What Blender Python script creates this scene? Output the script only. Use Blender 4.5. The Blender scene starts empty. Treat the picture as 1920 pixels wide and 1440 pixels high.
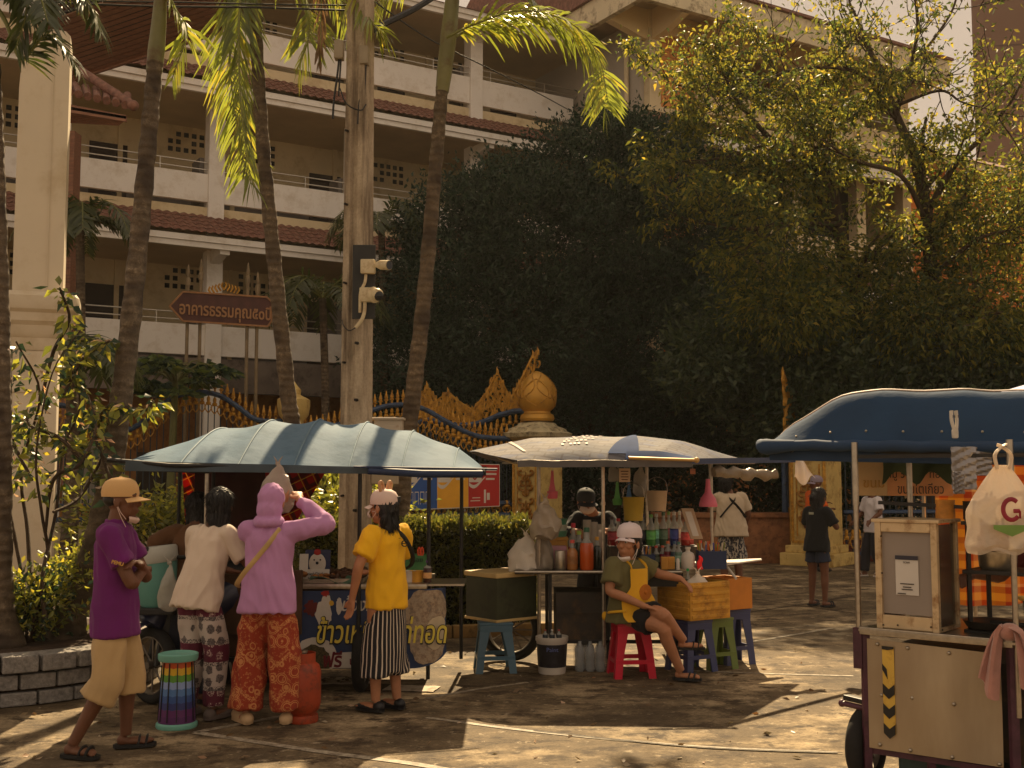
import bpy, bmesh, math, random
import numpy as np
from mathutils import Vector, Matrix, noise
R=math.radians; PI=math.pi
random.seed(7); rng=np.random.default_rng(11)
SC=bpy.context.scene; COL=SC.collection
V=Vector
# ---------------------------------------------------------------- camera model (40 mm lens, eye 1.72 m, tilted up a little)
FPX=2133.3; TH=math.atan(170/FPX); EYE=1.72; CT,ST=math.cos(TH),math.sin(TH)
def P(px,py,Y):
    u=(px-960)/FPX; v=(720-py)/FPX; k=Y/(CT-v*ST)
    return V((u*k,Y,EYE+(ST+v*CT)*k))
def G(px,py,z=0.0):
    u=(px-960)/FPX; v=(720-py)/FPX; k=(z-EYE)/(ST+v*CT)
    return V((u*k,(CT-v*ST)*k,z))
def zof(py,Y): return EYE-(py-890)*Y/FPX
def xof(px,Y): return (px-960)*Y/FPX
def lin(c):
    c=c/255.0
    return c/12.92 if c<=.04045 else ((c+.055)/1.055)**2.4
def S(r,g,b): return (lin(r),lin(g),lin(b))
SHD=(.34,.235,.14)
def sh(r,g,b,k=1.0):
    return tuple(min(.85,max(.004,lin(c)/s*k)) for c,s in zip((r,g,b),SHD))
LIT=(1.25,.84,.42)
def lt(r,g,b,k=1.0):
    return tuple(min(.85,max(.004,lin(c)/s*k)) for c,s in zip((r,g,b),LIT))
# ---------------------------------------------------------------- materials
_M={}
class NT:
    def __init__(s,m):
        s.t=m.node_tree; s.n=s.t.nodes; s.l=s.t.links
    def new(s,typ,**kw):
        n=s.n.new(typ)
        for k,v in kw.items():
            if k.startswith('i_'):
                key=k[2:]; n.inputs[int(key) if key.isdigit() else key].default_value=v
            else: setattr(n,k,v)
        return n
    def link(s,a,b): s.l.new(a,b)
    def math(s,op,a,b=None,c=None):
        n=s.n.new('ShaderNodeMath'); n.operation=op
        for i,x in enumerate((a,b,c)):
            if x is None: continue
            if isinstance(x,(int,float)): n.inputs[i].default_value=x
            else: s.l.new(x,n.inputs[i])
        return n.outputs[0]
    def mix(s,f,a,b,bt='MIX'):
        n=s.n.new('ShaderNodeMix'); n.data_type='RGBA'; n.blend_type=bt
        for i,x in ((0,f),(6,a),(7,b)):
            if isinstance(x,(int,float)): n.inputs[i].default_value=x
            elif isinstance(x,tuple): n.inputs[i].default_value=(*x[:3],1)
            else: s.l.new(x,n.inputs[i])
        return n.outputs[2]
    def ramp(s,f,stops,interp='LINEAR'):
        n=s.n.new('ShaderNodeValToRGB'); e=n.color_ramp; e.interpolation=interp
        while len(e.elements)<len(stops): e.elements.new(.5)
        for el,(p,c) in zip(e.elements,stops):
            el.position=p; el.color=(*c,1) if len(c)==3 else c
        s.l.new(f,n.inputs[0]); return n.outputs[0]
    def obj(s): return s.new('ShaderNodeTexCoord').outputs['Object']
    def noise(s,vec,scale,detail=4,rough=.55,out='Fac'):
        n=s.new('ShaderNodeTexNoise'); n.inputs['Scale'].default_value=scale; n.inputs['Detail'].default_value=detail; n.inputs['Roughness'].default_value=rough
        if vec is not None: s.l.new(vec,n.inputs['Vector'])
        return n.outputs[out]
    def mapping(s,vec,scale=(1,1,1),rot=(0,0,0)):
        n=s.new('ShaderNodeMapping'); n.inputs['Scale'].default_value=scale; n.inputs['Rotation'].default_value=rot
        s.l.new(vec,n.inputs['Vector']); return n.outputs[0]
    def sep(s,vec):
        n=s.new('ShaderNodeSeparateXYZ'); s.l.new(vec,n.inputs[0]); return n.outputs
def base(name):
    m=bpy.data.materials.new(name); m.use_nodes=True
    t=NT(m); p=t.n['Principled BSDF']; return m,t,p
def bump(t,p,h,strength=.3,dist=.01):
    b=t.new('ShaderNodeBump'); b.inputs['Strength'].default_value=strength; b.inputs['Distance'].default_value=dist
    t.link(h,b.inputs['Height']); t.link(b.outputs[0],p.inputs['Normal'])
def mat(name,col,rough=.6,var=.18,scale=6,metal=0,bmp=.15,bscale=None,spec=.4,transl=None,alpha=1,dirt=None,trans=0,sheen=0,bdist=.004):
    if name in _M: return _M[name]
    m,t,p=base(name)
    o=t.obj()
    f=t.noise(o,scale,5)
    a=tuple(max(0,c*(1-var*1.3)) for c in col); b=tuple(min(.95,c*(1+var)) for c in col)
    c=t.ramp(f,[(.3,a),(.7,b)])
    if dirt:
        f2=t.noise(o,dirt[1],6,.7); g=t.ramp(f2,[(.5,(0,0,0)),(.68,(1,1,1))])
        c=t.mix(g,c,dirt[0])
    t.link(c,p.inputs['Base Color'])
    p.inputs['Roughness'].default_value=rough; p.inputs['Metallic'].default_value=metal
    p.inputs['Specular IOR Level'].default_value=spec
    p.inputs['Alpha'].default_value=alpha
    if trans: p.inputs['Transmission Weight'].default_value=trans; p.inputs['IOR'].default_value=1.2
    if sheen: p.inputs['Sheen Weight'].default_value=sheen
    if bmp: bump(t,p,t.noise(o,bscale or scale*6,3),bmp,bdist)
    if transl:
        tr=t.new('ShaderNodeBsdfTranslucent'); tr.inputs[0].default_value=(*transl,1)
        ad=t.new('ShaderNodeAddShader'); out=t.n['Material Output']
        t.link(p.outputs[0],ad.inputs[0]); t.link(tr.outputs[0],ad.inputs[1]); t.link(ad.outputs[0],out.inputs[0])
    _M[name]=m; return m
# ---------------------------------------------------------------- mesh builder
ORG={}
def link(o,parent=None,org=None):
    COL.objects.link(o)
    if parent is not None:
        o.parent=parent; ORG[o]=ORG[parent]
    else:
        ORG[o]=V(org) if org is not None else V((0,0,0)); o.location=ORG[o]
    return o
def tag(o,label=None,cat=None,group=None,kind=None):
    if label: o['label']=label
    if cat: o['category']=cat
    if group: o['group']=group
    if kind: o['kind']=kind
    return o
def thing(name,loc,label,cat,group=None):
    o=bpy.data.objects.new(name,None); o.empty_display_size=.1
    link(o,None,loc); return tag(o,label,cat,group)
def frames(pts):
    pts=[V(p) for p in pts]; n=len(pts); T=[]
    for i in range(n):
        a=pts[max(0,i-1)]; b=pts[min(n-1,i+1)]
        d=(b-a); T.append(d.normalized() if d.length>1e-9 else V((0,0,1)))
    up=V((0,0,1)) if abs(T[0].z)<.9 else V((0,1,0))
    u=(up-T[0]*up.dot(T[0])).normalized(); out=[]
    for i in range(n):
        u=(u-T[i]*u.dot(T[i]))
        u=u.normalized() if u.length>1e-6 else V((1,0,0))
        out.append((pts[i],u.copy(),T[i].cross(u)))
    return out
def catmull(pts,n=6):
    pts=[V(p) for p in pts]
    if len(pts)<3: return pts
    q=[pts[0]*2-pts[1]]+pts+[pts[-1]*2-pts[-2]]; out=[]
    for i in range(1,len(q)-2):
        for k in range(n):
            t=k/n; a,b,c,d=q[i-1],q[i],q[i+1],q[i+2]
            out.append(.5*((2*b)+(c-a)*t+(2*a-5*b+4*c-d)*t*t+(3*b-a-3*c+d)*t**3))
    out.append(pts[-1]); return out
class MB:
    def __init__(s): s.bm=bmesh.new()
    def _f(s,vs,mi=0):
        try:
            f=s.bm.faces.new(vs); f.material_index=mi; return f
        except ValueError: return None
    def poly(s,pts,mi=0): return s._f([s.bm.verts.new(p) for p in pts],mi)
    def box(s,c,size,rz=0,bev=0,mi=0,M=None):
        b=bmesh.new(); bmesh.ops.create_cube(b,size=1)
        bmesh.ops.scale(b,vec=size,verts=b.verts)
        if bev: bmesh.ops.bevel(b,geom=list(b.edges)+list(b.verts),offset=bev,segments=2,affect='EDGES',profile=.6)
        X=Matrix.Translation(V(c))@(M if M is not None else Matrix.Rotation(rz,4,'Z'))
        s.merge(b,X,mi); return s
    def merge(s,b,X=Matrix(),mi=0):
        mp={}
        for v in b.verts: mp[v]=s.bm.verts.new(X@v.co)
        for f in b.faces: s._f([mp[v] for v in f.verts],mi)
        b.free()
    def bar(s,a,b,w,h=None,mi=0,bev=0):
        a,b=V(a),V(b); d=b-a; q=d.to_track_quat('X','Z').to_matrix().to_4x4()
        return s.box((a+b)/2,(d.length,w,h or w),M=q,mi=mi,bev=bev)
    def rings(s,rs,cap=True,mi=0,closed=False):
        R_=[[s.bm.verts.new(p) for p in r] for r in rs]; n=len(R_[0])
        for a,b in zip(R_,R_[1:]+([R_[0]] if closed else [])):
            for i in range(n): s._f([a[i],a[(i+1)%n],b[(i+1)%n],b[i]],mi)
        if cap and not closed:
            s._f(R_[0][::-1],mi); s._f(R_[-1],mi)
        return s
    def tube(s,pts,r,n=8,cap=True,mi=0,sm=0,flat=1.0):
        if sm:
            rr=r if isinstance(r,(list,tuple)) else None
            P_=catmull(pts,sm)
            if rr: r=[rr[min(len(rr)-1,int(i/sm))]*(1-(i/sm)%1)+rr[min(len(rr)-1,int(i/sm)+1)]*((i/sm)%1) for i in range(len(P_))]
            pts=P_
        rs=[]
        for i,(c,u,v) in enumerate(frames(pts)):
            q=r[i] if isinstance(r,(list,tuple)) else r
            rs.append([c+u*q*math.cos(2*PI*k/n)+v*q*flat*math.sin(2*PI*k/n) for k in range(n)])
        return s.rings(rs,cap,mi)
    def lathe(s,prof,c=(0,0,0),n=20,mi=0,M=None,cap=True,sq=None):
        c=V(c); rs=[]
        for r,z in prof:
            q=[]
            for k in range(n):
                a=2*PI*k/n; x,y=math.cos(a),math.sin(a)
                if sq: 
                    m=(abs(x)**sq+abs(y)**sq)**(-1/sq); x*=m; y*=m
                p=V((r*x,r*y,z))
                q.append(c+(M@p if M is not None else p))
            rs.append(q)
        return s.rings(rs,cap,mi)
    def ell(s,c,r,M=None,n=14,mi=0):
        b=bmesh.new(); bmesh.ops.create_uvsphere(b,u_segments=n,v_segments=max(6,n*2//3),radius=1)
        bmesh.ops.scale(b,vec=r if not isinstance(r,(int,float)) else (r,r,r),verts=b.verts)
        s.merge(b,Matrix.Translation(V(c))@(M if M is not None else Matrix()),mi); return s
    def grid(s,fn,nu,nv,mi=0,cu=False):
        vs=[[s.bm.verts.new(fn(i/nu,j/nv)) for j in range(nv+1)] for i in range(nu+(0 if cu else 1))]
        m=len(vs)
        for i in range(nu):
            for j in range(nv): s._f([vs[i][j],vs[(i+1)%m][j],vs[(i+1)%m][j+1],vs[i][j+1]],mi)
        return s
    def prism(s,pts,d,mi=0):
        """planar 3-D outline pts extruded by vector d"""
        pts=[V(p) for p in pts]; d=V(d)
        a=[s.bm.verts.new(p) for p in pts]; b=[s.bm.verts.new(p+d) for p in pts]; n=len(a)
        s._f(a,mi); s._f(b[::-1],mi)
        for i in range(n): s._f([a[i],b[i],b[(i+1)%n],a[(i+1)%n]],mi)
        return s
    def thick(s,t):
        bmesh.ops.recalc_face_normals(s.bm,faces=s.bm.faces)
        bmesh.ops.solidify(s.bm,geom=list(s.bm.faces),thickness=t); return s
    def build(s,name,mats,parent=None,at=None,smooth=40,local=False):
        bmesh.ops.recalc_face_normals(s.bm,faces=s.bm.faces)
        me=bpy.data.meshes.new(name); o=bpy.data.objects.new(name,me)
        if parent is not None: org=V((0,0,0)) if local else ORG[parent]
        elif at is not None: org=V(at)
        else:
            xs=[v.co for v in s.bm.verts]
            org=V((sum(v.x for v in xs)/len(xs),sum(v.y for v in xs)/len(xs),min(v.z for v in xs)))
        for v in s.bm.verts: v.co-=org
        s.bm.to_mesh(me); s.bm.free()
        for m in (mats if isinstance(mats,(list,tuple)) else [mats]): me.materials.append(m)
        if smooth:
            me.shade_smooth()
            me.set_sharp_from_angle(angle=R(smooth))
        link(o,parent,org); return o
def build_split(mb,name,mats,parent,smooth=0):
    """every separate piece of the builder becomes a part of its own"""
    bm=mb.bm; seen=set(); out=[]
    for v0 in bm.verts:
        if v0 in seen: continue
        st=[v0]; isl=[]; seen.add(v0)
        while st:
            v=st.pop(); isl.append(v)
            for e in v.link_edges:
                w=e.other_vert(v)
                if w not in seen: seen.add(w); st.append(w)
        q=MB(); mp={v:q.bm.verts.new(v.co) for v in isl}; fs={f for v in isl for f in v.link_faces}
        for f in fs: q._f([mp[v] for v in f.verts],f.material_index)
        out.append(q.build(name,mats,parent,smooth=smooth))
    bm.free(); return out
def remesh(o,voxel,smooth=3,fac=.5):
    m=o.modifiers.new('r','REMESH'); m.mode='VOXEL'; m.voxel_size=voxel
    if smooth:
        k=o.modifiers.new('s','SMOOTH'); k.iterations=smooth; k.factor=fac
    dg=bpy.context.evaluated_depsgraph_get(); me=bpy.data.meshes.new_from_object(o.evaluated_get(dg))
    mats=[x for x in o.data.materials]; o.modifiers.clear(); old=o.data; o.data=me; bpy.data.meshes.remove(old)
    if not me.materials:
        for x in mats: me.materials.append(x)
    me.name=o.name; me.shade_smooth(); return o
def wrinkle(o,amp=.006,freq=(9,9,5),seed=0,zlo=None):
    me=o.data; n=len(me.vertices)
    co=np.empty(n*3); me.vertices.foreach_get('co',co); co=co.reshape(-1,3)
    nr=np.empty(n*3); me.vertex_normals.foreach_get('vector',nr); nr=nr.reshape(-1,3)
    for i in range(n):
        c=co[i]; q=V((c[0]*freq[0]+seed*7.1,c[1]*freq[1],c[2]*freq[2]+2*math.sin(c[0]*6+seed)))
        h=noise.noise(q); h=(1-abs(h)*2.2)*.6+noise.noise(q*2.3)*.5
        co[i]+=nr[i]*amp*h
    me.vertices.foreach_set('co',co.ravel()); me.update()
def dup(root,loc,rz=0,label=None,group=None):
    r=root.copy(); COL.objects.link(r); r.location=loc; r.rotation_euler=(0,0,rz); ORG[r]=V(loc)
    if label: r['label']=label
    if group: r['group']=group
    for ch in list(root.children):
        c=ch.copy(); COL.objects.link(c); c.parent=r
        for g in ch.children:
            d=g.copy(); COL.objects.link(d); d.parent=c
    return r
def text_mesh(s,size,depth=.004,bold=0.0,name='lettering'):
    """text as flat extruded mesh in the XZ plane, origin at left baseline; returns a bmesh and its width"""
    cu=bpy.data.curves.new(name,'FONT'); cu.body=s; cu.size=size; cu.extrude=depth/2; cu.offset=bold; cu.resolution_u=3
    o=bpy.data.objects.new(name,cu); COL.objects.link(o)
    dg=bpy.context.evaluated_depsgraph_get(); me=bpy.data.meshes.new_from_object(o.evaluated_get(dg))
    b=bmesh.new(); b.from_mesh(me); bpy.data.objects.remove(o); bpy.data.curves.remove(cu); bpy.data.meshes.remove(me)
    xs=[v.co.x for v in b.verts] or [0,1]; return b,min(xs),max(xs)
def put_text(mb,s,size,origin,ux,uz,width=None,depth=.004,bold=0,mi=0,slant=0,center=False):
    b,x0,x1=text_mesh(s,size,depth,bold)
    k=(width/(x1-x0)) if width else 1.0
    ux=V(ux).normalized(); uz=V(uz).normalized(); un=ux.cross(uz); o=V(origin)
    off=(x0+x1)/2 if center else x0
    for v in b.verts:
        x=(v.co.x-off)*k+slant*v.co.y; v.co=o+ux*x+uz*v.co.y+un*v.co.z
    mb.merge(b,Matrix(),mi)
def leaves(name,pos,axis,size,mats,parent=None,at=None,width=.45,fold=.25,mi=None,kind=None,droop=0.0):
    """many single leaves as folded diamonds; pos, axis: (n,3) arrays, size: (n,) array"""
    n=len(pos); axis=axis/np.linalg.norm(axis,axis=1,keepdims=True)
    rnd=rng.normal(size=(n,3)); side=np.cross(axis,rnd); side/=np.linalg.norm(side,axis=1,keepdims=True)
    nor=np.cross(side,axis); sz=size[:,None]
    a=pos; tip=pos+axis*sz; tip[:,2]-=droop*size; mid=pos+axis*sz*.45+nor*sz*fold*.35
    l=mid+side*sz*width*.5-nor*sz*fold; r=mid-side*sz*width*.5-nor*sz*fold
    org=np.array(ORG[parent] if parent is not None else (at if at is not None else (0,0,0)))
    vs=np.stack([a,r,tip,l],1).reshape(-1,3)-org
    me=bpy.data.meshes.new(name); me.vertices.add(n*4); me.vertices.foreach_set('co',vs.ravel())
    idx=np.arange(n)[:,None]*4+np.array([0,1,2,0,2,3])[None,:]
    me.loops.add(n*6); me.loops.foreach_set('vertex_index',idx.ravel().astype(np.int32))
    me.polygons.add(n*2); me.polygons.foreach_set('loop_start',(np.arange(n*2)*3).astype(np.int32))
    for m in (mats if isinstance(mats,(list,tuple)) else [mats]): me.materials.append(m)
    if isinstance(mats,(list,tuple)) and len(mats)>1:
        mm=rng.integers(0,len(mats),n) if mi is None else mi
        me.polygons.foreach_set('material_index',np.repeat(mm,2).astype(np.int32))
    me.update(); me.validate()
    o=bpy.data.objects.new(name,me); link(o,parent,org if parent is None else None); return o
# ---------------------------------------------------------------- ground
m,t,p=base('worn_concrete')
o=t.obj()
n1=t.noise(t.mapping(o,(.8,1,1)),1.5,7,.7); n2=t.noise(t.mapping(o,(.75,1,1)),4.6,9,.72); n3=t.noise(o,45,5,.7); n4=t.noise(o,.35,3)
c=t.ramp(n1,[(.3,S(66,55,40)),(.5,S(118,101,76)),(.64,S(192,170,134))])
c=t.mix(t.ramp(n2,[(.5,(0,0,0)),(.6,(1,1,1))]),c,S(66,52,36)); n6=t.noise(o,9,6,.75); c=t.mix(t.ramp(n6,[(.58,(0,0,0)),(.66,(.8,.8,.8))]),c,S(192,174,144))
c=t.mix(t.ramp(n4,[(.4,(0,0,0)),(.65,(.5,.5,.5))]),c,S(76,64,48))
c=t.mix(.6,c,t.ramp(n3,[(.3,(.3,.3,.3)),(.62,(1.1,1.1,1.1))]),'MULTIPLY')
vo=t.new('ShaderNodeTexVoronoi'); vo.feature='DISTANCE_TO_EDGE'; vo.inputs['Scale'].default_value=.42
dist=t.new('ShaderNodeVectorMath'); dist.operation='ADD'; t.link(o,dist.inputs[0])
nn=t.new('ShaderNodeTexNoise'); nn.inputs['Scale'].default_value=1.5; t.link(o,nn.inputs['Vector'])
t.link(nn.outputs['Color'],dist.inputs[1]); t.link(dist.outputs[0],vo.inputs['Vector'])
c=t.mix(t.ramp(vo.outputs[0],[(0.0,(.45,.45,.45)),(.004,(0,0,0))]),c,S(70,55,40))
t.link(c,p.inputs['Base Color']); p.inputs['Roughness'].default_value=.82; p.inputs['Specular IOR Level'].default_value=.25
hh=t.math('ADD',n3,t.math('MULTIPLY',n2,1.2)); bump(t,p,hh,.5,.012)
b=MB()
b.grid(lambda u,v:V((-160+320*u,-20+300*v,0)),8,8)
g=b.build('ground',m,at=(0,0,0)); tag(g,kind='structure')
# painted bay lines and slab joints
pm,t,p=base('worn_line_paint'); o=t.obj()
f=t.noise(o,16,6,.7); t.link(t.ramp(f,[(.4,S(112,100,82)),(.62,S(176,164,142))]),p.inputs['Base Color']); p.inputs['Roughness'].default_value=.7
jm=mat('joint_dark',S(46,36,26),.9)
def strip(name,pts,w,m_,z=.004):
    b=MB(); pts=catmull(pts,8); n=len(pts); L_=[];R_=[]
    for i,(c,u,v) in enumerate(frames(pts)):
        T=(pts[min(n-1,i+1)]-pts[max(0,i-1)]); s_=V((-T.y,T.x,0)).normalized()*w/2
        L_.append(b.bm.verts.new((c.x+s_.x,c.y+s_.y,z))); R_.append(b.bm.verts.new((c.x-s_.x,c.y-s_.y,z)))
    for i in range(n-1): b._f([L_[i],R_[i],R_[i+1],L_[i+1]])
    o=b.build(name,m_,at=(pts[0].x,pts[0].y,z)); tag(o,kind='structure'); return o
strip('painted_line',[G(366,1374),G(600,1410),G(800,1437),G(1000,1480)],.07,pm)
strip('painted_line',[G(366,1374),G(460,1356),G(560,1338)],.06,pm)
strip('painted_line',[G(800,1346),G(1000,1372),G(1300,1400),G(1570,1412)],.05,pm)
strip('painted_line',[G(800,1310),G(900,1292),G(990,1280)],.05,pm)
strip('painted_line',[G(1290,1258),G(1450,1264),G(1600,1268)],.04,pm)
strip('painted_line',[G(1400,1205),G(1480,1192),G(1560,1178)],.06,pm)
strip('joint_line',[G(1000,1371),G(1300,1402),G(1580,1414)],.016,jm,.0085)
strip('joint_line',[G(1330,1112),G(1460,1130),G(1600,1150)],.03,jm)
strip('joint_line',[G(1380,1152),G(1500,1134),G(1600,1118)],.03,jm)
strip('joint_line',[G(820,1218),G(940,1205),G(1030,1200)],.03,jm)
# kerb in front of the hedge
km=mat('kerb_concrete',S(150,120,70),.8,.25,5,dirt=(S(90,70,45),7))
b=MB(); a0=G(560,1207); a1=G(1290,1182)
for i in range(8):
    q0=a0.lerp(a1,i/8); q1=a0.lerp(a1,(i+1)/8-.004)
    b.bar(q0+V((0,.06,.065)),q1+V((0,.06,.065)),.12,.13,bev=.012)
o=b.build('kerb',km,at=(a0.x,a0.y,0)); tag(o,kind='structure')
# ---------------------------------------------------------------- the long building: s along the facade, n out of it, z up
FA=R(58.2); FD=V((math.sin(FA),math.cos(FA),0)); FN=V((math.cos(FA),-math.sin(FA),0)); F0=P(300,890,27.5); F0.z=0
def FB(s,n,z): return F0+FD*s+FN*n+V((0,0,z))
FM=Matrix((( FD.x,FN.x,0,0),(FD.y,FN.y,0,0),(0,0,1,0),(0,0,0,1)))
def fbox(b,s0,s1,n0,n1,z0,z1,bev=0,mi=0):
    b.box(FB((s0+s1)/2,(n0+n1)/2,(z0+z1)/2),(s1-s0,n1-n0,z1-z0),M=FM,bev=bev,mi=mi); return b
white=mat('white_render',S(236,230,220),.75,.04,.9,dirt=(S(214,204,188),2.2),bmp=.1,bscale=30)
cream=mat('cream_wall',S(214,196,158),.8,.07,.8,dirt=(S(190,168,128),1.5))
greyc=mat('stained_concrete',S(120,108,98),.85,.3,1.2,dirt=(S(58,50,44),1.6),bmp=.3,bscale=12)
soff=mat('soffit_plaster',S(206,188,156),.85,.1,1)
dark=mat('dark_opening',S(34,28,22),.7,.2,2)
doorm=mat('door_brown',S(58,46,36),.6,.2,3)
grey=mat('grey_dado',S(120,114,108),.8,.1,2)
orange=mat('orange_wall',S(205,120,50),.8,.12,1.5,dirt=(S(160,85,32),3))
steel=mat('rail_steel',S(190,182,168),.35,.1,20,metal=.85)
m,t,p=base('terracotta_tile'); o=t.obj(); f=t.noise(o,9,5,.7); t.link(t.ramp(f,[(.3,S(88,62,52)),(.5,S(126,86,70)),(.72,S(150,108,90))]),p.inputs['Base Color']); p.inputs['Roughness'].default_value=.75; bump(t,p,t.noise(o,40,3),.3,.01); tile=m
m,t,p=base('orange_brick'); o=t.obj(); q=t.sep(o)
br=t.new('ShaderNodeTexBrick'); br.inputs['Color1'].default_value=(*S(226,158,88),1); br.inputs['Color2'].default_value=(*S(206,136,70),1); br.inputs['Mortar'].default_value=(*S(140,84,44),1)
br.inputs['Scale'].default_value=2.6; br.inputs['Mortar Size'].default_value=.02; br.inputs['Brick Width'].default_value=.5; br.inputs['Row Height'].default_value=.5
cx=t.new('ShaderNodeCombineXYZ'); t.link(q[0],cx.inputs[0]); t.link(q[2],cx.inputs[1]); t.link(cx.outputs[0],br.inputs['Vector'])
t.link(br.outputs[0],p.inputs['Base Color']); p.inputs['Roughness'].default_value=.85; obrick=m
B=thing('school_building',FB(4,0,0),'long cream school building with open corridors and red tiled eaves','building')
S0,S1=-10.0,12.3
COLS=[-6.25,-2.5,1.18,4.95,8.68]
def tile_skirt(s0,s1,n0,z0,n1,z1,rows=5):
    """small pantiled roof from (n0,z0) at the wall down to (n1,z1)"""
    b=MB(); W=.21; k=8; ns=int((s1-s0)/W*k)
    for r in range(rows):
        def fn(u,v):
            s=s0+(s1-s0)*u; q=(r+v*1.06)/rows; ph=2*PI*s/W
            h=.035*(.5+.5*math.cos(ph))**.8+(.026 if v>.5 else .004)
            return FB(s,n0+(n1-n0)*q,z0+(z1-z0)*q+h)
        b.grid(fn,ns,1)
    b.thick(.012); return b
floors=[(4.65,5.4,7.15),(8.49,9.2,10.95),(12.33,13.1,14.35)]
# slabs, fascias and skirts
for i,(pz,pt,fz) in enumerate(floors):
    b=MB(); fbox(b,S0,S1,-2.3,.95,fz+.12,fz+.27)
    b.build('ceiling_slab',soff,B,smooth=0)
    b=MB(); fbox(b,S0,S1,.95,1.05,fz,fz+.13); fbox(b,S0,S1,.95,1.1,fz+.134,fz+.28)
    for s in (COLS if i<2 else COLS[3:]): b.prism([FB(s-.12,.12,fz+.12),FB(s-.12,.12,fz-.22),FB(s-.12,.7,fz-.1),FB(s-.12,.95,fz-.1),FB(s-.12,.95,fz+.12)],FD*.24)
    b.build('fascia',white,B,smooth=0)
    if i<2:
        o=tile_skirt(S0,S1,.02,fz+1.0,1.14,fz+.32).build('tile_roof',tile,B,smooth=35)
        b=MB(); fbox(b,S0,S1,-.15,.06,fz+.27,pz+3.84-.12)
        b.build('ledge',cream,B,smooth=0)
b=MB(); fbox(b,S0,S1,-.15,.1,3.75,4.58); b.build('floor_edge',greyc,B,smooth=0)
b=MB(); fbox(b,S0,S1,-2.3,-.15,4.2,4.5); fbox(b,S0,S1,-2.3,-.16,8.0,8.2); fbox(b,S0,S1,-2.3,-.16,11.8,12.0); build_split(b,'floor_slab',soff,B)
# parapets between the columns, railings above them
for i,(pz,pt,fz) in enumerate(floors):
    edges=[S0]+COLS+[S1]
    for a,c in zip(edges,edges[1:]):
        b=MB(); fbox(b,a+.2,c-.2,.0,.12,pz,pt,bev=.01); b.build('parapet',white,B,smooth=0)
    b=MB(); n=int((S1-S0)/1.88)
    for z in (pt+.12,pt+.3): b.tube([FB(S0,.06,z),FB(S1,.06,z)],.017,6)
    for k in range(n+1):
        s=S0+.4+1.88*k; b.tube([FB(s,.06,pt),FB(s,.06,pt+.31)],.018,6)
    b.build('railing',steel,B)
for s in COLS:
    b=MB(); fbox(b,s-.2,s+.2,-.22,.18,0,14.4,bev=.012); b.build('column',white,B,smooth=0)
    b=MB(); 
    for z in (4.6,8.2,12.0): fbox(b,s-.32,s-.2,-.9,-.25,z,z+1.5)
    build_split(b,'column_dado',grey,B)
# rear wall of the corridors
for i,z0 in enumerate((4.5,8.2,12.0)):
    b=MB(); fbox(b,S0,S1,-2.5,-2.3,z0,z0+3.2); b.build('wall',cream,B,smooth=0)
    b=MB(); fbox(b,S0,S1,-2.3,-2.285,z0,z0+.95); b.build('dado',grey,B,smooth=0)
    b=MB(); h=MB()
    for k in range(11):
        s=S0+.6+2.0*k
        if k%3==1: fbox(b,s,s+.95,-2.3,-2.27,z0+.02,z0+2.1)
        else:
            for r in range(3):
                for c_ in range(5):
                    if (c_*7+r*3+k)%11!=0: fbox(h,s+.21*c_,s+.21*c_+.125,-2.3,-2.29,z0+2.15+.21*r,z0+2.275+.21*r)
        if k%3==2 and i>0: fbox(b,s+.1,s+1.0,-2.3,-2.28,z0+.9,z0+1.5)
    build_split(b,'door',doorm,B); h.build('vent_block',dark,B,smooth=0)  # raised dark plates; the shade inside the vent holes is put into colour
    b=MB()
    for k in range(7): fbox(b,S0+.3+3*k,S0+.42+3*k,-2.3,-2.22,z0,z0+3.1)
    build_split(b,'pilaster',cream,B)
# ground floor
gfw=mat('ground_floor_wall',S(168,118,68),.85,.15,1.5,dirt=(S(120,80,44),3))
b=MB(); fbox(b,S0,S1,-2.5,-2.3,0,4.2); b.build('wall',gfw,B,smooth=0)
b=MB()
for k in range(6): fbox(b,S0+1+3.6*k,S0+2.5+3.6*k,-2.3,-2.26,1.0,2.5)
build_split(b,'window',mat('white_panel',S(180,172,160),.6),B)
b=MB()
for k in range(6): fbox(b,S0+2.8+3.6*k,S0+3.6+3.6*k,-2.3,-2.27,.1,2.3)
build_split(b,'door',doorm,B)
# main roof
b=MB(); b.prism([FB(S0,1.15,14.63),FB(S0,-5,17.6),FB(S0,-12,14.63)],FD*(30)); b.build('roof',tile,B,smooth=0)
b=MB(); fbox(b,S0,S1+10,-12,-3.4,0,14.6); b.build('rear_block',cream,B,smooth=0)
# right-hand block that steps forward
b=MB(); fbox(b,12.3,12.45,-2.5,3.1,0,14.6); b.build('wall',mat('grey_wall',S(176,166,152),.8,.06,1),B,smooth=0)
b=MB(); b.tube([FB(12.22,2.3,14.2),FB(12.2,2.5,13.95),FB(12.2,2.62,13.6),FB(12.2,2.62,6)],.07,8); b.build('drain_pipe',cream,B)
for s in (12.65,14.42,18.2,21.0,23.2):
    b=MB(); fbox(b,s-.2,s+.2,3.0,3.36,0,14.3,bev=.01); b.build('column',cream,B,smooth=0)
b=MB()
for z in (8.2,12.05): fbox(b,12.85,14.22,3.05,3.2,z,z+2.3)
build_split(b,'brick_panel',obrick,B)
b=MB()
for z in (4.4,8.1,11.9): fbox(b,12.3,23.4,3.0,3.42,z,z+.16); fbox(b,14.62,23.4,3.15,3.3,z+.3,z+1.0)
b.build('ledge',cream,B,smooth=0)
for fz in (6.98,10.85): tile_skirt(12.2,23.6,3.3,fz+1.0,4.4,fz+.32).build('tile_roof',tile,B,smooth=35); bb=MB(); fbox(bb,12.2,23.6,4.25,4.4,fz,fz+.3); bb.build('fascia',white,B,smooth=0)
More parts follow.
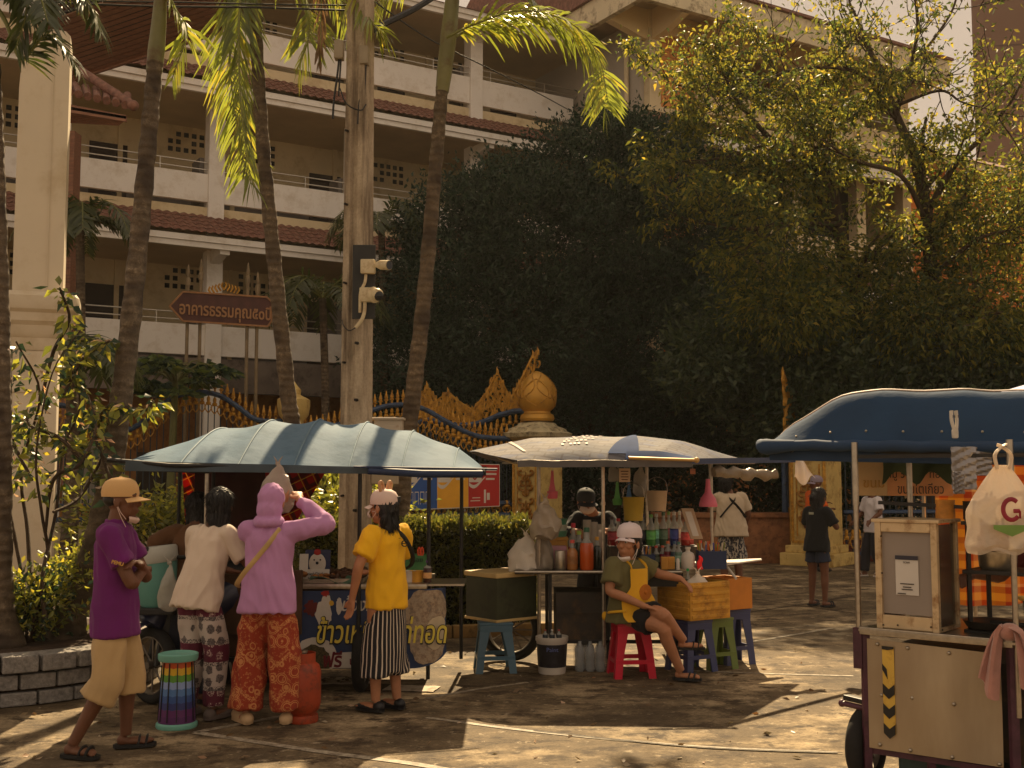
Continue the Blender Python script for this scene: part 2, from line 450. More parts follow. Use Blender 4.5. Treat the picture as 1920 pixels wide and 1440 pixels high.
b=MB(); fbox(b,14.6,23.4,1.2,1.3,8.2,14.3); b.build('recess_wall',dark,B,smooth=0)  # flat dark wall; the opening's shade is put into its colour
b=MB(); fbox(b,14.6,23.4,1.0,1.15,0,4.4); b.build('wall',gfw,B,smooth=0)
b=MB(); fbox(b,14.6,23.4,1.0,1.15,4.4,8.2); b.build('wall',orange,B,smooth=0)
b=MB()
for z in (13.2,13.4): b.tube([FB(14.6,3.25,z),FB(23.3,3.25,z)],.018,6)
b.build('railing',steel,B)
b=MB(); fbox(b,23.25,23.4,-2.5,3.1,0,14.6); b.build('wall',cream,B,smooth=0)
stn=mat('stained_fascia',S(220,206,172),.8,.1,1.2,dirt=(S(110,88,60),2.4))
b=MB(); fbox(b,11.0,23.6,4.68,4.85,14.3,15.03,bev=.01); fbox(b,11.0,11.17,1.1,4.68,14.3,15.03); b.build('fascia',stn,B,smooth=0)
b=MB(); fbox(b,11.17,23.6,-2,4.68,14.86,15.0); b.build('ceiling_slab',soff,B,smooth=0)
b=MB()
for s in (12.55,14.32,18.1,20.9,23.1): b.prism([FB(s,3.36,14.85),FB(s,3.36,14.0),FB(s,3.9,14.05),FB(s,4.68,14.28),FB(s,4.68,14.85)],FD*.22)
for n in (3.05,): b.prism([FB(11.17,n,14.85),FB(11.17,n,14.28),FB(12.3,n,14.0),FB(12.45,n,14.0),FB(12.45,n,14.85)],FN*.25)
fbox(b,12.45,23.4,3.02,3.34,14.25,14.85)
build_split(b,'bracket_beam',mat('bracket_cream',S(230,206,158),.8,.06,1),B)
b=MB(); b.prism([FB(10.9,4.95,15.04),FB(10.9,4.95,15.12),FB(10.9,-3,18.2),FB(10.9,-8,15.04)],FD*12.8); b.build('roof',tile,B,smooth=0)
# lower wing beyond it
L=thing('low_wing',FB(28,0,0),'low red roofed wing seen past the end of the long building','building')
b=MB(); fbox(b,24.2,34,-5,2.5,0,12.3); b.build('wall',orange,L,smooth=0)
b=MB(); fbox(b,24,34.3,-6,3.3,12.32,12.55); b.build('eave_slab',cream,L,smooth=0)
b=MB(); b.prism([FB(24,3.4,12.56),FB(24,-1,14.6),FB(24,-6,12.56)],FD*10.3); b.build('roof',tile,L,smooth=0)
# far tower at the right edge
T0=P(1852,300,70)
T=thing('tower_block',(T0.x+9,78,0),'tall plain brown tower block at the right edge of the sky','building')
tb=mat('brown_render',S(118,90,76),.85,.08,.15,bmp=0)
TA=V((P(1850,890,70).x,70,0)); TB=TA+V((18,-3,0)); TC=TB+V((10,16,0)); TD_=TA+V((10,16,0))
b=MB(); b.prism([TA,TB,TC,TD_],V((0,0,48))); b.build('wall',tb,T,smooth=0)
b=MB()
for z in (23.0,28.6): b.prism([TA+V((.1,-.04,z)),TB+V((0,-.04,z)),TB+V((0,.1,z)),TA+V((.1,.1,z))],V((0,0,.1)))
build_split(b,'floor_joint',mat('joint_brown',S(92,70,58),.85),T)
# ---------------------------------------------------------------- pavilion roofs with slatted timber soffit, upper left
m,t,p=base('slatted_timber'); o=t.obj(); p.inputs['Roughness'].default_value=.6
t.link(t.ramp(t.noise(t.mapping(o,(1,8,8)),4,4),[(.3,S(112,74,54)),(.7,S(150,102,74))]),p.inputs['Base Color']); timber=m
K=thing('pavilion',(-9.5,21,0),'timber pavilion with slatted soffits and tiled hip roofs at upper left','building')
def soffit(pts,nsl,edge=.16,gapm=dark):
    """pts: outer-near, outer-far, inner-far, inner-near; slats run from near side to far side"""
    a,c,d,e=[V(q) for q in pts]; b=MB(); g=MB()
    up=V((0,0,.03))
    for i in range(nsl):
        u0=i/nsl; u1=(i+.74)/nsl
        q=[a.lerp(e,u0),c.lerp(d,u0),c.lerp(d,u1),a.lerp(e,u1)]
        b.prism(q,V((0,0,.025)))
    g.prism([q+up for q in (a,c,d,e)],V((0,0,.05)))
    b.build('soffit',timber,K,smooth=0); g.build('soffit_board',gapm,K,smooth=0)
Y1=21.0
c1=P(416,58,22.6); l1=P(84,166,24.4); l2=P(84,40,22.2); r2=P(425,-80,20.4)
soffit([l1,c1,r2,l2],13)
b=MB(); b.bar(c1+V((0,0,.03)),l1+V((0,0,.03)),.06,.14); b.bar(c1+V((0,0,.06)),r2+V((0,0,.06)),.06,.16); b.build('eave_board',timber,K,smooth=0)
def hipedge(p0,p1,r,nb):
    b=MB(); p0,p1=V(p0),V(p1); b.tube([p0,p0.lerp(p1,.5),p1],r,10)
    b.ell(p1,r*1.15,n=10); return b
hipedge(r2+V((.1,0,.3)),c1+V((.1,0,.16)),.09,8).build('ridge_cap',tile,K)
b=MB(); b.prism([c1+V((.1,0,.3)),l1+V((0,0,.3)),l2+V((0,0,.45)),r2+V((.1,0,.45))],V((0,0,.1))); b.build('tile_roof',tile,K,smooth=0)
# lower small roof
Y2=19.5
e1=P(250,196,Y2); e0=P(60,120,Y2+1.0)
b=MB()
for k in range(9):
    f=k/8; pa=P(95+f*140,165+f*32,Y2+.2*(1-f)); pb=pa+V((-.35-.25*(1-f),1.1,.55))
    b.tube([pa,pa.lerp(pb,.5)+V((0,0,.01)),pb],.075,8)
b.build('tile_roof',tile,K)
hipedge(P(150,132,Y2+1.0),P(250,198,Y2),.085,8).build('ridge_cap',tile,K)
b=MB(); b.prism([P(80,186,Y2),P(236,216,Y2),P(236,228,Y2),P(80,202,Y2)],V((0,.06,0))); b.build('eave_board',timber,K,smooth=0)
soffit([P(80,228,Y2+1.4),P(222,236,Y2+.2),P(236,226,Y2),P(80,200,Y2)],6)
b=MB(); b.bar(P(130,250,Y2+2.5),P(130,250,Y2+2.5)*1+V((0,0,-6.9)),.35,.35); b.bar(V((-12,23.5,0)),V((-12,23.5,9.5)),.5,.5); build_split(b,'post',timber,K)
# ---------------------------------------------------------------- cream gate column at the left
GC=P(62,890,14.2); GC.z=0
K2=thing('gate_column',GC,'tall cream gate column with rounded top and moulded capital, behind the planter','column')
colm=mat('cream_paint',S(214,200,176),.7,.05,.7,dirt=(S(198,180,150),1.6),bmp=.08,bscale=40)
yaw=Matrix.Rotation(R(19),4,'Z')
b=MB(); w=.29; d=.29
pts=[]
zt=P(62,70,14.2).z
prof=[(-w,4.1)]+[(-w+.0+ (2*w)*(.5-.5*math.cos(PI*k/10)) if False else -w+ .001,4.1) for k in range(0)]
prof=[(-w,3.95),(w,3.95),(w,zt-.06),(w-.06,zt),(w-.2,zt+.01),(-.05,zt-.03),(-.17,zt-.18),(-.27,zt-.45),(-w,zt-.8)]
b.prism([GC+yaw@V((x,-d,z)) for x,z in prof],yaw@V((0,2*d,0))); b.box(GC+yaw@V((.1,-.303,(zt+3.95)/2-.1)),(.012,.008,zt-3.95-.3),M=yaw)
b.build('shaft',colm,K2,smooth=30)
b=MB(); b.lathe([(.27,3.25),(.29,3.3),(.3,3.4),(.34,3.45),(.36,3.55),(.41,3.6),(.42,3.7),(.47,3.74),(.49,3.8),(.49,3.9),(.45,3.955)],GC,32,sq=9,M=yaw); b.build('capital',colm,K2,smooth=30)
b=MB(); b.box(GC+V((0,0,1.75)),(.52,.52,3.0),M=yaw,bev=.012); b.box(GC+V((0,0,2.75)),(.56,.56,.05),M=yaw,bev=.01); b.box(GC+V((0,0,.12)),(.8,.8,.24),M=yaw,bev=.02); b.build('pedestal',colm,K2,smooth=30)
# ---------------------------------------------------------------- ornamental fence, gate pillars and gate leaves
gold=mat('gold_paint',S(188,138,48),.42,.25,14,metal=.3,dirt=(S(120,80,24),9),bmp=.3)
goldp=mat('gold_plain',S(196,146,58),.4,.14,5,metal=.3,bmp=.15)
bluep=mat('blue_rail_paint',S(58,78,108),.45,.2,10,dirt=(S(48,50,56),8))
ironb=mat('fence_bar_paint',S(48,58,66),.5,.2,10)
pcream=mat('pillar_cream',S(200,172,104),.7,.12,3,dirt=(S(150,116,56),5))
capw=mat('cap_stone',S(190,176,140),.8,.2,5,dirt=(S(84,72,52),7))
q0=V((.35,23.5,0)); fdir=V((.95,.30,0)).normalized()
def fpt(px,py,off=0):
    """point of the fence plane seen at a picture position"""
    a=P(px,py,10)-V((0,0,EYE)); nrm=V((-fdir.y,fdir.x,0)); k=(q0+nrm*off).dot(nrm)/a.dot(nrm)
    return a*k+V((0,0,EYE))
def spear(b,p,h,mi=0):
    x,y,z=p; w=.05
    for ang in (0,PI/2):
        d=V((math.cos(ang)*fdir.x-math.sin(ang)*fdir.y,math.cos(ang)*fdir.y+math.sin(ang)*fdir.x,0))
        prof=[(-.018,0),(.018,0),(.018,h*.2),(w,h*.32),(.02,h*.36),(.034,h*.5),(0,h),(-.034,h*.5),(-.02,h*.36),(-w,h*.32),(-.018,h*.2)]
        nn=V((-d.y,d.x,0))*.012
        b.prism([V((x,y,z))+d*u+V((0,0,v))-nn for u,v in prof],nn*2,mi)
def scroll(b,p,h,mi=0,w=.05):
    p=V(p)
    b.ell(p,(w*.7,w*.7,h*.24),n=8,mi=mi); b.ell(p-V((0,0,h*.3)),(w,w*.6,h*.16),n=8,mi=mi)
    for s in (-1,1): b.tube([p+fdir*(s*.01)-V((0,0,h*.3)),p+fdir*(s*w*1.3)-V((0,0,h*.5)),p+fdir*(s*w*.9)-V((0,0,h*.78)),p-V((0,0,h))],.012,5,mi=mi)
def fence(name,railpx,label,off=0,spears=True,base=.85,sp=.115,scrolls=True):
    pts=catmull([fpt(x,y,off) for x,y in railpx],8)
    F=thing(name,(pts[0].x,pts[0].y,0),label,'fence','ornamental fence panels')
    b=MB(); b.tube(pts,.05,8); b.build('rail',bluep,F)
    b=MB(); 
    for z in (base+.06,base+.3): b.tube([V((pts[0].x,pts[0].y,z)),V((pts[-1].x,pts[-1].y,z))],.045,6)
    b.build('rail',bluep,F)
    L_=(V((pts[-1].x,pts[-1].y,0))-V((pts[0].x,pts[0].y,0))).length; n=int(L_/sp)
    bb=MB(); tt=MB(); ss=MB(); gg=MB()
    j=0
    for i in range(n+1):
        s=(i+.5)/(n+1)*L_; 
        while j<len(pts)-2 and (V((pts[j+1].x,pts[j+1].y,0))-V((pts[0].x,pts[0].y,0))).length<s: j+=1
        a,c=pts[j],pts[j+1]; sa=(V((a.x,a.y,0))-V((pts[0].x,pts[0].y,0))).length; sc=(V((c.x,c.y,0))-V((pts[0].x,pts[0].y,0))).length
        q=a.lerp(c,min(1,max(0,(s-sa)/max(1e-6,sc-sa))))
        bb.tube([V((q.x,q.y,base)),q],.011,5)
        if spears: spear(tt,q+V((0,0,.04)),.26)
        if scrolls: scroll(ss,q-V((0,0,.12)),.26)
        if i%2==0: scroll(gg,V((q.x,q.y,base+.3)),.22,w=.07)
    o=bb.build('bar_row',ironb,F); o['kind']='stuff'
    if spears: o=tt.build('spear_row',gold,F,smooth=0); o['kind']='stuff'
    if scrolls: o=ss.build('scroll_row',gold,F); o['kind']='stuff'
    o=gg.build('scroll_band',gold,F); o['kind']='stuff'
    b=MB(); a=pts[0]; c=pts[-1]; b.bar((a.x,a.y,base/2),(c.x,c.y,base/2),.25,base,bev=.01); b.build('plinth',capw,F,smooth=0)
    return F
fence('fence',[(60,742),(105,757),(145,768),(180,792),(210,810)],'blue fence panel with gold spears beside the cream gate column')
fence('fence',[(215,812),(245,804),(280,783),(300,762),(330,743),(370,735),(410,741),(445,762),(475,784),(505,790),(534,789)],'arched blue fence panel with gold spears between leaning palm and yellow post')
fence('fence',[(566,806),(600,806),(640,794),(690,772),(730,760),(770,760),(800,769),(830,786),(870,808),(905,819),(955,822)],'blue fence panel with gold spears sweeping down to the gold lotus pillar')
# small yellow post
pp=fpt(549,890); pp.z=0; yz=fpt(549,750).z
Y=thing('fence_post',pp,'small yellow fence post with moulded cap behind the second palm trunk','post')
b=MB(); b.lathe([(.24,0),(.24,.3),(.19,.34),(.18,yz-.5),(.19,yz-.4),(.27,yz-.3),(.3,yz-.12),(.3,yz),(.24,yz+.04),(.12,yz+.1),(.13,yz+.2),(.07,yz+.27),(0.01,yz+.36)],pp,20,sq=4); b.build('post',pcream,Y,smooth=35)
# gate pillars
pyaw=Matrix.Rotation(R(-38),4,'Z')
def leafrelief(b,c,ux,uz,n,w,h,mi=0):
    """carved scrollwork relief: little curled leaves on a plate"""
    for s in (-1,1):
        for k in range(5):
            x=s*(.12+.34*((k*37)%10)/10)*w; z=(-.4+.2*k)*h
            pts=[c+ux*(x*.3)+uz*(z-.05*h)+n*.02,c+ux*x+uz*(z)+n*.035,c+ux*(x*1.15)+uz*(z+.12*h)+n*.03,c+ux*(x*.8)+uz*(z+.17*h)+n*.02,c+ux*(x*.65)+uz*(z+.1*h)+n*.02]
            b.tube(pts,[.02,.03,.026,.02,.012],6,sm=3)
    b.tube([c-uz*h*.5+n*.02,c+uz*h*.5+n*.02],[.03,.012],6)
def pillar(c,size,ztop,label,bud):
    p=thing('gate_pillar',c,label,'pillar','gate pillars'); h=size/2
    b=MB(); b.box(c+V((0,0,ztop/2)),(size,size,ztop-.02),M=pyaw,bev=.015)
    b.build('body',pcream,p,smooth=0)
    b=MB()
    for z,e,t_ in ((.12,.16,.24),(.31,.08,.14),(ztop-.3,.05,.09)): b.box(c+V((0,0,z)),(size+2*e,size+2*e,t_),M=pyaw,bev=.02)
    b.build('plinth',pcream,p,smooth=0)
    b=MB(); b.lathe([(h+.06,ztop-.09),(h+.2,ztop-.03),(h+.23,ztop+.05),(h+.14,ztop+.09),(h+.12,ztop+.14),(h-.02,ztop+.2),(h-.06,ztop+.26),(.2,ztop+.3)],c,24,sq=5,M=pyaw); b.build('cap',capw,p,smooth=30)
    tr=MB(); rl=MB()
    for ang in (-90,180):
        a=R(ang-38); n=V((math.cos(a),math.sin(a),0)); ux=V((-n.y,n.x,0)); uz=V((0,0,1)); o=c+n*(h+.002)
        for s in (-1,1):
            tr.bar(o+ux*(s*(h-.045))+uz*.45,o+ux*(s*(h-.045))+uz*(ztop-.4),.05,.05); tr.bar(o+ux*(s*(h-.14))+uz*.55,o+ux*(s*(h-.14))+uz*(ztop-.5),.025,.025)
        tr.bar(o+ux*-h*.9+uz*(ztop-.4),o+ux*h*.9+uz*(ztop-.4),.05,.05); tr.bar(o+ux*-h*.9+uz*.45,o+ux*h*.9+uz*.45,.05,.05)
        for z in (.95,ztop-1.0): leafrelief(rl,o+uz*z,ux,uz,n,size*.55,.5)
    tr.build('gold_trim',gold,p,smooth=0); rl.build('relief',mat('relief_gold',S(150,104,38),.5,.3,20,metal=.3),p)
    if bud:
        B_=c+V((0,0,ztop+.3)); k=.4
        b=MB(); b.lathe([(.33,0),(.36,.05),(.34,.13),(.28,.16),(.27,.2),(.35,.27),(.4,.4),(.41,.52),(.385,.66),(.3,.82),(.17,.96),(.05,1.03),(.01,1.04)],B_,28); bd=b.build('lotus_bud',goldp,p)
        b=MB()
        def rad(z):
            T=[(.2,.27),(.27,.35),(.4,.4),(.52,.41),(.66,.385),(.82,.3),(.96,.17),(1.03,.05)]
            for (a,ra),(e,re) in zip(T,T[1:]):
                if a<=z<=e: return ra+(re-ra)*(z-a)/(e-a)
            return .05
        for ring,(zb,zt,off) in enumerate(((.3,.86,0),(.45,1.0,PI/4))):
            for j in range(4):
                a0=off+j*PI/2-PI/2-.1; 
                for s in (-1,1):
                    path=[]
                    for q in range(9):
                        f=q/8; z=zb+(zt-zb)*f; wd=.72*math.sin(PI*min(1,f*1.0))**.8; a=a0+s*wd; r_=rad(z)+.008
                        path.append(B_+V((r_*math.cos(a),r_*math.sin(a),z)))
                    b.tube(path,.014,5)
        b.build('petal_edge',gold,bd)
    return p
gp1=V((.52,23.5,0)); gp2=V((5.85,22.0,0))
pillar(gp1,.74,2.52,'cream gate pillar with gold trim topped by a gold lotus bud',True)
pillar(gp2,.74,2.42,'cream gate pillar with carved gold panels and plain cap right of the gateway',False)
# gate leaves with gold flame crest
def crest(b,poly_,n,th=.06,seed=0):
    """flame-like openwork: little curled hooks packed inside an outline given in (u, z)"""
    rr=random.Random(seed)
    us=[u for u,_,_ in poly_]
    def lim(u):
        for (a,l0,h0),(c,l1,h1) in zip(poly_,poly_[1:]):
            if a<=u<=c:
                f=(u-a)/max(1e-6,c-a); return l0+(l1-l0)*f,h0+(h1-h0)*f
        return 0,0
    for i in range(n):
        u=rr.uniform(us[0],us[-1]); lo,hi=lim(u)
        if hi-lo<.02: continue
        z=rr.uniform(lo,hi-.03); s=rr.choice((-1,1)); k=rr.uniform(.05,.1)
        yield u,z,s,k,hi
def gate_leaf(a,c,label,profile,railpts,seed,mirror=False):
    """a, c: hinge and free foot; profile: (u along 0..1, rail z, crest z)"""
    a,c=V(a),V(c); d=(c-a); L_=d.length; d.normalize()
    g=thing('gate_leaf',a,label,'gate','gate leaves')
    rz=lambda u: next((r0+(r1-r0)*(u-u0)/(u1-u0) for (u0,r0,_),(u1,r1,_) in zip(profile,profile[1:]) if u0<=u<=u1),profile[-1][1])
    pts=[a+d*(L_*u/20)+V((0,0,rz(u/20))) for u in range(21)]
    b=MB(); b.tube(pts,.06,8); 
    for z in (.12,.85,1.1): b.tube([a+V((0,0,z)),c+V((0,0,z))],.045,6)
    for u in (0,1): b.tube([a+d*L_*u+V((0,0,.05)),a+d*L_*u+V((0,0,rz(u)))],.06,8)
    b.build('frame',bluep,g)
    bb=MB(); ss=MB(); n=int(L_/.13)
    for i in range(n):
        u=(i+.5)/n; q=a+d*L_*u; bb.tube([q+V((0,0,.12)),q+V((0,0,rz(u)))],.012,5)
        scroll(ss,q+V((0,0,rz(u)-.14)),.3); scroll(ss,q+V((0,0,1.08)),.2)
    o=bb.build('bar_row',ironb,g); o['kind']='stuff'; o=ss.build('scroll_row',gold,g); o['kind']='stuff'
    b=MB()
    for u,z,s,k,hi in crest(b,[(u,r_+.04,h_) for u,r_,h_ in profile],int(L_*190),seed=seed):
        q=a+d*(L_*u)+V((0,0,z))
        b.tube([q-V((0,0,k)),q+d*(s*k*.6),q+d*(s*k*.5)+V((0,0,k)),q+d*(s*k*.0)+V((0,0,k*1.1)),q+d*(s*k*.1)+V((0,0,k*.6))],[.018,.026,.02,.014,.008],5)
    # outline spine of the flames
    sp_=[a+d*(L_*u)+V((0,0,h_)) for u,_,h_ in profile if h_>_+.08]
    if len(sp_)>1: b.tube(sp_,.03,6)
    for q in sp_:
        b.tube([q-V((0,0,.08)),q+V((0,0,.02)),q+d*.02+V((0,0,.1))],[.035,.03,.006],5)
    b.build('flame_crest',gold,g); return g
def zz(py,Y): return EYE+(890-py)*Y/FPX*1.0
yl=24.3
gate_leaf((.55,23.9,0),(-2.75,24.6,0),'open gate leaf with tall gold flame crest behind the lotus pillar',
 [(0,zz(772,yl),zz(662,yl)),(.03,zz(772,yl),zz(668,yl)),(.12,zz(772,yl),zz(722,yl)),(.17,zz(772,yl),zz(748,yl)),(.2,zz(776,yl),zz(738,yl)),(.26,zz(780,yl),zz(698,yl)),(.33,zz(790,yl),zz(738,yl)),(.42,zz(797,yl),zz(770,yl)),(.52,zz(797,yl),zz(752,yl)),(.58,zz(795,yl),zz(735,yl)),(.66,zz(790,yl),zz(752,yl)),(.72,zz(785,yl),zz(722,yl)),(.77,zz(792,yl),zz(755,yl)),(.9,zz(808,yl),zz(795,yl)),(1,zz(816,yl),zz(806,yl))],None,3)
gate_leaf((5.42,22.7,0),(6.25,24.4,0),'dark gate leaf with narrow gold flame crest, swung inward beside right pillar',
 [(0,zz(812,22),zz(690,22)),(.35,zz(806,22),zz(728,22)),(.7,zz(802,22),zz(770,22)),(1,zz(800,22),zz(785,22))],None,5)
# right of the right pillar: dark fence bars
F=thing('fence',(6.4,22,0),'dark fence bars with gold foot ornaments right of the right gate pillar','fence','ornamental fence panels')
b=MB()
for z in (.2,1.0,2.4): b.tube([V((6.4,22.1,z)),V((16,23.6,z))],.04,6)
b.build('rail',bluep,F)
b=MB(); s2=MB()
for k in range(76):
    q=V((6.45,22.1,0)).lerp(V((16,23.6,0)),k/75); b.tube([q+V((0,0,.1)),q+V((0,0,2.6))],.013,5); scroll(s2,q+V((0,0,.6)),.3)
o=b.build('bar_row',ironb,F); o['kind']='stuff'; o=s2.build('scroll_row',gold,F); o['kind']='stuff'
# recycling banner hung on the fence: three panels blue, yellow, red
bq=[fpt(752,868,-.12),fpt(936,872,-.12),fpt(936,948,-.12),fpt(752,956,-.12)]
BN=thing('fence_banner',((bq[3]+bq[2])/2),'long recycling banner in blue, yellow and red panels hung on the fence','banner')
def bpt(u,v,o=0): return bq[0].lerp(bq[1],u).lerp(bq[3].lerp(bq[2],u),v)+V((fdir.y,-fdir.x,0))*o
def bquad(mb,u0,u1,v0,v1,o=.004,t_=.004,mi=0): mb.prism([bpt(u0,v0,o),bpt(u1,v0,o),bpt(u1,v1,o),bpt(u0,v1,o)],V((fdir.y,-fdir.x,0))*t_,mi)
wp=mat('banner_white',S(205,196,182),.55,.06,3); 
b=MB(); bquad(b,-.006,1.006,-.02,1.02,0,.004); b.build('backing',wp,BN,smooth=0)
for nm,c_,u0,u1 in (('blue_panel',S(40,82,150),0,.36),('yellow_panel',S(226,164,40),.362,.678),('red_panel',S(178,36,26),.68,1)):
    b=MB(); bquad(b,u0,u1,0,1,.0045); b.build(nm,mat('banner_'+nm,c_,.5,.08,3),BN,smooth=0)
b=MB(); 
def wave(u0,w_):
    top=[];bot=[]
    for k in range(13):
        f=k/12; top.append(bpt(u0+w_*f,.42+.14*math.sin(f*PI)*(1-f)-.14*f*f,.009)); bot.append(bpt(u0+w_*f,.5+.15*math.sin(f*PI)*(1-f)-.2*f*f,.009))
    for k in range(12): b.poly([top[k],top[k+1],bot[k+1],bot[k]])
for u0 in (.03,.365,.685): wave(u0,.17); bquad(b,u0,u0+.13,.02,.42,.009,.002)
for k in range(4): bquad(b,.08+.055*k,.12+.055*k,.62,.64,.009,.002); bquad(b,.08+.055*k,.084+.055*k,.62,.9,.009,.002); bquad(b,.116+.055*k,.12+.055*k,.62,.9,.009,.002)
bquad(b,.84,.86,.6,.92,.009,.002); bquad(b,.87,.9,.68,.85,.009,.002); bquad(b,.7,.8,.85,.87,.009,.002); bquad(b,.72,.8,.78,.8,.009,.002)
for u0 in (.22,.55,.86):
    for v in (.1,.2,.32): bquad(b,u0,u0+.11-(.02 if v>.3 else 0),v,v+.045,.009,.002)
b.build('white_print',wp,BN,smooth=0)
b=MB(); bquad(b,.09,.1,.14,.36,.013,.002); bquad(b,.06,.075,.24,.36,.013,.002); bquad(b,.11,.125,.2,.24,.013,.002); b.build('blue_print',mat('bp2',S(40,60,110),.5),BN,smooth=0)
b=MB(); 
for k in range(16):
    a0,a1=2*PI*k/16,2*PI*(k+1)/16
    e=lambda a,r:bpt(.745+.03*r*math.cos(a),.2+.17*r*math.sin(a),.013)
    b.poly([e(a0,1),e(a1,1),e(a1,.75),e(a0,.75)])
bquad(b,.738,.752,.12,.28,.013,.002)
b.build('red_print',mat('rp2',S(150,30,24),.5),BN,smooth=0)
# building sign on posts:  อาคารธรรมคุณ๕๐ปี
sY=21.9
sg=[(318,574),(343,547),(500,557),(510,566),(510,600),(502,612),(343,602)]
ctr=P(420,578,sY+.3); SB=thing('building_sign',(ctr.x,ctr.y,0),'dark red arrow shaped name board with gold Thai lettering on thin posts','sign')
def spt(x,y,o=0):
    Y_=sY+.9*(x-318)/190; return P(x,y,Y_-o)
b=MB(); b.prism([spt(*q) for q in sg],V((0,.06,0))); b.build('board',mat('board_maroon',S(80,46,40),.6,.15,5),SB,smooth=0)
b=MB()
for q,r_ in zip(sg,sg[1:]+sg[:1]): b.bar(spt(*q,.012),spt(*r_,.012),.03,.035)
b.build('frame',mat('sign_gold_dull',S(150,106,66),.5,.2,10),SB,smooth=0)
b=MB(); o_=spt(336,588,.02); e_=spt(508,600,.02); put_text(b,'อาคารธรรมคุณ๕๐ปี',.34,o_,e_-o_,(0,0,1),width=(e_-o_).length,depth=.02,bold=.006)
b.build('lettering',mat('sign_gold',S(160,116,78),.55,.1,8),SB,smooth=0)
b=MB()
for x,y0 in ((353,524),(377,514),(465,520),(483,537)):
    t_=spt(x,y0,-.09); b.tube([V((t_.x,t_.y,0)),V((t_.x,t_.y,t_.z-.1))],.035,8); b.lathe([(.05,0),(.05,.12),(.03,.16),(.045,.2),(.01,.42)],t_-V((0,0,.12)),8)
b.build('post',mat('post_gold_pale',S(128,110,82),.5,.2,6),SB)
b=MB()
for s in (-1,1):
    for k in range(5):
        q=spt(420+s*6*k,548-(10-2*k),0); b.tube([q-V((0,0,.06)),q+V((s*.05,0,.02)),q+V((s*.03,0,.09)),q+V((0,0,.06))],[.02,.022,.016,.008],5)
b.build('ornament',gold,SB)
# brick bench/planter and step beyond the gate
b=MB(); b.box((4.15,22.6,.45),(2.6,.6,.9),bev=.01); b.box((4.15,22.6,.93),(2.75,.74,.09),bev=.02)
BP=b.build('brick_planter',mat('planter_brick',S(138,92,58),.8,.25,6,dirt=(S(96,60,38),9)),at=(4.15,22.6,0)); tag(BP,'low orange brick planter in the dark gateway','planter')
b=MB(); b.box((4.6,23.5,.1),(6,1.4,.2),bev=.02); b.box((4.6,24,.27),(6,1.2,.14),bev=.02)
BS=b.build('gateway_step',mat('red_step',S(120,62,48),.8,.2,4),at=(4.6,23.5,0)); tag(BS,kind='structure')
# ---------------------------------------------------------------- trees, palms, shrubs
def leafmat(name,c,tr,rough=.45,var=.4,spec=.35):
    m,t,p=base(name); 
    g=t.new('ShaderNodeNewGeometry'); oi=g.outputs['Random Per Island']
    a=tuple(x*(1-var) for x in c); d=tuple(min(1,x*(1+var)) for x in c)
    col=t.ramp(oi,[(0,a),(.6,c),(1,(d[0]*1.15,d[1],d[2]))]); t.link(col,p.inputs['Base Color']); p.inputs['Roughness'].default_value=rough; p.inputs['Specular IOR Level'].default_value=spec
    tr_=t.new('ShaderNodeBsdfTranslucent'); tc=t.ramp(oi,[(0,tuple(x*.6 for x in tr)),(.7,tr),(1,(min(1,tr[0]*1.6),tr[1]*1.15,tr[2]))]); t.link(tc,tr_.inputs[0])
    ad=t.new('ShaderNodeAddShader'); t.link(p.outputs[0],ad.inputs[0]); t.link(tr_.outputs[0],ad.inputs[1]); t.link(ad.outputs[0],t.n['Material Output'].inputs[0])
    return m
bark=mat('bark_dark',S(70,56,42),.9,.35,8,bmp=.6,bscale=30,bdist=.02)
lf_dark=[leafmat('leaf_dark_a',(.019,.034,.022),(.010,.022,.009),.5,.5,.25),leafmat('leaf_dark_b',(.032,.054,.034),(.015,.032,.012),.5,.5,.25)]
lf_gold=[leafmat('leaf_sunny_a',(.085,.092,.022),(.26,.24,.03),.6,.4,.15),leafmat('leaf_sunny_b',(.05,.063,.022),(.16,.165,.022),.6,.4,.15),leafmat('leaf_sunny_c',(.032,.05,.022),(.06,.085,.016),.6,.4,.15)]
def inell(n,c,r,shell=.6):
    d=rng.normal(size=(n,3)); d/=np.linalg.norm(d,axis=1,keepdims=True)
    rad=(shell+(1-shell)*rng.random((n,1)))*(1+.1*rng.normal(size=(n,1)))
    return np.array(c)+d*rad*np.array(r),d
def branch(b,p,d,L_,r,lv,tips,rr,nseg=5,bend=.25,up=.1,minr=.012):
    pts=[p]; q=V(p); d=V(d).normalized()
    for k in range(nseg):
        d=(d+V((rr.gauss(0,bend),rr.gauss(0,bend),rr.gauss(0,bend)+up))*.5).normalized(); q=q+d*(L_/nseg); pts.append(q.copy())
    b.tube(pts,[r*(1-.55*i/nseg) for i in range(nseg+1)],7 if lv>1 else 5,sm=2)
    if lv==0: tips.append((pts,d)); return
    nb=3 if lv>1 else 4
    for k in range(nb):
        i=rr.randint(max(1,nseg//2-1),nseg); a=pts[i]; ax=V((rr.gauss(0,1),rr.gauss(0,1),rr.gauss(0,.5)+.25)).normalized()
        nd=(d*.75+ax*.8).normalized(); branch(b,a,nd,L_*rr.uniform(.55,.75),max(minr,r*.5),lv-1,tips,rr,nseg,bend,up,minr)
    if lv==1: tips.append((pts,d))
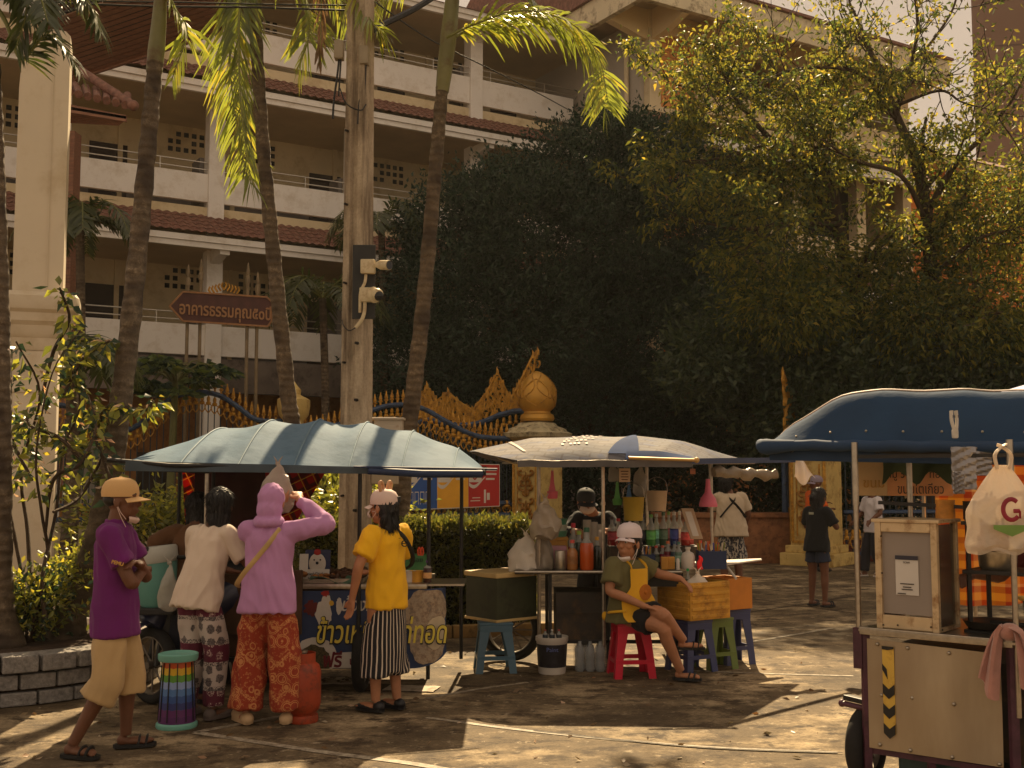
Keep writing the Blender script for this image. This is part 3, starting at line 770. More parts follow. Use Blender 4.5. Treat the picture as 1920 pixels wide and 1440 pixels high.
# --- dense dark tree behind the gate
def dense_tree(loc,label,blobs,nleaf,size=.16,trunk=None,seed=1,mats=None):
    T=thing('dense_tree',loc,label,'tree','dense dark trees behind the gate'); base_=V(loc)
    b=MB(); b.tube([base_,base_+V((.1,0,1.6)),base_+V((0,.1,3.5)),base_+V((.2,0,6))],[.3,.24,.2,.1],10,sm=4)
    rr=random.Random(seed)
    for c,r in blobs: b.tube([base_+V((0,0,2.2)),base_.lerp(V(c),.55)+V((0,0,1.2)),V(c)],[.14,.09,.03],6,sm=4)
    b.build('trunk',bark,T)
    vol=[r[0]*r[1]+r[1]*r[2]+r[0]*r[2] for _,r in blobs]; tot=sum(vol); PP=[];AA=[]
    for (c,r),v in zip(blobs,vol):
        n=int(nleaf*v/tot)//14; cl,dd=inell(n,c,r,.78); nz=np.array([noise.noise(V(x)*1.15)+.5*noise.noise(V(x)*2.7) for x in cl]); cl=cl+dd*nz[:,None]*.5; kk=nz>-.28+.12*rng.normal(size=len(nz)); cl=cl[kk]; dd=dd[kk]
        for k in range(14):
            PP.append(cl+rng.normal(size=cl.shape)*.15); AA.append(dd*.8+rng.normal(size=cl.shape)*.7+np.array([0,0,.15]))
    PP=np.concatenate(PP); AA=np.concatenate(AA); ok=PP[:,2]>.4; PP=PP[ok]; AA=AA[ok]
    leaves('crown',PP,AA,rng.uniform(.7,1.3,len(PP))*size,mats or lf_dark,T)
    return T
def bl(px,py,Y,rx,ry=None,rz=None): 
    p=P(px,py,Y); return ((p.x,p.y,p.z),(rx,ry or rx,rz or rx))
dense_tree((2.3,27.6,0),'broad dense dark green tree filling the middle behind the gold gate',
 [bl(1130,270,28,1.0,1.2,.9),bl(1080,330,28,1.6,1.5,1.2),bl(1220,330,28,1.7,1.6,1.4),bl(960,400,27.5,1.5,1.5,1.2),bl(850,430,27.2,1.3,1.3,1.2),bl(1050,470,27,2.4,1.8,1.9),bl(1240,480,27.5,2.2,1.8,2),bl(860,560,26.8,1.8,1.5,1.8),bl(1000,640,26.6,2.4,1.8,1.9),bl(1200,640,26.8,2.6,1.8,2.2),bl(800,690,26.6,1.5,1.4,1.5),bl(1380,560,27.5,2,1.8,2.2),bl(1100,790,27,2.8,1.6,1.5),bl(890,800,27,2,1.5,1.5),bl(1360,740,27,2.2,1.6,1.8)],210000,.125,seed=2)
# dark undergrowth that closes the gateway
dense_tree((5.2,30.5,0),'dark mass of lower branches deep in the shaded gateway',
 [bl(1000,930,29,1.6,1,2),bl(1180,900,30,2.2,1.2,2.2),bl(1330,900,30,2.2,1.2,2.2),bl(1480,850,29,2.4,1.3,2.4),bl(1620,860,28,2.4,1.3,2.4),bl(1800,860,28,2.6,1.3,2.4)],26000,.2,seed=5)
# --- big open tree at the right, leaves glowing against the light
def open_tree(loc,label,limbs,nleaf,seed,size=.15,extra=(),group='open leafy trees at the right',zfade=7.7,thin=.3):
    T=thing('leafy_tree',loc,label,'tree',group); rr=random.Random(seed); b=MB(); tips=[]
    for pts,r0,r1 in limbs:
        pts=[V(q) for q in pts]; n=len(pts)
        b.tube(pts,[r0+(r1-r0)*i/(n-1) for i in range(n)],9,sm=5)
        path=catmull(pts,5); st=max(2,len(path)//3)
        for i in range(st,len(path)-1,2):
            d=(path[i+1]-path[i-1]).normalized(); ax=V((rr.gauss(0,1),rr.gauss(0,.8),rr.gauss(0,.7)+.2)).normalized()
            branch(b,path[i],(d*.35+ax).normalized(),rr.uniform(.9,1.7),max(.014,(r0+(r1-r0)*i/len(path))*.4),1,tips,rr)
        branch(b,path[-1],path[-1]-path[-2],1.2,r1,1,tips,rr)
    b.build('trunk',bark,T)
    PP=[];AA=[]
    per=max(1,nleaf//max(1,len(tips)))
    for pts,d in tips:
        m=len(pts)
        i=rng.integers(1,m,per); base_=np.array([tuple(p) for p in pts])[i]
        i=np.maximum(i,rng.integers(1,m,per)); base_=np.array([tuple(p) for p in pts])[i]; jit=rng.normal(size=(per,3))*np.array([.13,.13,.1])
        PP.append(base_+jit); AA.append(jit*2.2+np.array([0,0,-.25])+rng.normal(size=(per,3))*.5)
    for c,r,n in extra:
        q,dd=inell(n,c,r,.35); PP.append(q); AA.append(dd+np.array([0,0,-.4])+rng.normal(size=q.shape)*.7)
    PP=np.concatenate(PP); AA=np.concatenate(AA); kp=rng.random(len(PP))<np.clip(1.15-(PP[:,2]-zfade)/3.2,thin,1); PP=PP[kp]; AA=AA[kp]
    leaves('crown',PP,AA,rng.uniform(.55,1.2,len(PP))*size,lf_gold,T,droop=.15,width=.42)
    return T
yt=23.5
def q(px,py,dy=0): return P(px,py,yt+dy)
base1=V((q(1745,890).x,yt,0)); base2=V((q(1640,890,.8).x,yt+.8,0))
open_tree(base1,'tall open leafy tree with forked dark limbs glowing yellow against the light at right',
 [([base1,q(1750,740),q(1748,560),q(1738,400)],.2,.13),([q(1738,400),q(1715,300),q(1680,215),q(1655,150,.3)],.13,.06),([q(1655,150,.3),q(1630,90,.5),q(1600,20,.7)],.06,.03),([q(1680,215),q(1700,150),q(1720,60),q(1715,-20)],.05,.03),
  ([q(1738,400),q(1790,310,-.5),q(1850,250,-.8),q(1885,205,-1)],.08,.03),([q(1655,165),q(1590,130,-.6),q(1490,130,-.9),q(1420,160,-1)],.05,.02),([q(1675,200),q(1760,170,-.6),q(1800,190,-.8)],.04,.02),([q(1738,420),q(1690,330,-.9),q(1600,300,-1.2),q(1540,260,-1.5)],.06,.02),([q(1745,520),q(1830,450,-1),q(1900,430,-1.4)],.06,.02),([q(1660,160),q(1720,110,.4),q(1780,30,.6),q(1800,-30,.6)],.04,.02)],
 15500,21,.15,extra=[(tuple(q(1820,440,-.3)),(1.5,1.2,1.0),1300),(tuple(q(1850,580,-.3)),(1.6,1.3,1.5),4200),(tuple(q(1860,400,-.4)),(1.2,1.1,1.2),2600),(tuple(q(1740,600,-.6)),(1.6,1.1,1.0),2600),(tuple(q(1700,520,.2)),(1.7,1.2,1.1),1700)])
open_tree(base2,'spreading leafy tree with a bent dark limb, left of the tall open tree',
 [([base2,q(1640,700,.8),q(1590,520,.6),q(1565,380,.4)],.2,.13),([q(1565,380,.4),q(1525,310,.2),q(1450,265,0),q(1395,205,-.3)],.11,.04),([q(1560,370,.4),q(1530,285,.2),q(1570,240,0)],.06,.025),([q(1395,205,-.3),q(1360,180,-.4),q(1310,170,-.5)],.04,.02),([q(1450,265),q(1380,290,-.5),q(1330,300,-.8)],.04,.02),([q(1575,420,.4),q(1480,420,-.5),q(1390,430,-1),q(1330,420,-1.2)],.06,.02),([q(1545,330,.4),q(1500,210,.2),q(1450,130,.2)],.05,.02)],
 14500,33,.15,extra=[(tuple(q(1450,350,-.3)),(1.4,1.2,.9),1300),(tuple(q(1540,300,.2)),(1.4,1.2,.9),1000),(tuple(q(1470,490,-.2)),(1.7,1.3,1.4),2800),(tuple(q(1620,570,.3)),(1.9,1.3,1.4),4600),(tuple(q(1480,580,-.8)),(1.5,1.0,.9),2400)],zfade=9.0,thin=.55)
dense_tree((6.8,25.5,0),'dark drooping tree mass under the open trees at right',
 [bl(1400,640,24.5,1.2,1.2,1.1),bl(1345,660,24,1.0,1,.9),bl(1500,700,24.2,1.9,1.4,1.2),bl(1640,730,24.2,1.9,1.4,1.3),bl(1780,720,24.2,2.0,1.4,1.3),bl(1890,710,24,1.6,1.4,1.4),bl(1560,760,24,2.2,1.4,1.4),bl(1760,780,24,2.4,1.4,1.4),bl(1900,780,24,1.8,1.4,1.6)],64000,.17,seed=9,
 mats=[leafmat('leaf_mid_a',(.028,.046,.024),(.022,.04,.01)),leafmat('leaf_mid_b',(.048,.068,.032),(.038,.058,.014))])
# --- palms
m,t,p=base('palm_trunk'); o=t.obj(); z=t.sep(o)[2]
wv=t.math('SINE',t.math('ADD',t.math('MULTIPLY',z,70),t.math('MULTIPLY',t.noise(o,6,3),7)))
n1=t.noise(o,14,6,.75); n2=t.noise(o,3.5,4,.6)
c=t.ramp(n1,[(.32,S(66,55,42)),(.55,S(108,92,72)),(.72,S(160,142,116))])
c=t.mix(t.ramp(n2,[(.5,(0,0,0)),(.62,(1,1,1))]),c,S(62,50,38)); c=t.mix(t.ramp(wv,[(.0,(.3,.3,.3)),(.3,(0,0,0))]),c,S(70,56,42))
t.link(c,p.inputs['Base Color']); p.inputs['Roughness'].default_value=.85; bump(t,p,t.math('ADD',wv,t.math('MULTIPLY',n1,3)),.6,.012); ptrunk=m
pshaft=mat('crownshaft',S(120,116,74),.5,.2,3,dirt=(S(96,76,46),4))
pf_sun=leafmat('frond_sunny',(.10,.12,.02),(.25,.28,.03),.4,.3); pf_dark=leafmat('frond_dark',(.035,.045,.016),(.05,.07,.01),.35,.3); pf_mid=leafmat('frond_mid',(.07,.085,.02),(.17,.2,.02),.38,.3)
rach=mat('rachis',S(120,122,60),.5,.15,4); pf_dead=leafmat('frond_dead',(.16,.1,.05),(.12,.07,.03),.7,.3)
def frond(T,ctrl,mats,L_=.5,n=46,spread=1.0,grav=.55,w=.036,r0=.022,seed=0,start=.12):
    pts=catmull([V(q_) for q_ in ctrl],10); rr=random.Random(seed); m_=len(pts)
    b=MB(); b.tube(pts,[r0*(1-.85*i/m_) for i in range(m_)],6)
    fr=frames(pts); g=V((0,0,-1))
    b2=MB()
    for i in range(n):
        f=start+(1-start)*(i+.5)/n; k=f*(m_-1); j=min(m_-2,int(k)); c=pts[j].lerp(pts[j+1],k-j); T_=(pts[min(m_-1,j+1)]-pts[j]).normalized()
        sd=T_.cross(V((0,0,1)))
        if sd.length<.2: sd=fr[j][1]
        sd.normalize()
        ll=L_*(1-.55*abs(f-.4)**1.3*1.6)*rr.uniform(.85,1.1)*(.5 if f<.18 else 1)
        for s in (-1,1):
            d=(sd*s*spread*rr.uniform(.8,1.1)+T_*rr.uniform(.55,.95)+V((rr.gauss(0,.12),rr.gauss(0,.12),rr.gauss(.1,.18)))).normalized()
            p0=c.copy(); dd=d.copy(); nrm=dd.cross(T_).normalized() if dd.cross(T_).length>.05 else V((0,0,1)); wd=(nrm.cross(dd)).normalized()
            prev=[b2.bm.verts.new(p0-wd*w*.15),b2.bm.verts.new(p0+wd*w*.15)]
            for q_,ww in ((.3,1),(.65,.85),(1.0,.06)):
                dd=(dd+g*grav*.45*rr.uniform(.6,1.3)).normalized(); p0=p0+dd*ll*.34
                cur=[b2.bm.verts.new(p0-wd*w*.5*ww),b2.bm.verts.new(p0+wd*w*.5*ww)]
                b2._f([prev[0],prev[1],cur[1],cur[0]]); prev=cur
    o=b2.build('frond',mats,T,smooth=0); b.build('rachis',rach,o)
    return o
def palm(name,base_,top,mids,r0,r1,label,fronds,shaft=None,group='palms behind the food stalls'):
    T=thing(name,base_,label,'palm',group); pts=[V(base_)]+[V(x) for x in mids]+[V(top)]; b=MB()
    path=catmull(pts,12); m_=len(path)
    rs=[r0*(1.25-.25*min(1,i/(m_*.08)))*(1-i/m_)+r1*(i/m_)+.006*math.sin(i*1.9) for i in range(m_)]
    rs=[r*(1+.9*math.exp(-i/(m_*.05))) for i,r in enumerate(rs)]; b.tube(path,rs,14); b.build('trunk',ptrunk,T)
    if shaft:
        b=MB(); b.tube([V(x) for x in shaft[0]],shaft[1],12,sm=4); b.build('crownshaft',pshaft,T)
    for k,f in enumerate(fronds): frond(T,seed=k+int(abs(top[0])*10),**f)
    return T
ya=9.6
def A(px,py,Y=9.6): return P(px,py,Y)
pb=V((A(118,1240).x,9.55,.38))
crA=A(300,-40,10.2)
palm('palm_tree',pb,A(291,118,10.1),[A(160,1080,9.6),A(205,900,9.7),A(243,620,9.8),A(272,330,10)],.115,.068,'leaning palm rising from the round brick planter behind the man in purple',
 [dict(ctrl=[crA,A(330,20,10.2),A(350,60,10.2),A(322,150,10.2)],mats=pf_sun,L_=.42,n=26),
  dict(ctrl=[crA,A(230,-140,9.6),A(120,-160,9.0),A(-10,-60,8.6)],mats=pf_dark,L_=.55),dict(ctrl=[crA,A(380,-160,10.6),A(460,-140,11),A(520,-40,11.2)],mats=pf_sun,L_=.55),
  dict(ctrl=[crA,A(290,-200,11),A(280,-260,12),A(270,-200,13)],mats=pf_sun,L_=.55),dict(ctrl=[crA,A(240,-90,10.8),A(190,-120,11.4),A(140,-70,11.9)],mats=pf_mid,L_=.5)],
 shaft=([A(289,135,10.1),A(293,95,10.15),A(299,30,10.2),A(304,-50,10.2)],[.072,.078,.066,.05]))
yb=13.2
def Bp(px,py,Y=13.2): return P(px,py,Y)
b0=V((Bp(566,1100).x,13.2,0)); crB=Bp(474,-60)
palm('palm_tree',b0,Bp(478,30),[Bp(550,830),Bp(540,740),Bp(515,500),Bp(492,260)],.105,.072,'second palm trunk with a big drooping sunlit frond on its left',
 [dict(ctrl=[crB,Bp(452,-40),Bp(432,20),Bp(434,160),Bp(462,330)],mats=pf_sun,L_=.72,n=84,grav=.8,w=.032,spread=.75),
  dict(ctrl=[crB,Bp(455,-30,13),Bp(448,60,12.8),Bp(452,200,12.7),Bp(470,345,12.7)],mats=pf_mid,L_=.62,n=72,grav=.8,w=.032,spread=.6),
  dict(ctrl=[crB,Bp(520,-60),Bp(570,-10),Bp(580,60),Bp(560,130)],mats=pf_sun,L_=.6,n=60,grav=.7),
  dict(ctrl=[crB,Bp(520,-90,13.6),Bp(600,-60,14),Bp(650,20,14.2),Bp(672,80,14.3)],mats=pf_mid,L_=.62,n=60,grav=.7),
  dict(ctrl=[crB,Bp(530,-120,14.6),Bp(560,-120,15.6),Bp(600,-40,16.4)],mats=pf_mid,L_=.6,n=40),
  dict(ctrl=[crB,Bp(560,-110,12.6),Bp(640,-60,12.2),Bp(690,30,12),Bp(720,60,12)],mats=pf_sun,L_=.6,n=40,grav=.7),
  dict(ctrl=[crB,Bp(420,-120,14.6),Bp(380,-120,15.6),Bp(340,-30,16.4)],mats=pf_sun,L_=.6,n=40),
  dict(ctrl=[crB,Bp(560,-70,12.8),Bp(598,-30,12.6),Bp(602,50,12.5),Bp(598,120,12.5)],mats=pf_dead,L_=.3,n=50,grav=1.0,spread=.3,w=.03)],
 shaft=([Bp(479,60),Bp(477,20),Bp(475,-60)],[.078,.09,.07]))
def Cp(px,py,Y=13.6): return P(px,py,Y)
c0=V((Cp(742,1120).x,13.6,0)); crC=Cp(850,-30)
palm('palm_tree',c0,Cp(829,165),[Cp(755,900),Cp(772,760),Cp(795,560),Cp(815,330)],.115,.076,'third palm with bare curved trunk and one long frond arching over to the right',
 [dict(ctrl=[Cp(838,80),Cp(880,55),Cp(960,32),Cp(1050,42),Cp(1110,110),Cp(1135,210)],mats=[pf_mid],L_=.62,n=96,grav=.65,w=.032),
  dict(ctrl=[Cp(838,70,13.3),Cp(890,45,13.1),Cp(975,20,13),Cp(1065,40,12.9),Cp(1120,100,12.9),Cp(1140,190,12.9)],mats=[pf_sun],L_=.55,n=72,grav=.5,w=.036),
  dict(ctrl=[crC,Cp(900,-60,13.4),Cp(960,-40,13.2),Cp(1010,10,13.1)],mats=[pf_dark],L_=.5,n=40),
  dict(ctrl=[crC,Cp(800,-60),Cp(740,-30),Cp(690,40),Cp(668,85)],mats=[pf_sun],L_=.5,n=60,grav=.7),
  dict(ctrl=[crC,Cp(860,-160,14.2),Cp(900,-200,15),Cp(960,-160,15.8)],mats=[pf_mid],L_=.55,n=40),
  dict(ctrl=[crC,Cp(800,-160,14.6),Cp(740,-160,15.4),Cp(700,-80,16)],mats=[pf_mid],L_=.55,n=40)],
 shaft=([Cp(829,172),Cp(834,130),Cp(842,60),Cp(852,-40)],[.082,.095,.1,.08]))
# far-left trunk, mostly outside the frame, its dark fronds fill the top-left corner
def Dp(px,py,Y=8.9): return P(px,py,Y)
d0=V((Dp(-12,1200,8.9).x,9.0,.36)); crD=Dp(-30,-20)
palm('palm_tree',d0,Dp(-14,120),[Dp(2,900),Dp(0,600),Dp(-8,300)],.09,.06,'palm at the left picture edge with dark fronds over the cream column',
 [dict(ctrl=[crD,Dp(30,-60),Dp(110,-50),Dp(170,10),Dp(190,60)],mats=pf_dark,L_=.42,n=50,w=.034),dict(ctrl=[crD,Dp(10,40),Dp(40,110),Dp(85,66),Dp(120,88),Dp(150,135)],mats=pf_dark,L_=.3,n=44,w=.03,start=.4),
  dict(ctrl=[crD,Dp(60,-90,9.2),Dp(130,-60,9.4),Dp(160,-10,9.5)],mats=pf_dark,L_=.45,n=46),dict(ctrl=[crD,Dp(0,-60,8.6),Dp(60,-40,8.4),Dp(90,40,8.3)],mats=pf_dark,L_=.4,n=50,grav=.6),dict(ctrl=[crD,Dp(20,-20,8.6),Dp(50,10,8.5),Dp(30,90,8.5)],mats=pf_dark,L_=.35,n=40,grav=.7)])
# low feather palms behind the fence
def low_palm(px,py,Y,n,L_,lab,seed,mats,rise=.5,trunk=True,ll=.42):
    rr=random.Random(seed); c=P(px,py,Y); T=thing('feather_palm',(c.x,c.y,0),lab,'palm','low palms by the building')
    b=MB(); b.tube([V((c.x,c.y,0)),V((c.x+.1,c.y,c.z*.5)),c],[.12,.09,.08],8,sm=4); b.build('trunk',ptrunk,T)
    for k in range(n):
        a=2*PI*k/n+rr.uniform(-.3,.3); up=rr.uniform(.1,1)*rise; h=V((math.cos(a),math.sin(a),0))
        frond(T,[c,c+h*L_*.35+V((0,0,up*L_*.8)),c+h*L_*.75+V((0,0,up*L_*.6-.1*L_)),c+h*L_*1.0+V((0,0,-.35*L_+up*L_*.2))],mats,L_=ll,n=34,seed=k+seed,grav=.5,w=.05,r0=.018)
low_palm(150,420,20.5,12,1.15,'dark bushy palm beside the cream gate column under the pavilion roof',4,pf_dark)
low_palm(605,560,25,11,1.5,'dark palm in the corridor shade between second trunk and concrete pole',6,pf_dark,ll=.6)
low_palm(715,420,27,10,1.3,'dark palm crown poking out left of the dense tree',8,pf_dark,ll=.55)
low_palm(130,665,17.5,10,1.1,'small shaded palm with thin fronds beside the gate column',10,pf_dark,ll=.5)
# papaya-like plant behind the fence
c=P(330,690,20.6); T=thing('papaya_plant',(c.x,c.y,0),'green papaya plant with wide lobed leaves behind the arched fence','plant')
b=MB(); b.tube([V((c.x-.1,c.y,0)),c-V((0,0,.25))],[.08,.06],8)
rr=random.Random(3); LP=[];LA=[];LS=[]
for k in range(16):
    a=rr.uniform(0,2*PI); e=c+V((math.cos(a)*rr.uniform(.35,1.05),math.sin(a)*.6,rr.uniform(-.45,.32)))
    b.tube([c-V((0,0,.3)),c.lerp(e,.5)+V((0,0,.08)),e],[.02,.015,.01],5,sm=3)
    for j in range(30):
        aa=-PI*.75+1.5*PI*j/29; dr=V((math.cos(a+aa),math.sin(a+aa)*.9,-.25)); 
        for st in (.0,.14,.26): LP.append(e+dr*st); LA.append(dr+V((rr.gauss(0,.3),rr.gauss(0,.3),rr.gauss(0,.2)))); LS.append(rr.uniform(.16,.28))
b.build('stem',mat('green_stem',S(96,96,52),.6),T)
leaves('foliage',np.array([tuple(x) for x in LP]),np.array([tuple(x) for x in LA]),np.array(LS),[leafmat('papaya_leaf',(.07,.10,.03),(.08,.11,.02)),lf_dark[1]],T)
# hedge
def hedge(name,x0,x1,y0,y1,h,n,label,mats,size=.07,cat='hedge',org=None):
    H=thing(name,((x0+x1)/2,(y0+y1)/2,0),label,cat)
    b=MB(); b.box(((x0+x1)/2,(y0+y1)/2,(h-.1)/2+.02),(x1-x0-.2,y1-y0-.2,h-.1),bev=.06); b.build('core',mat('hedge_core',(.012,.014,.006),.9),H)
    A_=[((x1-x0)*(y1-y0),0),((x1-x0)*h,1),((y1-y0)*h,2),((y1-y0)*h,3)]; tot=sum(a for a,_ in A_); PP=[];AA=[]
    for a,f in A_:
        m_=int(n*a/tot*(1.6 if f==0 else 1)); u=rng.random((m_,2)); j=rng.normal(size=m_)*.035
        if f==0: q_=np.stack([x0+(x1-x0)*u[:,0],y0+(y1-y0)*u[:,1],h+j+.02*np.sin(u[:,0]*40)],1); nn=(0,0,1)
        elif f==1: q_=np.stack([x0+(x1-x0)*u[:,0],y0+j,h*u[:,1]],1); nn=(0,-1,.3)
        elif f==2: q_=np.stack([x1+j,y0+(y1-y0)*u[:,0],h*u[:,1]],1); nn=(1,0,.3)
        else: q_=np.stack([x0+j,y0+(y1-y0)*u[:,0],h*u[:,1]],1); nn=(-1,0,.3)
        PP.append(q_); AA.append(rng.normal(size=q_.shape)*.6+np.array(nn))
    PP=np.concatenate(PP); leaves('foliage',PP,np.concatenate(AA),rng.uniform(.7,1.3,len(PP))*size,mats,H)
    return H
lf_hedge=[leafmat('hedge_a',(.085,.09,.022),(.11,.11,.015),.35),leafmat('hedge_b',(.05,.055,.016),(.06,.065,.01),.35)]
hx0=P(560,1000,12.6).x; hx1=P(988,1000,12.6).x
hedge('hedge',hx0,hx1,12.55,13.5,1.14,26000,'clipped dark hedge with sunlit top, behind the gap between two stalls',lf_hedge,.065)
# beds of bushes
def bush(name,c,r,n,label,mats,size=.07,group=None,stems=7,cat='bush'):
    c=V(c); T=thing(name,(c.x,c.y,c.z-r[2]),label,cat,group); rr=random.Random(n); b=MB(); PP=[];AA=[]
    for k in range(stems):
        a=rr.uniform(0,2*PI); e=c+V((math.cos(a)*r[0]*rr.uniform(.3,.9),math.sin(a)*r[1]*rr.uniform(.3,.9),r[2]*rr.uniform(.1,.9)))
        b.tube([c-V((0,0,r[2])),c.lerp(e,.4)-V((0,0,r[2]*.3)),e],[.016,.012,.005],5,sm=3)
        m_=n//stems; f=rng.random((m_,1))*.8+.25; base_=np.array(c-V((0,0,r[2]*.3)))*(1-f)+np.array(e)*f
        j=rng.normal(size=(m_,3))*np.array(r)*.28; PP.append(base_+j); AA.append(j*3+np.array([0,0,.3])+rng.normal(size=(m_,3))*.5)
    b.build('stem',bark,T); PP=np.concatenate(PP)
    leaves('foliage',PP,np.concatenate(AA),rng.uniform(.7,1.4,len(PP))*size,mats,T,droop=.08)
    return T
lf_shrub=[leafmat('shrub_a',(.14,.15,.03),(.30,.30,.03),.4),leafmat('shrub_b',(.06,.07,.02),(.13,.14,.02),.4)]
lf_bud=leafmat('pale_bud',(.5,.36,.26),(.25,.17,.1),.5)
bush('flower_bed',P(300,985,15.5),(1.3,.5,.45),2400,'bed of mixed green plants at the foot of the fence, left of the first stall',lf_shrub,.1,'fence foot bushes',14)
bush('flower_bed',P(612,930,17.5),(.6,.4,.6),1500,'bright green bush behind the fence bars left of the concrete pole',lf_shrub,.11,'fence foot bushes',10)
bush('flower_bed',P(660,960,14.4),(.9,.3,.5),1300,'leafy plants behind the first stall counter',lf_shrub,.09,'fence foot bushes',10)
bush('low_bush',P(150,1085,9.6),(.36,.3,.3),1300,'bright small leaved bush in the planter beside the leaning palm',lf_shrub,.05,'planter bushes')
bush('low_bush',P(55,1150,9.2),(.42,.3,.36),1700,'dark leafed bush in the planter at the left edge',[lf_shrub[1],lf_dark[1],lf_shrub[0]],.06,'planter bushes')
bush('low_bush',P(205,1120,9.9),(.22,.2,.34),800,'sunlit bush right of the leaning palm foot',lf_shrub,.055,'planter bushes')
# tall shrub with big leaves and pale buds
def tallshrub():
    c=V((P(60,1150,9.4).x,9.4,.38)); T=thing('tall_shrub',c,'tall thin shrub with big backlit leaves and pale buds in the planter','shrub'); b=MB(); rr=random.Random(12); PP=[];AA=[];SS=[];B1=[];B2=[]
    def sp(px,py,Y=9.4): return P(px,py,Y)
    stems=[[(60,1170),(52,1000),(40,880),(75,740),(30,640)],[(70,1170),(90,1050),(78,960),(68,850),(98,700),(150,620)],[(85,1160),(80,1080),(105,960),(120,840),(150,760),(130,680)],[(60,1170),(30,1020),(10,900),(20,780),(20,700)],[(85,1000),(100,900),(150,870),(180,800),(165,740)],[(100,960),(140,940),(170,900),(210,810),(190,760)],[(75,760),(100,660),(130,600),(112,540)],[(230,1250),(232,1000),(200,880),(170,800)],[(60,900),(20,820),(5,760)],[(180,810),(205,760),(270,770),(290,745)],[(150,860),(110,820),(60,800),(45,770)],[(120,740),(150,680),(185,650),(205,640)]]
    for k,s in enumerate(stems):
        pts=[sp(x,y,9.4+.35*math.sin(k*2.3+i*.9)) for i,(x,y) in enumerate(s)]
        b.tube(pts,[.022 if k<3 else .013,.016,.013,.01,.007,.006][:len(pts)],6,sm=5)
        path=catmull(pts,8); m_=len(path)
        for i in range(int(m_*(.45 if k<8 else .1)),m_):
            for _ in range(4):
                d=V((rr.gauss(0,1),rr.gauss(0,.8),rr.gauss(-.25,.5))); PP.append(path[i]+d*.035); AA.append(d); SS.append(rr.uniform(.05,.125))
            if rr.random()<.3:
                e=path[i]+V((rr.gauss(0,.05),rr.gauss(0,.05),.02)); B1.append(e); B2.append(V((rr.gauss(0,1),rr.gauss(0,.6),-.4)))
    b.build('stem',bark,T)
    f=lambda L_:np.array([tuple(x) for x in L_])
    leaves('foliage',f(PP),f(AA),np.array(SS),lf_shrub+[lf_dark[1]],T,width=.5,droop=.25); leaves('bud',f(B1),f(B2),np.full(len(B1),.075),lf_bud,T,width=.35)
tallshrub()
# round planter of rough blocks
pc=V((P(-15,890,9.45).x,9.72,0)); PR=1.28
m,t,p=base('rough_block'); o=t.obj(); n1=t.noise(o,26,6,.7); t.link(t.ramp(n1,[(.3,S(112,108,104)),(.7,S(172,166,158))]),p.inputs['Base Color']); p.inputs['Roughness'].default_value=.9; bump(t,p,n1,.9,.03); blk=m
PL=thing('round_planter',pc,'round planter wall of rough grey blocks at left','planter')
b=MB(); H=[(.0,.11),(.12,.24),(.25,.385)]
for r_,(z0,z1) in enumerate(H):
    nb=30
    for k in range(nb):
        a=2*PI*(k+.5*(r_%2))/nb; w_=2*PI*PR/nb-.018; out=PR+(.0 if r_<2 else .02)
        c=pc+V((math.cos(a)*(out-.09),math.sin(a)*(out-.09),(z0+z1)/2)); b.box(c,(.2 if r_<2 else .26,w_,z1-z0-.012),rz=a,bev=.012)
b.build('block_wall',blk,PL,smooth=0)
b=MB(); b.lathe([(PR-.06,.0),(PR-.06,.36),(PR-.2,.385),(.02,.4)],pc,40); b.build('soil',mat('soil',S(66,50,36),.95,.4,9,bmp=.8,bscale=25,bdist=.03),PL)

# fallen leaves on the ground
PP=[];AA=[];rr=random.Random(77)
for k in range(170):
    g_=G(rr.uniform(20,1560),rr.uniform(1200,1436)); PP.append((g_.x,g_.y,.006)); AA.append((rr.gauss(0,1),rr.gauss(0,1),.12))
o=leaves('fallen_leaves',np.array(PP),np.array(AA),rng.uniform(.03,.075,len(PP)),[leafmat('leaf_dry_a',(.16,.10,.05),(.05,.03,.01)),leafmat('leaf_dry_b',(.3,.24,.16),(.05,.04,.02))],None,(0,8,0),fold=.12)
tag(o,'dry leaves and scraps scattered over the concrete','leaves',kind='stuff')
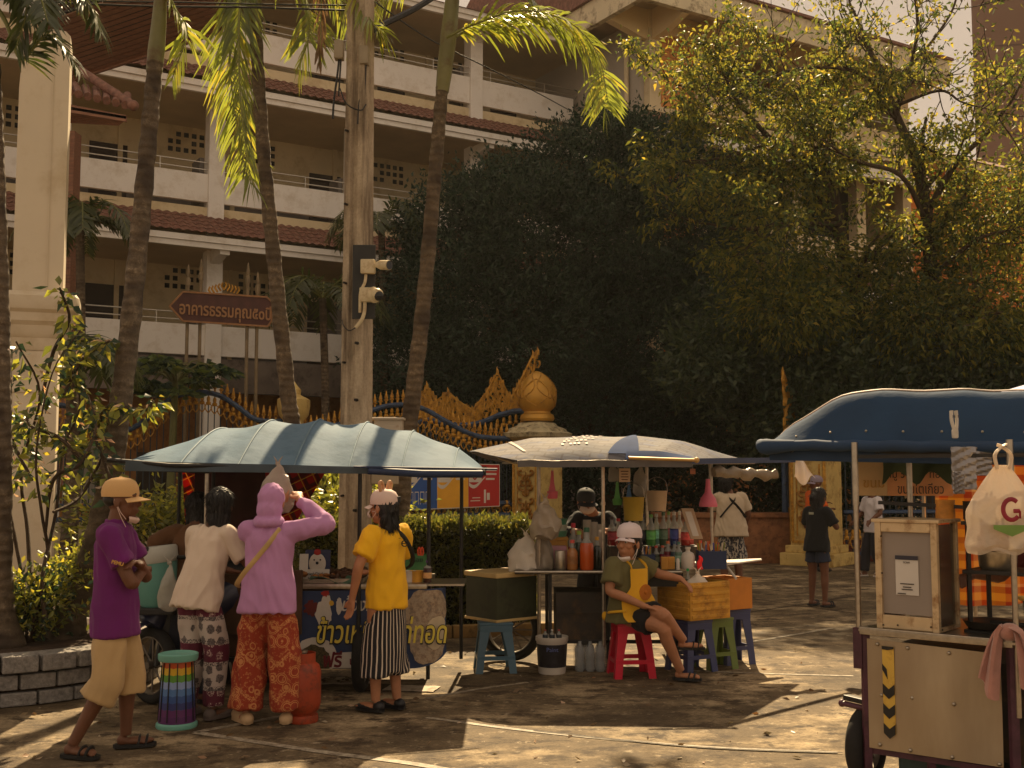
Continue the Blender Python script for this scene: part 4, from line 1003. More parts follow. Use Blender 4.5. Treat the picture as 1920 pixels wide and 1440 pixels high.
# ---------------------------------------------------------------- people
skin_d=mat('skin_deep',S(108,70,48),.55,.1,14,bmp=.06,spec=.4); skin_m=mat('skin_tan',S(172,118,84),.55,.1,14,bmp=.06,spec=.4)
hairm=mat('black_hair',(.012,.010,.009),.45,.3,30,bmp=.3,bscale=90); eyew=mat('eye_white',S(200,190,176),.3,.02,5,bmp=0); eyed=mat('eye_dark',(.01,.008,.006),.2,.02,5,bmp=0)
maskm=mat('mask_white',S(214,200,188),.8,.05,20); blackrub=mat('sandal_black',(.014,.013,.012),.6,.2,12)
def cloth(name,col,var=.1,fuzz=.25,k=900): return mat(name,col,.85,var,3,bmp=.12,bscale=k/6,spec=.2,sheen=fuzz*.3,bdist=.002)
class Person:
    def __init__(s,loc,face,h,label,skin,hip,neck,head,hyaw,arms,legs,bulk=1.0,hpitch=0,vox=.0065,eyes=True,curl=.5,mid=None,hs=1.05):
        s.root=thing('person',loc,label,'person'); a=R(face); s.h=h; s.k=h/1.65; s.kh=s.k*hs; s.bulk=bulk; s.vox=vox
        s.F=V((math.cos(a),math.sin(a),0)); s.L=V((-math.sin(a),math.cos(a),0)); s.U=V((0,0,1)); s.o=V(loc)
        s.hip=s.w(hip); s.neck=s.w(neck); s.mid=s.w(mid) if mid else (s.hip+s.neck)/2
        s.skin=skin; k=s.k
        s.arms={}; s.legs={}
        for sd,sg in (('L',1),('R',-1)):
            sh=s.spine(.9)+s.L*sg*.158*k*(.55+.45*bulk); e,w_,hd=arms[sd]; s.arms[sd]=(sh,s.w(e),s.w(w_),s.dir(hd),sg)
            hj=s.hip+s.L*sg*.085*k; kn,an,toe=legs[sd]; s.legs[sd]=(hj,s.w(kn),s.w(an),s.dir(toe).normalized(),sg)
        ha=R(hyaw); s.hf=V((math.cos(ha)*math.cos(hpitch),math.sin(ha)*math.cos(hpitch),math.sin(hpitch))); s.hl=V((-math.sin(ha),math.cos(ha),0)); s.hu=s.hf.cross(s.hl)
        s.hc=s.w(head); s.HM=Matrix((s.hf,s.hl,s.hu)).transposed().to_4x4()
        b=MB(); s.torso(b,0,[(-.14,.09,.08),(-.05,.15,.105),(.08,.158,.112),(.3,.135,.098),(.55,.148,.106),(.78,.16,.102),(.9,.14,.085),(.97,.09,.068),(1.02,.062,.058)])
        b.tube([s.spine(.95),s.neck+ (s.hc-s.neck)*.3,s.hc-s.hu*.05*k-s.hf*.012],[.066*k,.056*k,.056*k],12,sm=3)
        for sd in 'LR':
            sh,e,w_,hd,sg=s.arms[sd]; b.tube([sh-s.L*sg*.03,sh,sh.lerp(e,.5),e,e.lerp(w_,.35),w_],[x*k*(.5+.5*bulk) for x in (.05,.054,.046,.041,.04,.027)],12,sm=3); b.ell(sh,.056*k*(.5+.5*bulk),n=10); b.ell(e,.041*k*(.5+.5*bulk),n=10)
            s.hand(b,w_,hd,sg,curl)
            hj,kn,an,toe,sg=s.legs[sd]; b.tube([hj,hj.lerp(kn,.5),kn,kn.lerp(an,.3),kn.lerp(an,.7),an],[x*k*(.5+.5*bulk) for x in (.088,.078,.057,.056,.042,.036)],12,sm=3); b.ell(kn,.058*k*(.5+.5*bulk),n=10)
            b.ell(an-V((0,0,.03*k))-toe*.02*k,(.035*k,.033*k,.036*k),n=10)
            tm=Matrix((toe,V((-toe.y,toe.x,0)),V((0,0,1)))).transposed().to_4x4(); fz=an.z-.038*k
            b.ell(V((an.x,an.y,fz))+toe*.07*k,(.1*k,.04*k,.026*k),M=tm,n=12)
            for j in range(5): b.ell(V((an.x,an.y,fz-.008*k))+toe*(.155-.008*j*j*.35)*k+V((-toe.y,toe.x,0))*sg*(-.032+.016*j)*-k,(.022*k,.0085*k,.009*k),M=tm,n=8)
        s.headshape(b)
        s.body=b.build('body',skin,s.root); remesh(s.body,vox,2)
        if eyes:
            for sg in (1,-1):
                c=s.hp(.083,.031*sg,.012); b=MB(); b.ell(c,(.0105,.015,.0085),M=s.HM,n=10); e=b.build('eye',eyew,s.root); b=MB(); b.ell(c+s.hf*.0062,(.006,.0068,.0068),M=s.HM,n=8); b.build('iris',eyed,e)
            b=MB()
            for sg in (1,-1): b.tube([s.hp(.089,.015*sg,.036),s.hp(.088,.033*sg,.043),s.hp(.076,.052*sg,.036)],[.004,.005,.002],5)
            b.build('eyebrows',hairm,s.root)
    def w(s,p): return s.o+s.F*p[0]+s.L*p[1]+s.U*p[2]
    def dir(s,p): return (s.F*p[0]+s.L*p[1]+s.U*p[2]).normalized()
    def hp(s,f,l,u): return s.hc+(s.hf*f+s.hl*l+s.hu*u)*s.kh
    def spine(s,t):
        if t<0: return s.hip+(s.mid-s.hip)*2*t
        if t>1: return s.neck+(s.neck-s.mid)*2*(t-1)
        return (1-t)**2*s.hip+2*t*(1-t)*(s.mid*2-(s.hip+s.neck)/2)+t*t*s.neck
    def torso(s,b,add,rs,n=20,cap=True,mi=0,belly=0):
        out=[]
        for r in rs:
            t,w_,d=r[:3]; c=s.spine(t); T=(s.spine(t+.03)-s.spine(t-.03)).normalized(); u=(s.L-T*s.L.dot(T)).normalized(); v=u.cross(T)*-1
            off=r[3] if len(r)>3 else 0
            q=[]
            for j in range(n):
                a=2*PI*j/n; x,y=math.cos(a),math.sin(a); q.append(c+T.cross(u)*off*-1*s.k+u*x*(w_+add)*s.k*s.bulk+v*y*(d+add)*s.k*s.bulk)
            out.append(q)
        b.rings(out,cap,mi)
    def hand(s,b,w_,d,sg,curl):
        k=s.k; d=d.normalized(); side=d.cross(s.U)
        if side.length<.3: side=s.F.copy()
        side.normalize(); nrm=side.cross(d).normalized()
        if abs(d.z)>.6: # hanging hand: palm faces the thigh
            nrm=-s.L*sg; side=d.cross(nrm).normalized(); nrm=side.cross(d).normalized()
        M_=Matrix((d,side,nrm)).transposed().to_4x4()
        b.ell(w_+d*.05*k,(.056*k,.038*k,.017*k),M=M_,n=12); b.tube([w_-d*.02,w_+d*.03*k],[.026*k,.026*k],8)
        for j,(ln,off) in enumerate(((.068,-.029),(.078,-.0095),(.073,.0095),(.058,.028))):
            p=w_+d*.088*k+side*off*k; dd=d.copy(); pts=[p-d*.02*k,p]
            for q in (.45,.32,.25):
                dd=(dd*math.cos(curl*.8)+nrm*-math.sin(curl*.8)).normalized(); p=p+dd*ln*q*k; pts.append(p)
            b.tube(pts,[.0105*k,.0102*k,.0095*k,.0088*k,.0075*k],8)
        ts=-1; p=w_+d*.028*k+side*.03*ts*k; dd=(d*.75+side*ts*.65-nrm*.35).normalized()
        b.tube([w_+d*.015*k,p,p+dd*.032*k,p+(dd*.7+d*.5).normalized()*.062*k],[.014*k,.0135*k,.011*k,.009*k],8)
    def headshape(s,b):
        k=s.kh
        def e(f,l,u,r): b.ell(s.hp(f,l,u),tuple(x*k for x in r),M=s.HM,n=16)
        e(-.008,0,.025,(.098,.076,.09)); e(.022,0,-.04,(.07,.06,.075)); e(.05,0,-.085,(.032,.034,.028)); e(.06,0,.005,(.034,.055,.05))
        e(.1,0,-.02,(.016,.016,.014)); b.tube([s.hp(.084,0,.02),s.hp(.1,0,-.012)],[.01*k,.013*k],8)
        e(.088,0,-.054,(.012,.024,.008)); e(.085,0,-.066,(.012,.02,.008))
        for sg in (1,-1):
            e(-.008,.078*sg,-.008,(.02,.009,.032)); e(.06,.04*sg,-.018,(.024,.022,.022)); e(.075,.03*sg,.034,(.018,.026,.008))
    def shirt(s,m,hem=-.25,sleeve=.5,loose=.016,flare=.03,name='shirt',seed=0,amp=0.0121,collar=False,vox=.009,rs=None,slv=.012):
        b=MB(); base_=rs or [(hem,.158+flare,.112+flare),(hem*.45,.158+flare*.8,.112+flare*.8),(.08,.158+flare*.5,.112+flare*.6),(.3,.142+flare*.3,.103+flare*.4),(.55,.15,.108),(.78,.162,.104),(.9,.146,.088),(.965,.1,.074),(1.0,.078,.068)]
        s.torso(b,loose,base_)
        for sd in 'LR':
            sh,e,w_,_,sg=s.arms[sd]; pts=[sh-s.L*sg*.05-s.U*.01,sh]; k=s.k*(.5+.5*s.bulk)
            rr=[(.06+loose*.8)*k,(.06+slv)*k]
            if sleeve<=1: pts+=[sh.lerp(e,sleeve*.55),sh.lerp(e,sleeve)]; rr+=[(.062+slv)*k,(.066+slv)*k]
            else: pts+=[sh.lerp(e,.5),e,e.lerp(w_,.5*(sleeve-1)),e.lerp(w_,sleeve-1)]; rr+=[(.056+slv)*k,(.047+slv)*k,(.042+slv)*k,(.032+slv)*k]
            b.tube(pts,rr,14,sm=4); b.ell(sh,(.06+slv)*k,n=12)
            if sleeve>1: b.ell(e,(.047+slv)*k,n=12)
        if collar: 
            o=b
            s.torso(b,.004,[(.955,.1,.078),(1.02,.07,.066),(1.07,.068,.066)])
        o=b.build(name,m,s.root); remesh(o,vox,3); wrinkle(o,amp,seed=seed); return o
    def trousers(s,m,frac=1.0,rad=(.12,.11,.1),name='trousers',seed=0,amp=0.0121,top=.14,vox=.009,hipadd=.012,join=None):
        """frac: 1 = to the knee, 2 = to the ankle"""
        b=MB(); s.torso(b,hipadd,[(-.16,.1,.09),(-.08,.152,.108),(.02,.158,.112),(top,.15,.108)])
        for sd in 'LR':
            hj,kn,an,_,sg=s.legs[sd]; k=s.k*(.5+.5*s.bulk)
            hj=hj-s.L*sg*.012*s.k; pts=[hj+s.U*.01,hj.lerp(kn,.5),kn if frac>=1 else hj.lerp(kn,frac)]; rr=[rad[0]*k*.66,rad[0]*k*.86,rad[1]*k]
            if frac>1: pts+=[kn.lerp(an,(frac-1)*.5),kn.lerp(an,frac-1)]; rr+=[(rad[1]+rad[2])/2*k,rad[2]*k]
            b.tube(pts,rr,16,sm=4)
        if join: b.tube(*join)
        o=b.build(name,m,s.root); remesh(o,vox,2); wrinkle(o,amp,(8,8,3),seed=seed); return o
    def shoes(s,m,kind='sandal',name=None,parts=True):
        for sd in 'LR':
            hj,kn,an,toe,sg=s.legs[sd]; k=s.k; side=V((-toe.y,toe.x,0)); fz=an.z-.075*k; c=V((an.x,an.y,fz)); b=MB()
            out=[(-.075,0),(-.06,.034),(0,.038),(.08,.046),(.14,.044),(.178,.025),(.185,0)]
            out=out+[(x,-y) for x,y in out[-2:0:-1]]
            th=.022 if kind=='sandal' else .028
            b.prism([c+toe*x*k+side*y*k for x,y in out],V((0,0,th)))
            if kind=='sandal':
                for x0 in (.07,.115): b.tube([c+toe*x0*k+side*.044*k+V((0,0,.012)),c+toe*(x0+.012)*k+side*.025*k+V((0,0,.06*k)),c+toe*(x0+.012)*k-side*.025*k+V((0,0,.06*k)),c+toe*x0*k-side*.044*k+V((0,0,.012))],.012,6,sm=3,flat=.5)
            elif kind=='clog':
                tm=Matrix((toe,side,V((0,0,1)))).transposed().to_4x4(); b.ell(c+toe*.1*k+V((0,0,.035)),(.1*k,.05*k,.048*k),M=tm,n=16); b.ell(c-toe*.03*k+V((0,0,.03)),(.055*k,.046*k,.045*k),M=tm,n=14)
            else:
                tm=Matrix((toe,side,V((0,0,1)))).transposed().to_4x4(); b.ell(c+toe*.09*k+V((0,0,.022)),(.1*k,.046*k,.035*k),M=tm,n=16); b.ell(c-toe*.03*k+V((0,0,.035)),(.05*k,.041*k,.045*k),M=tm,n=14)
            b.build(name or ('sandal' if kind=='sandal' else 'shoe'),m,s.root)
    def hair(s,m=hairm,long=0.0,bun=False,pony=False,amp=0.0163,hat=False):
        b=MB(); k=s.kh
        def e(f,l,u,r): b.ell(s.hp(f,l,u),tuple(x*k for x in r),M=s.HM,n=16)
        e(-.022,0,.03 if hat else .042,(.096,.082,.078) if hat else (.1,.086,.092)); e(-.05,0,-.01,(.062,.078,.08))
        if long: e(-.06,0,-.06-long*.3,(.05,.075,.08+long*.4)); e(-.075,0,-.09-long*.7,(.042,.062,.06+long*.35))
        if bun: e(-.12,0,.05,(.05,.05,.05))
        if pony: b.tube([s.hp(-.1,0,.04),s.hp(-.15,0,.0),s.hp(-.13,.0,-.14),s.hp(-.12,0,-.26)],[.03,.04,.035,.01],10,sm=4)
        o=b.build('hair',m,s.root); remesh(o,.008,2); wrinkle(o,amp,(60,60,9))
        me=o.data; n=len(me.vertices); co=np.empty(n*3); me.vertices.foreach_get('co',co); co=co.reshape(-1,3)+np.array(ORG[o]); nr=np.empty(n*3); me.vertex_normals.foreach_get('vector',nr); nr=nr.reshape(-1,3)
        i=rng.integers(0,n,1500); dn=np.array([0,0,-1.0])+rng.normal(size=(1500,3))*.25; 
        if hat: i=i[((co[i]-np.array(s.hc))@np.array(s.hu))<.012*k]; dn=dn[:len(i)]
        ns_=len(i); ax=dn-nr[i]*np.sum(dn*nr[i],1,keepdims=True)*.95+nr[i]*.03
        leaves('hair_strands',co[i]+nr[i]*.001,ax,rng.uniform(.03,.075,ns_)*k,m,o,width=.06,fold=.05); return o
    def cap(s,m,brim=.075,drop=0.0,name='cap',lift=0.0):
        b=MB(); k=s.kh
        b.lathe([(.104,-.004),(.107,.02),(.102,.055),(.085,.085),(.05,.104),(.008,.11)],s.hp(-.012,0,.03+lift),24,M=(s.HM@Matrix.Diagonal((1.02*k,.86*k,1.0*k,1))))
        b.ell(s.hp(-.012,0,.14+lift),(.012,.012,.007),M=s.HM,n=8)
        o=b.build(name,m,s.root)
        if brim:
            b=MB()
            def fn(u,v):
                a=(u-.5)*2.1; r=.098+brim*v*math.cos(a*.85); return s.hp(-.012+r*math.cos(a)*1.02,r*.84*math.sin(a),.028+lift-.02*v-.25*(.84*math.sin(a)*.1)**2*10-drop*v)
            b.grid(fn,14,4); b.thick(.005); b.build('cap_brim',m,o)
        return o
    def chinmask(s,m=maskm,full=False):
        b=MB(); u0=-.02 if full else -.1
        def fn(u,v):
            a=(u-.5)*2.2; r=(.072+.018*math.sin(v*PI))*(1 if full else .86-.14*v); return s.hp(.022+r*math.cos(a)*1.02+.008,r*.92*math.sin(a),u0-(.062 if full else .035)*v+.012*abs(math.sin(a)))
        b.grid(fn,14,5); b.thick(.004); o=b.build('face_mask',m,s.root)
        b=MB()
        for sg in (1,-1):
            for z in (u0-.005,u0-.05): b.tube([s.hp(.045,.066*sg,z),s.hp(.015,.077*sg,(z+.0)/2-.01),s.hp(-.02,.082*sg,.01)],.0025,5)
        b.build('ear_loop',m,o); return o
def zof(py,Y): return EYE-(py-890)*Y/FPX
def xof(px,Y): return (px-960)*Y/FPX
# 1 -- man in the purple shirt, arms folded, in profile
pm_=cloth('purple_polo',S(106,36,102)); kh=cloth('khaki_cotton',S(188,158,112),.12)
p=Person((xof(216,7.2),7.2,0),4,1.68,'man in purple polo shirt, khaki shorts and tan cap standing with folded arms','' and None or skin_d,(.03,0,.88),(.02,0,1.405),(.055,0,1.555),2,
 {'L':((.17,.17,1.07),(.2,-.09,1.165),(-.35,-.9,.25)),'R':((.17,-.18,1.06),(.19,.05,1.12),(-.15,1,.1))},
 {'L':((.09,.1,.47),(.085,.12,.085),(1,.25,0)),'R':((.02,-.1,.46),(-.17,-.12,.085),(1,-.35,0))},bulk=.9,curl=.7)
p.shirt(pm_,-.3,.62,.02,.026,collar=True,seed=1,amp=0.0142); p.trousers(kh,1.28,hipadd=.004,rad=(.118,.11,.118),name='shorts',seed=2,amp=0.0162); p.shoes(blackrub,'sandal'); p.cap(cloth('tan_cap',S(206,166,112))); p.chinmask(mat('mask_pink',S(206,178,164),.8,.06,9))
b=MB(); b.ell(p.hp(-.03,0,.01),(.085*p.k,.078*p.k,.06*p.k),M=p.HM,n=16); b.build('hair',hairm,p.root)
o_=p.arms['R'][0].lerp(p.arms['R'][1],.5)
b=MB(); put_text(b,'PEMU',.03,o_+V((-.02,-.093,-.02)),(1,0,-.25),(.25,0,1),depth=.003,bold=.001); b.build('sleeve_print',mat('sleeve_gold',S(196,150,70),.6),p.root,smooth=0)
# 2 -- person in brown behind the teal tub, mostly hidden
br_=cloth('brown_top',S(96,66,42))
p=Person((xof(366,8.75),8.75,0),95,1.58,'person in brown top half hidden behind the white shirt, arm resting on the teal tub',skin_d,(0,0,.84),(.12,0,1.32),(.2,0,1.45),95,
 {'L':((.06,.3,1.2),(.2,.08,1.26),(.5,-.8,.1)),'R':((.12,-.22,1.1),(.36,-.12,1.1),(.5,.8,-.1))},{'L':((0,.1,.44),(0,.1,.085),(1,.1,0)),'R':((0,-.1,.44),(0,-.1,.085),(1,-.1,0))})
p.shirt(br_,-.25,1.25,.014,.02,seed=3); p.trousers(cloth('dark_jeans',S(40,44,54)),2,(.1,.08,.075),seed=3); p.shoes(blackrub,'sandal'); p.hair(long=.1)
# 3 -- woman in cream t-shirt and elephant print trousers
m,t,pp_=base('elephant_print'); o=t.obj(); x=t.sep(o)
z=t.math('ADD',x[2],t.math('MULTIPLY',t.noise(o,5,2),.02)); f=t.math('FRACT',t.math('ADD',t.math('MULTIPLY',z,3.15),.30))
band=t.ramp(f,[(0,(1,1,1)),(.60,(0,0,0)),(.61,(0,0,0)),(1,(0,0,0))],'CONSTANT')
band=t.ramp(f,[(0,(1,1,1)),(.62,(0,0,0))],'CONSTANT')
vo=t.new('ShaderNodeTexVoronoi'); vo.inputs['Scale'].default_value=14; vo.inputs['Randomness'].default_value=.35; t.link(t.mapping(o,(1,.6,.8)),vo.inputs['Vector'])
blob=t.ramp(t.math('ADD',vo.outputs['Distance'],t.math('MULTIPLY',t.noise(o,60,3),.35)),[(.5,(1,1,1)),(.56,(0,0,0))])
fine=t.ramp(t.noise(o,110,3,.7),[(.48,(0,0,0)),(.56,(1,1,1))])
edge=t.ramp(f,[(0,(1,1,1)),(.09,(0,0,0)),(.53,(1,1,1)),(.62,(0,0,0)),(.66,(0,0,0))],'CONSTANT')
light=t.mix(blob,S(186,172,162),t.mix(fine,S(112,102,100),S(70,62,62))); light=t.mix(t.math('MULTIPLY',t.sep(edge)[0],t.sep(fine)[0]),light,S(60,50,52))
darkc=t.mix(t.math('MULTIPLY',t.sep(blob)[0],t.sep(fine)[0]),S(92,26,48),S(190,168,158))
t.link(t.mix(band,darkc,light),pp_.inputs['Base Color']); pp_.inputs['Roughness'].default_value=.85; eleph=m
crm=cloth('cream_tee',S(214,196,176),.06)
Yw=8.2
p=Person((xof(388,Yw),Yw,0),64,1.62,'woman seen from behind in cream t-shirt and maroon elephant print trousers',skin_d,(-.02,.03,.87),(.1,.0,1.335),(.16,.0,1.49),95,
 {'L':((.2,.24,1.08),(.42,.12,1.0),(1,-.3,-.2)),'R':((.16,-.26,1.09),(.44,-.22,.98),(1,.2,-.2))},{'L':((.02,.1,.46),(-.02,.12,.085),(1,.2,0)),'R':((.03,-.1,.46),(-.0,-.11,.085),(1,-.1,0))},bulk=.93,eyes=False)
p.shirt(crm,-.22,.82,.02,.032,seed=4,amp=0.0182); p.trousers(eleph,1.95,(.112,.086,.068),hipadd=.002,seed=5,amp=0.0182); p.shoes(mat('sneaker_grey',S(96,84,78),.7),'shoe'); p.hair(long=.03)
# 4 -- woman in lilac hooded top and rust print trousers, arms raised
m,t,pp_=base('rust_print'); o=t.obj(); pos=t.mapping(o,(1,.6,1))
vo=t.new('ShaderNodeTexVoronoi'); vo.inputs['Scale'].default_value=9.5; vo.inputs['Randomness'].default_value=.55; t.link(pos,vo.inputs['Vector'])
rg=t.ramp(vo.outputs['Distance'],[(0,(1,1,1)),(.1,(0,0,0)),(.2,(0,0,0)),(.30,(1,1,1)),(.35,(0,0,0)),(.40,(1,1,1)),(.44,(0,0,0))],'CONSTANT')
x=t.sep(o); zig=t.math('ADD',x[2],t.math('MULTIPLY',t.math('PINGPONG',x[0],.085),.9)); zb=t.ramp(t.math('FRACT',t.math('MULTIPLY',zig,4.2)),[(0,(1,1,1)),(.14,(0,0,0))],'CONSTANT')
fine=t.ramp(t.noise(o,95,4,.75),[(.47,(0,0,0)),(.53,(1,1,1))])
ptn=t.math('MAXIMUM',t.math('MULTIPLY',t.sep(rg)[0],.9),t.math('MULTIPLY',t.sep(zb)[0],t.sep(fine)[0])); ptn=t.math('MAXIMUM',ptn,t.math('MULTIPLY',t.sep(t.ramp(t.noise(o,42,3,.7),[(.56,(0,0,0)),(.6,(1,1,1))]))[0],.6))
t.link(t.mix(ptn,S(150,52,24),S(198,134,80)),pp_.inputs['Base Color']); pp_.inputs['Roughness'].default_value=.85; rust=m
lil=cloth('lilac_jersey',S(184,134,178),.06)
Yp=8.02
p=Person((xof(508,Yp),Yp,0),82,1.66,'woman in lilac hooded top and rust print trousers reaching up with raised arms',skin_m,(0,0,.9),(.02,0,1.37),(.05,0,1.525),80,
 {'L':((.26,.2,1.33),(.34,.05,1.5),(.5,-.5,.6)),'R':((.1,-.38,1.37),(.23,-.14,1.54),(.7,.4,.5))},{'L':((.03,.125,.47),(.0,.15,.085),(.8,.75,0)),'R':((.03,-.115,.47),(.05,-.14,.085),(1,-.15,0))},bulk=.98,eyes=False)
p.shirt(lil,-.28,1.95,.014,.04,seed=6,amp=0.0162)
b=MB(); k=p.k
for f,l,u,r in ((-.012,0,.03,(.112,.09,.105)),(-.05,0,-.05,(.085,.088,.09)),(-.05,0,-.13,(.09,.11,.06))): b.ell(p.hp(f,l,u),tuple(x*k for x in r),M=p.HM,n=18)
b.tube([p.hp(-.02,.07,-.12),p.hp(-.11,.05,-.13),p.hp(-.12,-.05,-.13),p.hp(-.02,-.07,-.12)],.03,8,sm=4)
o=b.build('hood',lil,p.root); remesh(o,.009,10); wrinkle(o,.009,(16,16,10),3)
p.trousers(rust,1.93,(.118,.106,.112),hipadd=.002,seed=7,amp=0.0236); p.shoes(mat('clog_cream',S(206,172,130),.6,.08,6),'clog')
b=MB(); st=[p.spine(.95)+p.L*-.1-p.F*.075,p.spine(.75)-p.F*.135-p.L*.045,p.spine(.5)-p.F*.145+p.L*.05,p.spine(.3)-p.F*.14+p.L*.13,p.spine(.12)-p.F*.06+p.L*.205,p.spine(.05)+p.F*.05+p.L*.2]
b.tube(st,.019,8,sm=5,flat=.25); b.build('bag_strap',mat('strap_tan',S(200,170,112),.7),p.root)
# 5 -- woman in yellow t-shirt and striped culottes
m,t,pp_=base('striped_cloth'); o=t.obj(); x=t.sep(o)
an=t.math('ARCTAN2',t.math('ADD',x[0],.0),t.math('ADD',x[1],.0)); f=t.math('FRACT',t.math('ADD',t.math('MULTIPLY',an,29/(2*PI)),t.math('MULTIPLY',t.noise(o,5,2),.5)))
t.link(t.mix(t.ramp(f,[(0,(1,1,1)),(.26,(0,0,0))],'CONSTANT'),S(28,26,30),S(206,190,172)),pp_.inputs['Base Color']); pp_.inputs['Roughness'].default_value=.85; strp=m
yel=cloth('yellow_tee',S(236,180,34),.07)
Yy=8.45
p=Person((xof(728,Yy),Yy,0),138,1.6,'woman in yellow t-shirt, black white striped culottes and white eared cap, from behind',skin_m,(0,0,.86),(.0,.0,1.325),(.03,.02,1.475),152,
 {'L':((.0,.27,1.07),(.07,.27,.83),(.15,.05,-1)),'R':((.1,-.22,1.06),(.28,-.1,.98),(.8,.6,.1))},{'L':((.02,.09,.45),(.01,.09,.085),(1,.15,0)),'R':((.02,-.08,.45),(-.02,-.09,.085),(1,.0,0))},bulk=.9,curl=.3)
p.shirt(yel,-.24,.72,.016,.025,seed=8,amp=0.0142,slv=.022)
b=MB(); 
for t_,w_,d_ in (): pass
p.torso(b,.012,[(-1.22,.172,.12),(-.9,.176,.128),(-.5,.17,.126),(-.3,.158,.116),(-.1,.146,.104),(.1,.14,.098)],n=28)
for sd in 'LR':
    hj,kn,an_,_,sg=p.legs[sd]; b.tube([hj.lerp(kn,.55),kn,kn.lerp(an_,.52)],[.085,.1,.112],16,sm=4)
o=b.build('culottes',strp,p.root); remesh(o,.009,4); wrinkle(o,.012,(11,11,1.5),9)
p.shoes(mat('flats_black',(.012,.012,.014),.4),'shoe'); p.hair(long=.06,hat=True); cp=p.cap(mat('cap_cream',S(214,190,178),.7,.06,8),.055); p.chinmask(full=True)
b=MB()
for sg in (1,-1): b.tube([p.hp(-.02,.055*sg,.11),p.hp(-.02,.075*sg,.17),p.hp(-.02,.055*sg,.19),p.hp(-.02,.03*sg,.16),p.hp(-.02,.03*sg,.12)],.013,8,sm=4)
b.build('cap_ear',mat('cap_ear_tan',S(196,150,110),.7),cp)
b=MB(); b.box(p.hp(-.115,-.035,.062),(.008,.045,.045),M=p.HM,bev=.003); b.build('cap_patch',blackrub,cp)
b=MB(); b.tube([p.spine(1.0)-p.L*.02-p.F*.06,p.spine(.85)-p.F*.125-p.L*.06,p.spine(.6)-p.F*.13-p.L*.13,p.spine(.4)-p.F*.05-p.L*.19,p.spine(.3)+p.F*.06-p.L*.17],.016,8,sm=5,flat=.3); b.build('bag_strap',blackrub,p.root)
b=MB(); c_=p.spine(.77)-p.F*.136-p.L*.05
for k_ in range(14):
    a0,a1=2*PI*k_/14,2*PI*(k_+1)/14; b.bar(c_+p.L*.03*math.cos(a0)+p.U*.022*math.sin(a0),c_+p.L*.03*math.cos(a1)+p.U*.022*math.sin(a1),.008,.006)
b.bar(c_-p.L*.03,c_+p.L*.03,.008,.006); b.build('back_print',blackrub,p.root,smooth=0)
# 6 -- seated vendor in yellow apron
ol=cloth('olive_tee',S(104,98,62),.08); apy=cloth('apron_yellow',S(226,172,44),.08)
Yv=9.9; rx=xof(1180,Yv)
p=Person((rx,Yv,0),305,1.58,'seated woman with yellow apron, white cap and crossed legs leaning on a yellow crate',skin_m,(-.02,0,.53),(-.02,-.01,.985),(.0,-.02,1.125),232,
 {'L':((.06,.27,.86),(.2,.4,.82),(.75,.3,-.6)),'R':((.02,-.25,.74),(.24,-.06,.62),(.8,.6,-.2))},{'L':((.36,.03,.56),(.42,.22,.33),(.6,.75,0)),'R':((.36,.02,.45),(.42,.18,.085),(.8,.6,0))},bulk=1.12,curl=.35,hpitch=.05,hs=1.2)
p.shirt(ol,-.14,.72,.018,.035,seed=11,amp=0.0121,slv=.02); p.trousers(cloth('black_shorts',(.014,.013,.014)),.72,(.105,.1,.1),'shorts',seed=12); p.shoes(blackrub,'sandal'); p.hair(long=.0,hat=True)
b=MB()
def apr(u,v):
    t_=.86-.98*v; w_=(.085 if v<.35 else .085+.075*min(1,(v-.35)/.25)); a=(u-.5)*2; c=p.spine(max(-.1,t_)); 
    fwd=.138*p.bulk+.03*(v>.6)*(v-.6)*2-.035*a*a*(w_/.15); q=c+p.F*(fwd+.012*math.sin(u*9+v*7)*v)+p.L*a*w_*1.12
    if t_<-.02: q=q+p.F*(.42*(-.02-t_))+V((0,0,.0))
    return q
b.grid(apr,14,18); b.thick(.006); ap=b.build('apron',apy,p.root)
b=MB()
for sg in (1,-1): b.tube([p.spine(.86)+p.F*.145+p.L*.085*sg,p.spine(.95)+p.F*.115+p.L*.08*sg,p.spine(1.03)+p.F*.02+p.L*.075*sg,p.spine(1.02)-p.F*.07+p.L*.03*sg],.013,6,sm=4,flat=.35)
b.tube([p.spine(.1)+p.F*.15+p.L*.16,p.spine(.08)+p.F*.02+p.L*.225,p.spine(.04)-p.F*.12+p.L*.12],.012,6,sm=4); b.tube([p.spine(.1)+p.F*.15-p.L*.16,p.spine(.06)+p.F*.02-p.L*.225,p.spine(.0)-p.F*.12-p.L*.14],.012,6,sm=4)
b.ell(p.spine(-.05)-p.F*.12-p.L*.17,(.03,.03,.04)); b.build('apron_strap',apy,p.root)
b=MB(); c_=p.spine(.42)+p.F*.165+p.L*.045; 
for rr_ in (.058,.045,.03):
    for k_ in range(20):
        a0,a1=2*PI*k_/20,2*PI*(k_+1)/20; b.bar(c_+p.L*rr_*math.cos(a0)+p.U*rr_*math.sin(a0),c_+p.L*rr_*math.cos(a1)+p.U*rr_*math.sin(a1),.006,.02)
b.ell(c_,(.018,.018,.02)); b.build('apron_print',mat('apron_print_orange',S(196,116,30),.7),ap,smooth=0)
cp=p.cap(mat('cap_white',S(222,206,206),.75,.04,8),.032,drop=.004,lift=.022)
b=MB(); b.ell(p.hp(-.1,.0,.0),(.035,.07,.06),M=p.HM); b.ell(p.hp(-.09,.04,-.03),(.03,.04,.045),M=p.HM); o=b.build('cap_back_cloth',mat('cap_white',S(222,206,206)),cp); remesh(o,.007,2)
p.chinmask()
